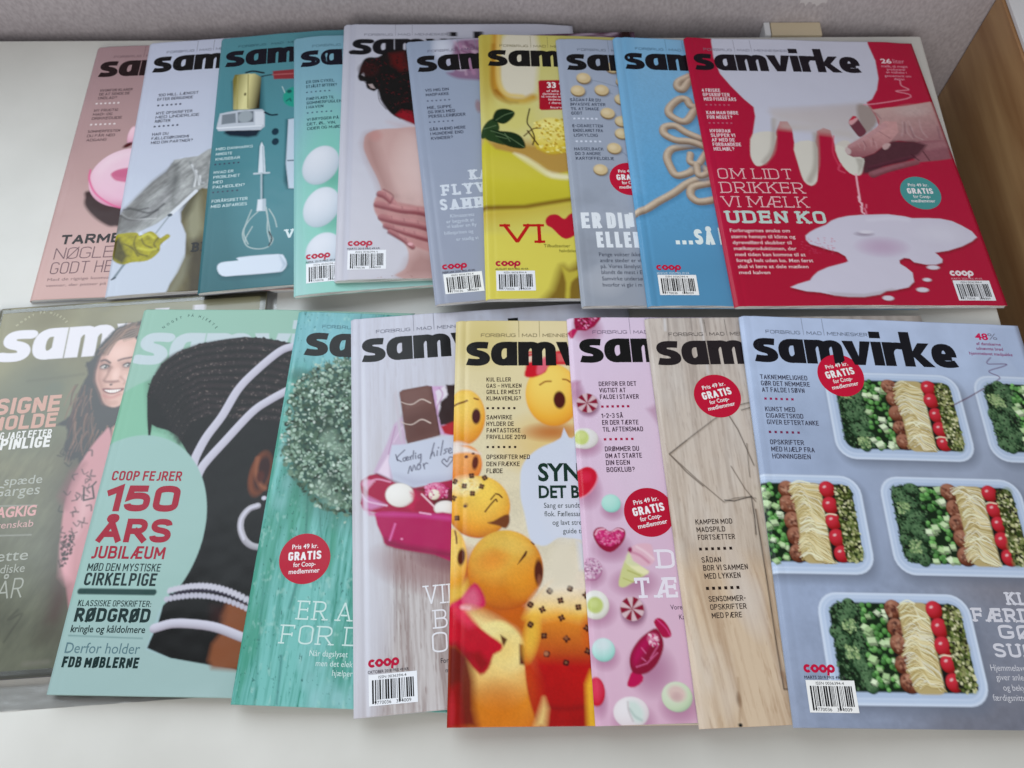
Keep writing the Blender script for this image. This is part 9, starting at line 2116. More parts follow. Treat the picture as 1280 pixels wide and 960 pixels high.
    p.ell(87.6,201.7,1.17,0.92,3.14,K(70,42,32),0.35)
    p.ell(86.2,202.8,1.17,0.92,4.71,K(70,42,32),0.35)
    p.ell(86.3,201.3,0.78,0.76,0,K(130,92,66),0.35)
    p.ell(58.5,225.3,1.14,0.88,0,K(70,42,32),0.35)
    p.ell(60.2,225.5,1.14,0.88,1.57,K(70,42,32),0.35)
    p.ell(59.9,227.1,1.14,0.88,3.14,K(70,42,32),0.35)
    p.ell(58.2,227,1.14,0.88,4.71,K(70,42,32),0.35)
    p.ell(59.1,226,0.76,0.73,0,K(130,92,66),0.35)
    p.ell(74.3,228.3,1.14,0.88,0,K(70,42,32),0.35)
    p.ell(72.9,229.4,1.14,0.87,1.57,K(70,42,32),0.35)
    p.ell(71.9,228.1,1.14,0.88,3.14,K(70,42,32),0.35)
    p.ell(73.2,227.1,1.14,0.88,4.71,K(70,42,32),0.35)
    p.ell(73,228,0.76,0.73,0,K(130,92,66),0.35)
    p.ell(84.8,222,1.15,0.89,0,K(70,42,32),0.35)
    p.ell(85.9,220.6,1.15,0.89,1.57,K(70,42,32),0.35)
    p.ell(87.2,221.6,1.15,0.89,3.14,K(70,42,32),0.35)
    p.ell(86.1,223,1.15,0.88,4.71,K(70,42,32),0.35)
    p.ell(85.9,221.6,0.77,0.74,0,K(130,92,66),0.35)
    p.ell(84.8,236.1,1.13,0.86,0,K(70,42,32),0.35)
    p.ell(85.5,234.5,1.14,0.87,1.57,K(70,42,32),0.35)
    p.ell(87.1,235.1,1.14,0.87,3.14,K(70,42,32),0.35)
    p.ell(86.4,236.7,1.13,0.86,4.71,K(70,42,32),0.35)
    p.ell(85.8,235.4,0.76,0.72,0,K(130,92,66),0.35)
    p.ell(61,238.1,1.13,0.86,0,K(70,42,32),0.35)
    p.ell(59.5,237.5,1.13,0.86,1.57,K(70,42,32),0.35)
    p.ell(60.2,236,1.13,0.86,3.14,K(70,42,32),0.35)
    p.ell(61.8,236.6,1.13,0.86,4.71,K(70,42,32),0.35)
    p.ell(60.5,236.8,0.75,0.72,0,K(130,92,66),0.35)
    p.ell(71.9,241.2,1.13,0.86,0,K(70,42,32),0.35)
    p.ell(73.4,241.9,1.13,0.85,1.57,K(70,42,32),0.35)
    p.ell(72.6,243.3,1.13,0.85,3.14,K(70,42,32),0.35)
    p.ell(71.1,242.6,1.13,0.85,4.71,K(70,42,32),0.35)
    p.ell(72.2,242.1,0.75,0.71,0,K(130,92,66),0.35)
    p.ell(60.2,236.8,1.4,1.33,0,K(170,110,80),0.6)
    p.ell(72.7,227.4,1.2,0.94,0,K(150,90,60),0.6)
    p.line([(59.9,266.9),(69.3,268.5),(82,267.7)],1.26,K(120,14,24),2,4,alpha=0.7)
    p.poly([(83.7,254.9),(87.3,246.9),(93.6,248.9),(91.6,282.2),(83.5,278.3)],K(230,176,40),2)
    p.poly([(52.3,278),(58,262.6),(59.9,268.4),(58.6,278.1)],K(232,196,120),2.5)
    p.poly([(38.2,239.3),(46.9,234.2),(51.1,240.4),(55.1,252.6),(55.8,264.5),(52.3,278),(37.8,277.9)],K(216,140,36),2,alpha=0)
    p.noise(0.1,0.9,0.9,0,41,o=3,pts=[(-5.6,100.9),(67.1,135.8),(102,179.2),(95.4,283.6),(-3.7,282.6)],soft=6)
    p.noise(0.08,0.9,0.9,0,43,o=3,pts=[(-7,45.5),(24,52.1),(40.4,124.4),(-4.4,146.4)],soft=4)
    p.noise(0.14,14,14,0,45,o=3,pts=[(-5,124.1),(105.4,124.7),(95.4,283.6),(-3.7,282.6)],soft=6)
    p.poly([(77,86.2),(81.3,96.7),(73.5,98)],K(206,212,228),0.5)
    p.poly([(45.9,125.8),(46.6,117.1),(50.3,109.5),(58.9,101.8),(69.9,96.7),(78,92.2),(82.2,94.1),(100.6,90.3),(96.1,169.3),(84.8,165.7),(76.8,164.5),(69.9,164.5),(62.9,169.1),(57.2,169),(51.6,164.3),(48.4,147.8),(46,136.9)],K(206,212,228),0.7,smooth=3)
    p.glow(74.3,140.7,18.73,31.44,0,K(212,214,226),0.6)
    p.poly([(65,173.7),(69.8,167.9),(76.7,168),(80.8,178.4),(81.2,194.1),(64.2,198.4)],K(222,212,190),3,alpha=0.9)
    p.poly([(82.4,166.9),(96.2,166.9),(95,187.5),(83.8,185.2)],K(206,212,224),2,alpha=0.8)
SPECS.append(dict(label='cream and orange magazine with oranges that have faces', group='magazines in the front row', x=-0.06221, y=0.30045, th=0.03399, fine=0.62, vis=92.4, T=4.0, page='red', ink=None, curl=0, crease=0.4, lift=0.6, paint=paint,
 prof=[14.37,14.02,13.58,13.15,12.71,12.27,11.83,11.38,10.94,10.5,10.05,9.57,8.74,7.79,6.84,5.89,4.94,4,3.05,2.1,1.15,0.2],
 text=[('masthead','mast','samvirke',8.2,37.4,19.5,149,(44,34,32),0,0),
 ('tagline','ct2','FORBRUG',18.7,13.8,2.9,25.5,(110,94,66),0,0),
 ('tagline','ct2','MAD',49,13.8,2.9,11,(110,94,66),0,0),
 ('tagline','ct2','MENNESKER',64.2,13.8,2.9,30,(110,94,66),0,0),
 ('tagline','rect','',46.5,14,14,0.35,(150,134,96),0,0),
 ('tagline','rect','',61.7,14,14,0.35,(150,134,96),0,0),
 ('teaser_text','c','KUL ELLER',22.9,50.3,3.34,17.5,(60,46,38),0,0),
 ('teaser_text','c','GAS – HVILKEN',22.9,55.3,3.34,25,(60,46,38),0,0),
 ('teaser_text','c','GRILL ER MEST',23,60.2,3.34,24.3,(60,46,38),0,0),
 ('teaser_text','c','KLIMAVENLIG?',23,65.2,3.34,24.5,(60,46,38),0,0),
 ('teaser_text','dots',6,23,72,1.6,20.4,(56,44,38),0,0),
 ('teaser_text','c','SAMVIRKE',23,79.8,3.33,17.9,(60,46,38),0,0),
 ('teaser_text','c','HYLDER DE',23,84.8,3.33,19.1,(60,46,38),0,0),
 ('teaser_text','c','FANTASTISKE',23.1,89.7,3.33,23.5,(60,46,38),0,0),
 ('teaser_text','c','FRIVILLIGE 2019',23.1,94.7,3.33,27.2,(60,46,38),0,0),
 ('teaser_text','dots',6,23.1,101.3,1.56,20.5,(56,44,38),0,0),
 ('teaser_text','c','OPSKRIFTER MED',23.1,109.4,3.3,29.7,(60,46,38),0,0),
 ('teaser_text','c','DEN FRÆKKE',23.1,114.5,3.3,22.7,(60,46,38),0,0),
 ('teaser_text','c','FLØDE',23.1,119.5,3.3,11,(60,46,38),0,0),
 ('headline','bb','SYNG',58.1,124.9,11.91,40.5,(40,62,54),0,0),
 ('headline','bb','DET BLA',58.2,137,8.27,39.6,(40,62,54),0,0),
 ('intro_text','b','Sang er sundt',61.5,144,3.49,0,(70,76,76),0,0),
 ('intro_text','b','flok. Fællessan',61.6,149.8,3.45,0,(70,76,76),0,0),
 ('intro_text','b','og lavt stress',66.8,155.7,3.42,0,(70,76,76),0,0),
 ('intro_text','b','guide til',73.5,161.4,3.39,0,(70,76,76),0,0)]))
def paint(p, K):
    p.grad((18.6,1.9),K(224,204,228),(26.4,275.5),K(214,172,196))
    p.glow(38.4,103.6,27.6,69.9,0,K(222,200,220),0.7)
    p.glow(31,230.1,34.65,56.48,0,K(222,186,206),0.6)
    p.glow(3,61.5,7.17,11.43,0,K(176,120,152),0.9)
    p.poly([(-0.9,51.7),(6.6,51.9),(5.1,56),(-1.3,58.6)],K(190,140,170),1.5)
    p.glow(14.7,9.8,13.07,14.43,0,K(176,120,152),0.9)
    p.poly([(5.4,-1.6),(26,-2.7),(24.6,1.8),(20,7.7),(13.3,11.1),(5.6,10.3),(5,4.4)],K(158,16,74),0.6)
    p.poly([(-0.3,11.6),(4.7,8.8),(7.4,10.4),(3.6,17),(1.8,17)],K(190,24,90),0.6)
    p.scat([(6.4,-0.8),(23.2,-0.5),(16,9.1),(7,8.9)],70,0.3,0.9,0.5,[K(206,70,130),K(100,8,44),K(230,150,190)],3)
    p.glow(10.7,72.9,8.19,8.61,0,K(176,120,152),0.9)
    p.mint(10.1,69.2,7.4,4)
    p.glow(7,101.1,12.87,10.03,0,K(176,120,152),0.9)
    p.ball(6.2,95.9,9.64,7.74,0,K(176,170,160),K(220,216,212),K(232,230,230),-0.3,-0.5)
    p.ell(4.4,95.1,5.06,5.42,0,K(200,212,124),0.8)
    p.glow(4.5,93.5,3.62,3.62,0,K(216,224,150),0.7)
    p.poly([(51.9,74.5),(59.8,70.5),(58.1,85.2)],K(190,150,176),2,alpha=0.8)
    p.glow(5.7,132.9,11.19,15.31,0,K(176,120,152),0.9)
    p.poly([(-1.7,120.9),(2.1,118),(7.5,116.5),(12,119.1),(13.6,124.5),(11.1,131.2),(5.4,136.9),(0.6,138.5),(-2.8,138.1)],K(222,140,164),0.6,smooth=3)
    p.poly([(-1.7,120.9),(2,118.3),(6.9,116.7),(11.4,119.3),(12.7,124.1),(10.1,130.4),(5,135.9),(0.5,137.5),(-2.8,137.1)],K(206,16,56),0.5,smooth=3)
    p.glow(5.2,123.7,4.71,4.93,0,K(226,50,84),0.7)
    p.glow(21.3,147.2,9.4,8.31,0,K(176,120,152),0.9)
    p.ball(20.7,142.6,6.39,6.22,0,K(110,180,166),K(158,216,204),K(184,228,218),-0.3,-0.5)
    p.glow(18.6,172.3,14.79,11.15,0,K(176,120,152),0.9)
    p.poly([(7.1,163.9),(9.3,159.4),(14.1,158.8),(18.3,161.7),(23.3,159.1),(27.8,160.6),(28,165.2),(24.5,170.7),(17.6,175.3),(10.8,171.9)],K(150,10,66),0.5,smooth=3)
    p.poly([(8.5,163.3),(10.6,160.1),(14.7,160),(18.1,163.1),(23,160.2),(26.7,161.7),(26.9,165),(22.7,168.4),(17.5,171.2),(11,169)],K(206,50,118),0.9,smooth=3)
    p.scat([(9.4,161),(27.1,161.5),(23.5,169.5),(17.6,171.7),(9.9,168.6)],110,0.25,0.8,0.5,[K(236,140,180),K(166,20,80),K(220,80,140)],6)
    p.line([(8.7,163.4),(10.6,160.4),(14.8,159.8)],0.8,K(240,190,210),0.5,4)
    p.line([(20.8,161.3),(23.7,160),(26.6,161.3)],0.8,K(240,190,210),0.5,4)
    p.glow(5.1,189.4,9.7,9.28,0,K(176,120,152),0.9)
    p.ball(4.5,185.8,6.71,7.34,0,K(140,70,110),K(190,130,166),K(206,160,190),-0.3,-0.4)
    p.scat([(-1.1,180.2),(9.1,179.4),(11.2,186.2),(5.9,191.6),(-0.8,191.4)],150,0.35,0.7,0.9,[K(224,200,216),K(210,170,196),K(150,90,130)],8)
    p.glow(30.9,195,17.81,10.73,0,K(176,120,152),0.9)
    p.poly([(21.1,194.2),(26.1,181),(30.3,182.2),(40.9,188.3),(32.5,193.4),(25.4,197.4),(21.9,197.6)],K(204,206,140),0.6,smooth=2)
    p.poly([(27,181),(31.4,182.2),(41,188),(37.4,190.2),(29.9,185.6)],K(232,228,180),0.7,smooth=2)
    p.line([(27.5,187.2),(35.1,190.7)],0.79,K(176,176,100),0.5)
    p.line([(24.3,192.1),(30.2,194.7)],0.67,K(180,180,104),0.5)
    p.poly([(29.3,174.3),(33.7,170.9),(39.5,169.9),(44.5,171.1),(45.1,176.8),(45.5,181.4),(41.3,184.7),(35.7,184),(31.5,181.1),(29.6,177.1)],K(226,180,196),0.7,smooth=3)
    p.line([(30.9,175.4),(36.4,177.8),(41.6,182.4)],1.59,K(206,140,164),0.8,4)
    p.line([(34.7,172.1),(40,175.6),(44.8,180.2)],1.37,K(238,206,216),0.8,4)
    p.ell(30.2,174,1.36,1.82,0.4,K(150,50,90),0.6)
    p.poly([(26.4,182.1),(29.2,175.4),(31.5,181.1),(35.7,184.1),(31.2,184.5)],K(214,216,170),0.8,smooth=2)
    p.glow(6.7,212.7,13.31,10.99,0,K(176,120,152),0.9)
    p.ball(5.3,208.2,8.56,8.98,0,K(180,172,160),K(222,220,210),K(232,232,228),-0.3,-0.5)
    p.ell(5.1,208.3,5.04,5.13,0,K(190,202,118),0.8)
    p.glow(4.5,207.4,3.29,3.21,0,K(206,216,142),0.8)
    p.glow(28.5,215.8,8.89,8.87,0,K(176,120,152),0.9)
    p.mint(28,211.3,7.4,2)
    p.glow(36.4,247.5,17.04,18.17,0,K(176,120,152),0.9)
    p.poly([(40.7,219.5),(43.4,217.2),(46.5,218.3),(49.4,222.1),(51,226.9),(49.4,229.1),(45.3,228.8),(42.6,224.1)],K(176,10,76),0.5,smooth=2)
    p.line([(43.2,218.3),(48.1,223.7),(50,227.9)],0.77,K(214,70,130),0.5,4)
    p.poly([(25,247.7),(30.1,249.9),(30.3,253.9),(25.1,257.3),(20.7,256.4),(21.8,252.6)],K(190,16,86),0.5,smooth=2)
    p.poly([(42.1,223.5),(45.2,229.9),(44.7,236.1),(40.3,244.1),(34.4,249),(29,250.1),(24.5,248.5),(23.3,242.6),(25.2,236.6),(29.9,230.5),(35.8,226)],K(142,6,62),0.6,smooth=3)
    p.poly([(25.9,238.6),(30.9,231.6),(37.9,226.6),(42.2,227.7),(36.1,233.8),(29.8,241.8),(26.3,244.8)],K(186,24,92),2,smooth=3,alpha=0.8)
    p.glow(39.2,229.7,4.35,4.12,0,K(226,140,176),0.8)
    p.scat([(36.8,227.1),(43.3,227.7),(41.5,233.9),(36.1,233.8)],40,0.3,0.9,0.5,[K(240,200,216),K(200,60,120)],6)
    p.line([(31.6,234.9),(33.7,237.8)],0.65,K(220,110,160),0.5,alpha=0.8)
    p.line([(31.2,240.8),(33.2,242.5)],0.64,K(220,110,160),0.5,alpha=0.8)
    p.line([(36.4,241),(41.7,233.9)],0.64,K(220,110,160),0.5,alpha=0.8)
    p.line([(27.3,245.8),(33.9,243.9),(41,238)],0.64,K(220,110,160),0.5,alpha=0.8)
    p.glow(8.8,239.5,10.22,9.35,0,K(176,120,152),0.9)
    p.ball(8.1,235.3,7.07,6.93,0,K(110,176,164),K(164,214,206),K(204,226,226),-0.2,-0.6)
    p.glow(8.2,232,5.37,4.1,0,K(212,222,226),0.7)
    p.glow(3.1,263.8,6.05,12.2,0,K(176,120,152),0.9)
    p.ball(2,259,5.03,8.21,0,K(130,10,36),K(196,24,56),K(216,60,90),-0.2,-0.3)
    p.glow(22.7,276.5,14.99,11.92,0,K(176,120,152),0.9)
    p.ball(21.6,271.2,10.6,8.79,0,K(190,176,180),K(224,212,216),K(234,228,232),-0.3,-0.5)
    p.poly([(20.1,265.4),(25.3,265.5),(29,270.5),(28.5,275.3),(24.2,277),(21.4,273.1)],K(206,220,214),1.6,smooth=3)
    p.line([(20.8,269.3),(23.5,273.2),(27.4,275.7)],0.83,K(170,190,184),1,4)
    p.line([(20.1,265.4),(20.2,270.2),(22.2,276)],0.52,K(196,180,186),0.8,4)
    p.glow(50.8,268.5,13.73,11.58,0,K(176,120,152),0.9)
    p.ball(50,263.3,9.3,8.54,0,K(136,170,140),K(196,212,180),K(214,222,200),-0.3,-0.5)
    p.ell(50.1,261.5,5.5,4.48,0.3,K(218,190,184),1.2)
    p.glow(49.8,263.3,4.23,3.49,0,K(200,166,166),0.8)
SPECS.append(dict(label='pink magazine with scattered wrapped sweets on its cover', group='magazines in the front row', x=0.02010, y=0.30280, th=0.05455, fine=0.62, vis=65.5, T=4.0, page='pale', ink=None, curl=0, crease=0.1, lift=0.6, paint=paint,
 prof=[15.43,15.08,14.64,14.12,13.38,12.6,11.83,11.05,10.28,9.5,8.73,7.95,7.18,6.4,5.63,4.85,4.08,3.3,2.53,1.75,0.98,0.2],
 text=[('masthead','mast','samvirke',7.6,37.4,19.5,149,(40,32,42),0,0),
 ('tagline','ct2','FORBRUG',18.1,13.8,2.9,25.5,(110,96,120),0,0),
 ('tagline','ct2','MAD',48.4,13.8,2.9,11,(110,96,120),0,0),
 ('tagline','ct2','MENNESKER',63.6,13.8,2.9,30,(110,96,120),0,0),
 ('tagline','rect','',45.9,14,14,0.35,(150,136,156),0,0),
 ('tagline','rect','',61.1,14,14,0.35,(150,136,156),0,0),
 ('price_badge','disc','',45.4,149.1,16.7,0,(190,18,60),0,0),
 ('price_badge','b2','Pris 49 kr.',44.2,142.6,3,17,(246,240,244),0.18,1),
 ('price_badge','cb','GRATIS',45.6,150,5.7,21.5,(246,240,244),0.18,1),
 ('price_badge','b2','for Coop-',46.3,154.2,3,14.5,(246,240,244),0.18,1),
 ('price_badge','b2','medlemmer',47.1,158.5,3,20,(246,240,244),0.18,1),
 ('teaser_text','c','DERFOR ER DET',19.4,56.3,3.57,26.9,(70,50,66),0,0),
 ('teaser_text','c','VIGTIGT AT',19.4,61.4,3.57,18.7,(70,50,66),0,0),
 ('teaser_text','c','FALDE I STAVER',19.4,66.5,3.57,27.6,(70,50,66),0,0),
 ('teaser_text','dots',6,19.7,73.1,1.72,19.9,(170,40,80),0,0),
 ('teaser_text','c','1-2-3 SÅ',19.3,81,3.57,15.1,(70,50,66),0,0),
 ('teaser_text','c','ER DER TÆRTE',19.4,86.2,3.57,25.4,(70,50,66),0,0),
 ('teaser_text','c','TIL AFTENSMAD',19.4,91.3,3.57,28.1,(70,50,66),0,0),
 ('teaser_text','dots',6,19.6,97.8,1.69,20.5,(176,30,76),0,0),
 ('teaser_text','c','DRØMMER DU',19.7,105.8,3.55,23.5,(70,50,66),0,0),
 ('teaser_text','c','OM AT STARTE',19.7,110.8,3.55,24.9,(70,50,66),0,0),
 ('teaser_text','c','DIN EGEN',19.6,115.8,3.55,16.3,(70,50,66),0,0),
 ('teaser_text','c','BOGKLUB?',19.6,120.8,3.55,19.2,(70,50,66),0,0),
 ('headline','sm','DIN',47.4,186.5,12.45,31.1,(234,226,238),0,0),
 ('headline','sm','TÆNK',30.9,204.9,12.91,53.6,(234,226,238),0,0),
 ('intro_text','b','Vores',52.2,212.3,2.98,0,(80,64,80),0,0),
 ('intro_text','b','Kæ',57,218.4,2.95,0,(80,64,80),0,0)]))
def paint(p, K):
    p.wood(K(202,188,174),K(142,122,106),0.02,51,1.1,0.75)
    p.grad((26.5,-1.7),K(188,184,186),(19.7,228.7),K(200,178,152),alpha=0.35)
    p.wood(K(204,182,156),K(158,126,98),-0.12,57,1.5,0.6,pts=[(-3.4,178.6),(79.6,181.3),(67,288.9),(-8.1,285.7)])
    p.noise(0.35,18,50,0,6,col=K(214,208,202),lo=0.52)
    p.glow(39.6,200.3,12.25,34.28,-0.2,K(206,196,188),0.7)
    p.line([(16.9,-1.6),(16,10.3),(14.1,36.2)],0.52,K(120,112,108),0.6,alpha=0.7)
    p.line([(43.2,1.7),(43,12.1)],0.52,K(120,112,108),0.6,alpha=0.7)
    p.line([(34.3,0.1),(33.8,10.5)],0.52,K(120,112,108),0.6,alpha=0.7)
    p.line([(42.6,-2.8),(42.8,4.7)],0.53,K(120,112,108),0.6,alpha=0.7)
    p.line([(14.5,1.3),(13.9,10.2)],1.3,K(216,216,220),1,alpha=0.8)
    p.line([(41.5,0.2),(41.2,15),(40.3,46.5)],1.05,K(214,212,214),1,alpha=0.7)
    p.line([(48.8,41.1),(54,63.4),(54.9,87.5)],0.64,K(206,198,190),0.8,alpha=0.6)
    p.line([(42.4,80.3),(22.5,94.2),(4.8,107.1),(14.5,120.4),(24.4,130.5)],0.62,K(150,134,120),0.8,alpha=0.7)
    p.line([(42,79.6),(22.1,93.6),(4.4,106.5),(14.2,119.8),(24,129.9)],0.44,K(44,38,36),0.25)
    p.line([(50.5,80.2),(54.9,90.8),(58.5,105.1),(61.3,116.6)],0.62,K(150,134,120),0.8,alpha=0.7)
    p.line([(50.1,79.5),(54.5,90.1),(58.2,104.5),(61,116)],0.44,K(44,38,36),0.25)
    p.line([(59.4,71.8),(69.8,69.3)],0.62,K(150,134,120),0.8,alpha=0.7)
    p.line([(59,71.1),(69.5,68.6)],0.45,K(44,38,36),0.25)
    p.line([(59.9,75.8),(69.1,73.3)],0.62,K(150,134,120),0.8,alpha=0.7)
    p.line([(59.5,75.1),(68.7,72.6)],0.45,K(44,38,36),0.25)
    p.line([(4.7,107.3),(20.4,125.2),(36.7,142),(41.7,140.4),(44.5,139.5),(51.4,138.9),(58.4,139.9)],0.48,K(156,138,122),0.8,alpha=0.7)
    p.line([(4.3,106.6),(20,124.5),(36.3,141.4),(41.3,139.7),(44.1,138.9),(51,138.3),(58,139.2)],0.36,K(44,38,36),0.25,alpha=0.85)
    p.line([(17.9,97.6),(4.7,107.3)],0.48,K(156,138,122),0.8,alpha=0.7)
    p.line([(17.5,97),(4.3,106.6)],0.36,K(44,38,36),0.25,alpha=0.85)
    p.line([(59.3,100.9),(57.6,118.7),(57.2,124.9)],0.49,K(156,138,122),0.8,alpha=0.7)
    p.line([(58.9,100.3),(57.2,118),(56.8,124.3)],0.37,K(44,38,36),0.25,alpha=0.85)
    p.line([(45.6,117.1),(52.4,133.4),(58,142)],0.48,K(156,138,122),0.8,alpha=0.7)
    p.line([(45.2,116.5),(52,132.7),(57.6,141.4)],0.36,K(44,38,36),0.25,alpha=0.85)
    p.line([(37.1,140.1),(43.3,140.9),(55.4,138),(55,152.6),(54,163.7)],0.72,K(44,38,36),0.3)
    p.line([(56.7,147.1),(55.6,195.3),(54.3,234.3),(54,258.3),(61.2,258.6)],0.8,K(44,38,36),0.3)
    p.line([(57.4,147.1),(56.6,195.4),(55.2,234.3),(55,257.8)],0.8,K(150,122,98),0.8,alpha=0.6)
    p.ell(24.2,277,1.27,1.14,0,K(40,30,26),0.4)
    p.line([(54.6,249.4),(57.1,257.6)],2.04,K(126,90,66),1.4,alpha=0.6)
    p.glow(25.7,263,2,5.2,0,K(110,84,64),0.7)
    p.line([(27,251.1),(26.2,264.4),(24,274.7)],0.72,K(150,120,92),1,4,alpha=0.7)
SPECS.append(dict(label='bare wood print magazine with pinned black thread', group='magazines in the front row', x=0.07738, y=0.30234, th=0.06680, fine=0.62, vis=75.2, T=4.0, page='grey', ink=(0.9, 0.02), curl=0, crease=0.16, lift=0.8, paint=paint,
 prof=[16.65,16.03,15.25,14.48,13.7,12.93,12.15,11.38,10.6,9.83,9.05,8.28,7.5,6.73,5.95,5.18,4.37,3.53,2.7,1.87,1.03,0.2],
 text=[('masthead','mast','samvirke',5.4,38.9,19.5,149,(52,48,50),0,0),
 ('tagline','ct2','FORBRUG',15.9,15.3,2.9,25.5,(70,64,64),0,0),
 ('tagline','ct2','MAD',46.2,15.3,2.9,11,(70,64,64),0,0),
 ('tagline','ct2','MENNESKER',61.4,15.3,2.9,30,(70,64,64),0,0),
 ('tagline','rect','',43.7,15.5,14,0.35,(110,104,100),0,0),
 ('tagline','rect','',58.9,15.5,14,0.35,(110,104,100),0,0),
 ('price_badge','disc','',44.2,63.9,16.7,0,(190,18,60),0,0),
 ('price_badge','b2','Pris 49 kr.',42.9,57.4,3,17,(246,240,244),0.2,1),
 ('price_badge','cb','GRATIS',44.4,64.8,5.7,21.5,(246,240,244),0.2,1),
 ('price_badge','b2','for Coop-',45.2,69,3,14.5,(246,240,244),0.2,1),
 ('price_badge','b2','medlemmer',46.1,73.3,3,20,(246,240,244),0.2,1),
 ('teaser_text','c','KAMPEN MOD',15.2,156.1,3.46,24.4,(70,60,56),0,0),
 ('teaser_text','c','MADSPILD',15.2,161.2,3.46,18.9,(70,60,56),0,0),
 ('teaser_text','c','FORTSÆTTER',15.3,166.4,3.46,24.4,(70,60,56),0,0),
 ('teaser_text','dots',6,15,173.2,1.82,21.6,(52,44,42),0,0),
 ('teaser_text','c','SÅDAN',15.6,181.1,3.54,12.6,(70,60,56),0,0),
 ('teaser_text','c','BOR VI SAMMEN',15.8,186.2,3.54,28.9,(70,60,56),0,0),
 ('teaser_text','c','MED LYKKEN',15.9,191.4,3.54,23.2,(70,60,56),0,0),
 ('teaser_text','dots',6,15.7,198.3,1.89,21.4,(52,44,42),0,0),
 ('teaser_text','c','SENSOMMER-',16.4,205.6,3.39,23.6,(70,60,56),0,0),
 ('teaser_text','c','OPSKRIFTER',16.6,210.6,3.39,23,(70,60,56),0,0),
 ('teaser_text','c','MED PÆRE',16.8,215.7,3.39,19,(70,60,56),0,0)]))
def paint(p, K):
    p.grad((20.7,2.8),K(170,186,214),(119,272.6),K(116,118,130))
    p.glow(17.8,179.7,88.1,166.56,0,K(150,166,196),0.6)
    p.glow(151.8,187.1,47.72,29.53,0,K(118,112,116),0.6)
    p.grad((105,-0.4),K(172,186,214),(106.3,52.2),K(166,182,210),pts=[(-13.2,-10.3),(290.4,-18.2),(269.2,48.6),(-20.1,55.5)],soft=10)
    p.noise(0.12,16,16,0,6,o=4)
    p.noise(0.1,3,3,0,8,o=3,pts=[(16.3,189.8),(225.7,185.9),(211.4,289),(1,290.9)],soft=12)
    p.poly([(186.6,2.8),(198.7,37.9),(206.6,41.5),(217.4,1.8)],K(158,174,204),1,alpha=0.5)
    p.lunchbox(54.5,44,3)
    p.lunchbox(162.5,43.2,10)
    p.lunchbox(-31,122.3,17)
    p.lunchbox(79,122,24)
    p.lunchbox(187,122,31)
    p.lunchbox(24.3,199.6,38)
    p.line([(181.6,28.2),(178.2,31.4),(178.2,33.4),(183.3,33.3),(192.4,33),(188.4,35.3),(180.4,37.9),(177.4,39.6),(179,41.1),(183,42.8),(184.2,44.6),(181.4,46.9)],0.57,K(92,44,92),0.3,6)
    p.line([(144.9,67.2),(157.7,60.6),(170,53.5)],0.69,K(92,50,70),0.3)
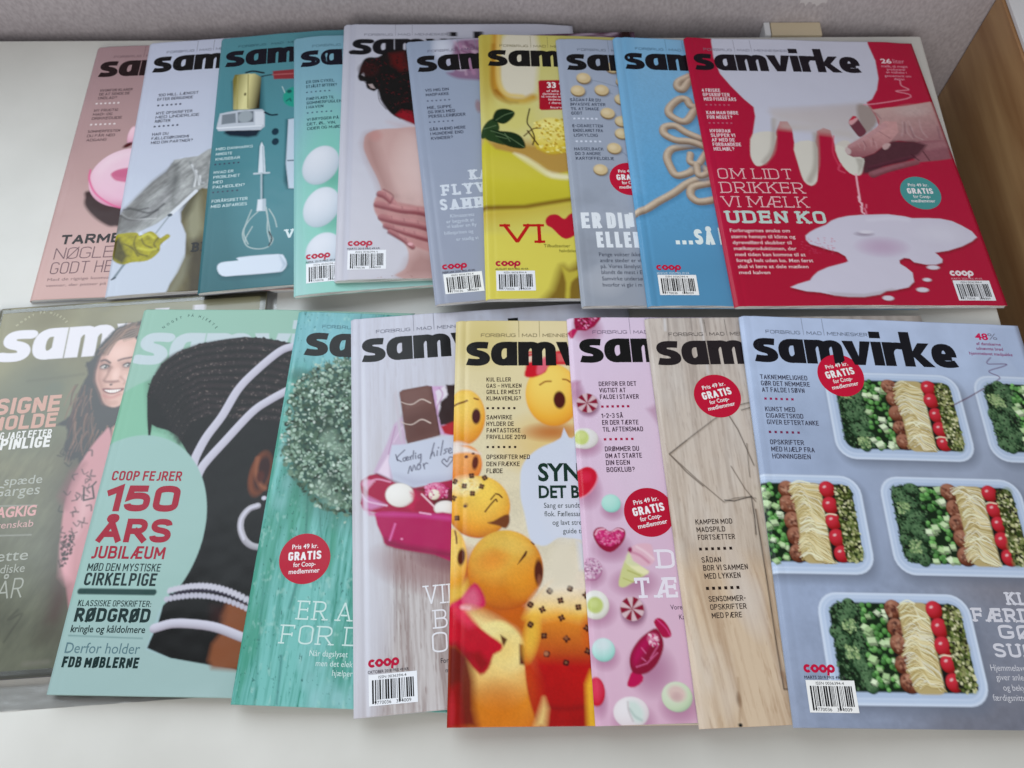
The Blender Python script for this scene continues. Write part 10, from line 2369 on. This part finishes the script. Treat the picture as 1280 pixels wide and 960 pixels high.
SPECS.append(dict(label='pale blue magazine with packed lunch boxes, last of the front row', group='magazines in the front row', x=0.14669, y=0.30487, th=0.01503, fine=0.62, vis=206.0, T=4.0, page='grey', ink=(0.82, 0.02), curl=0, crease=0.16, lift=0.9, paint=paint,
 prof=[17.12,16.5,15.72,14.95,14.17,13.4,12.63,11.85,11.08,10.3,9.52,8.7,7.86,7.02,6.19,5.35,4.5,3.64,2.78,1.92,1.06,0.2],
 text=[('masthead','mast','samvirke',7,37.8,19.5,149,(34,34,46),0,0),
 ('tagline','ct2','FORBRUG',17.5,14.2,2.9,25.5,(84,92,112),0,0),
 ('tagline','ct2','MAD',47.8,14.2,2.9,11,(84,92,112),0,0),
 ('tagline','ct2','MENNESKER',63,14.2,2.9,30,(84,92,112),0,0),
 ('tagline','rect','',45.3,14.4,14,0.35,(120,130,150),0,0),
 ('tagline','rect','',60.5,14.4,14,0.35,(120,130,150),0,0),
 ('price_badge','disc','',67.3,46.6,16.7,0,(190,18,60),0,0),
 ('price_badge','b2','Pris 49 kr.',65.9,40.2,3,17,(246,240,244),0.22,1),
 ('price_badge','cb','GRATIS',67.5,47.5,5.7,21.5,(246,240,244),0.22,1),
 ('price_badge','b2','for Coop-',68.4,51.7,3,14.5,(246,240,244),0.22,1),
 ('price_badge','b2','medlemmer',69.4,56,3,20,(246,240,244),0.22,1),
 ('teaser_text','c','TAKNEMMELIGHED',8.8,51.5,3.69,33.8,(66,66,82),0,0),
 ('teaser_text','c','GØR DET NEMMERE',8.8,56.5,3.69,34.8,(66,66,82),0,0),
 ('teaser_text','c','AT FALDE I SØVN',8.8,61.5,3.69,30.3,(66,66,82),0,0),
 ('teaser_text','dots',6,9.6,67.5,1.68,20.7,(150,44,86),0,0),
 ('teaser_text','c','KUNST MED',9.1,76.3,3.55,21.1,(66,66,82),0,0),
 ('teaser_text','c','CIGARETSKOD',9.1,81.2,3.55,26.1,(66,66,82),0,0),
 ('teaser_text','c','GIVER EFTERTANKE',9.1,86.1,3.55,36.1,(66,66,82),0,0),
 ('teaser_text','dots',6,9.4,92.6,1.65,21.5,(120,50,80),0,0),
 ('teaser_text','c','OPSKRIFTER',9.3,100.9,3.59,23.3,(66,66,82),0,0),
 ('teaser_text','c','MED HJÆLP FRA',9.4,106,3.59,29.8,(66,66,82),0,0),
 ('teaser_text','c','HONNINGBIEN',9.5,111.1,3.59,26.2,(66,66,82),0,0),
 ('picture_caption','bb','48',174.1,13.4,5.18,9.8,(196,24,84),0,0),
 ('picture_caption','b','%',184,13,5.18,6.9,(120,124,146),0,0),
 ('picture_caption','b2','af danskerne',173.7,18,2.48,18.5,(140,60,110),0,0),
 ('picture_caption','b2','udnævnte brød',172.7,22,2.46,20.2,(140,60,110),0,0),
 ('picture_caption','b2','hjemmelavet madpakke',166.3,26.2,2.45,32.7,(140,60,110),0,0),
 ('headline','sb','KLAR',146.7,205.5,8.22,29.1,(200,200,210),0,0),
 ('headline','sb','FÆRDIG',122.3,216.1,8.64,50.3,(200,200,210),0,0),
 ('headline','sb','GØR',136.3,226.1,8.48,33.4,(200,200,210),0,0),
 ('headline','sb','SUND',130.4,237.1,8.32,36,(200,200,210),0,0),
 ('intro_text','b','Hjemmelavede',125.7,244.9,3.58,0,(196,196,204),0,0),
 ('intro_text','b','giver anledning',127.7,250.3,3.54,0,(196,196,204),0,0),
 ('intro_text','b','og bekymring',130.5,256.2,3.5,0,(196,196,204),0,0),
 ('intro_text','b','færdigsnittede',122.7,261.9,3.47,0,(196,196,204),0,0),
 ('publisher_logo','coop','coop',9.5,247.6,4.8,20,(186,24,66),0,0),
 ('barcode','b','MARTS 2019 PRIS 49 KR',9.7,251.1,1.7,25,(60,56,64),0,0),
 ('barcode','bars','',10.1,251.8,18,29.5,(236,238,244),0,0)]))
BUILT = [magazine('magazine', sp) for sp in SPECS]
# ------------------------------------------------------------------ clear film round the olive magazine
M_FILM = bpy.data.materials.new("clear_film"); M_FILM.use_nodes = True
t = M_FILM.node_tree; t.nodes.clear()
o_ = node(t, 'ShaderNodeOutputMaterial'); mx = node(t, 'ShaderNodeMixShader'); tr = node(t, 'ShaderNodeBsdfTransparent'); gl = node(t, 'ShaderNodeBsdfGlossy')
tr.inputs[0].default_value = (0.97, 0.97, 0.97, 1); gl.inputs['Roughness'].default_value = 0.22; gl.inputs[0].default_value = (0.9, 0.92, 0.95, 1)
fr = node(t, 'ShaderNodeFresnel'); fr.inputs[0].default_value = 1.6; ma = node(t, 'ShaderNodeMath', operation='MULTIPLY_ADD'); ma.inputs[1].default_value = 1.2; ma.inputs[2].default_value = 0.03
t.links.new(fr.outputs[0], ma.inputs[0]); t.links.new(ma.outputs[0], mx.inputs[0]); t.links.new(tr.outputs[0], mx.inputs[1]); t.links.new(gl.outputs[0], mx.inputs[2]); t.links.new(mx.outputs[0], o_.inputs[0])
k = [i for i, sp in enumerate(SPECS) if 'clear wrap' in sp['label']][0]
root, zt = BUILT[k]
u = np.linspace(-6, 217, 112); v = np.concatenate([np.linspace(-2.5, H_, 120), np.linspace(H_ + 1, H_ + 19, 16)])
U, V = np.meshgrid(u, v, indexing='ij')
out_ = np.maximum.reduce([-U, U - W_, -V, V - H_, 0 * U])
z = np.where(out_ <= 0, zt(np.clip(U, 0, W_), V) + 0.14, 4.3 * np.exp(-(out_ / 2.2) ** 2) + 0.05)
wr = fbm(U / 14, V / 5, 3, 3) - .5
z = z + np.where(out_ > 2, np.abs(wr) * 0.9, 0.0) + np.where((V > H_ - 12) & (out_ <= 0), np.abs(wr) * 0.35, 0)
P = np.stack([(U - W_ / 2) / 1000, (H_ / 2 - V) / 1000, z / 1000], -1)
ii = np.arange(U.size).reshape(U.shape)
Fq = np.stack([ii[:-1, :-1], ii[:-1, 1:], ii[1:, 1:], ii[1:, :-1]], -1).reshape(-1, 4)
inside = ((U > 4) & (U < W_ - 4) & (V > 3) & (V < H_ - 4)).ravel()      # over the picture the film clings to the paper: it is that cover's clear coat
link('plastic_wrap', mesh_np('plastic_wrap', P.reshape(-1, 3), Fq[~inside[Fq].all(1)], None, True), root, [M_FILM])
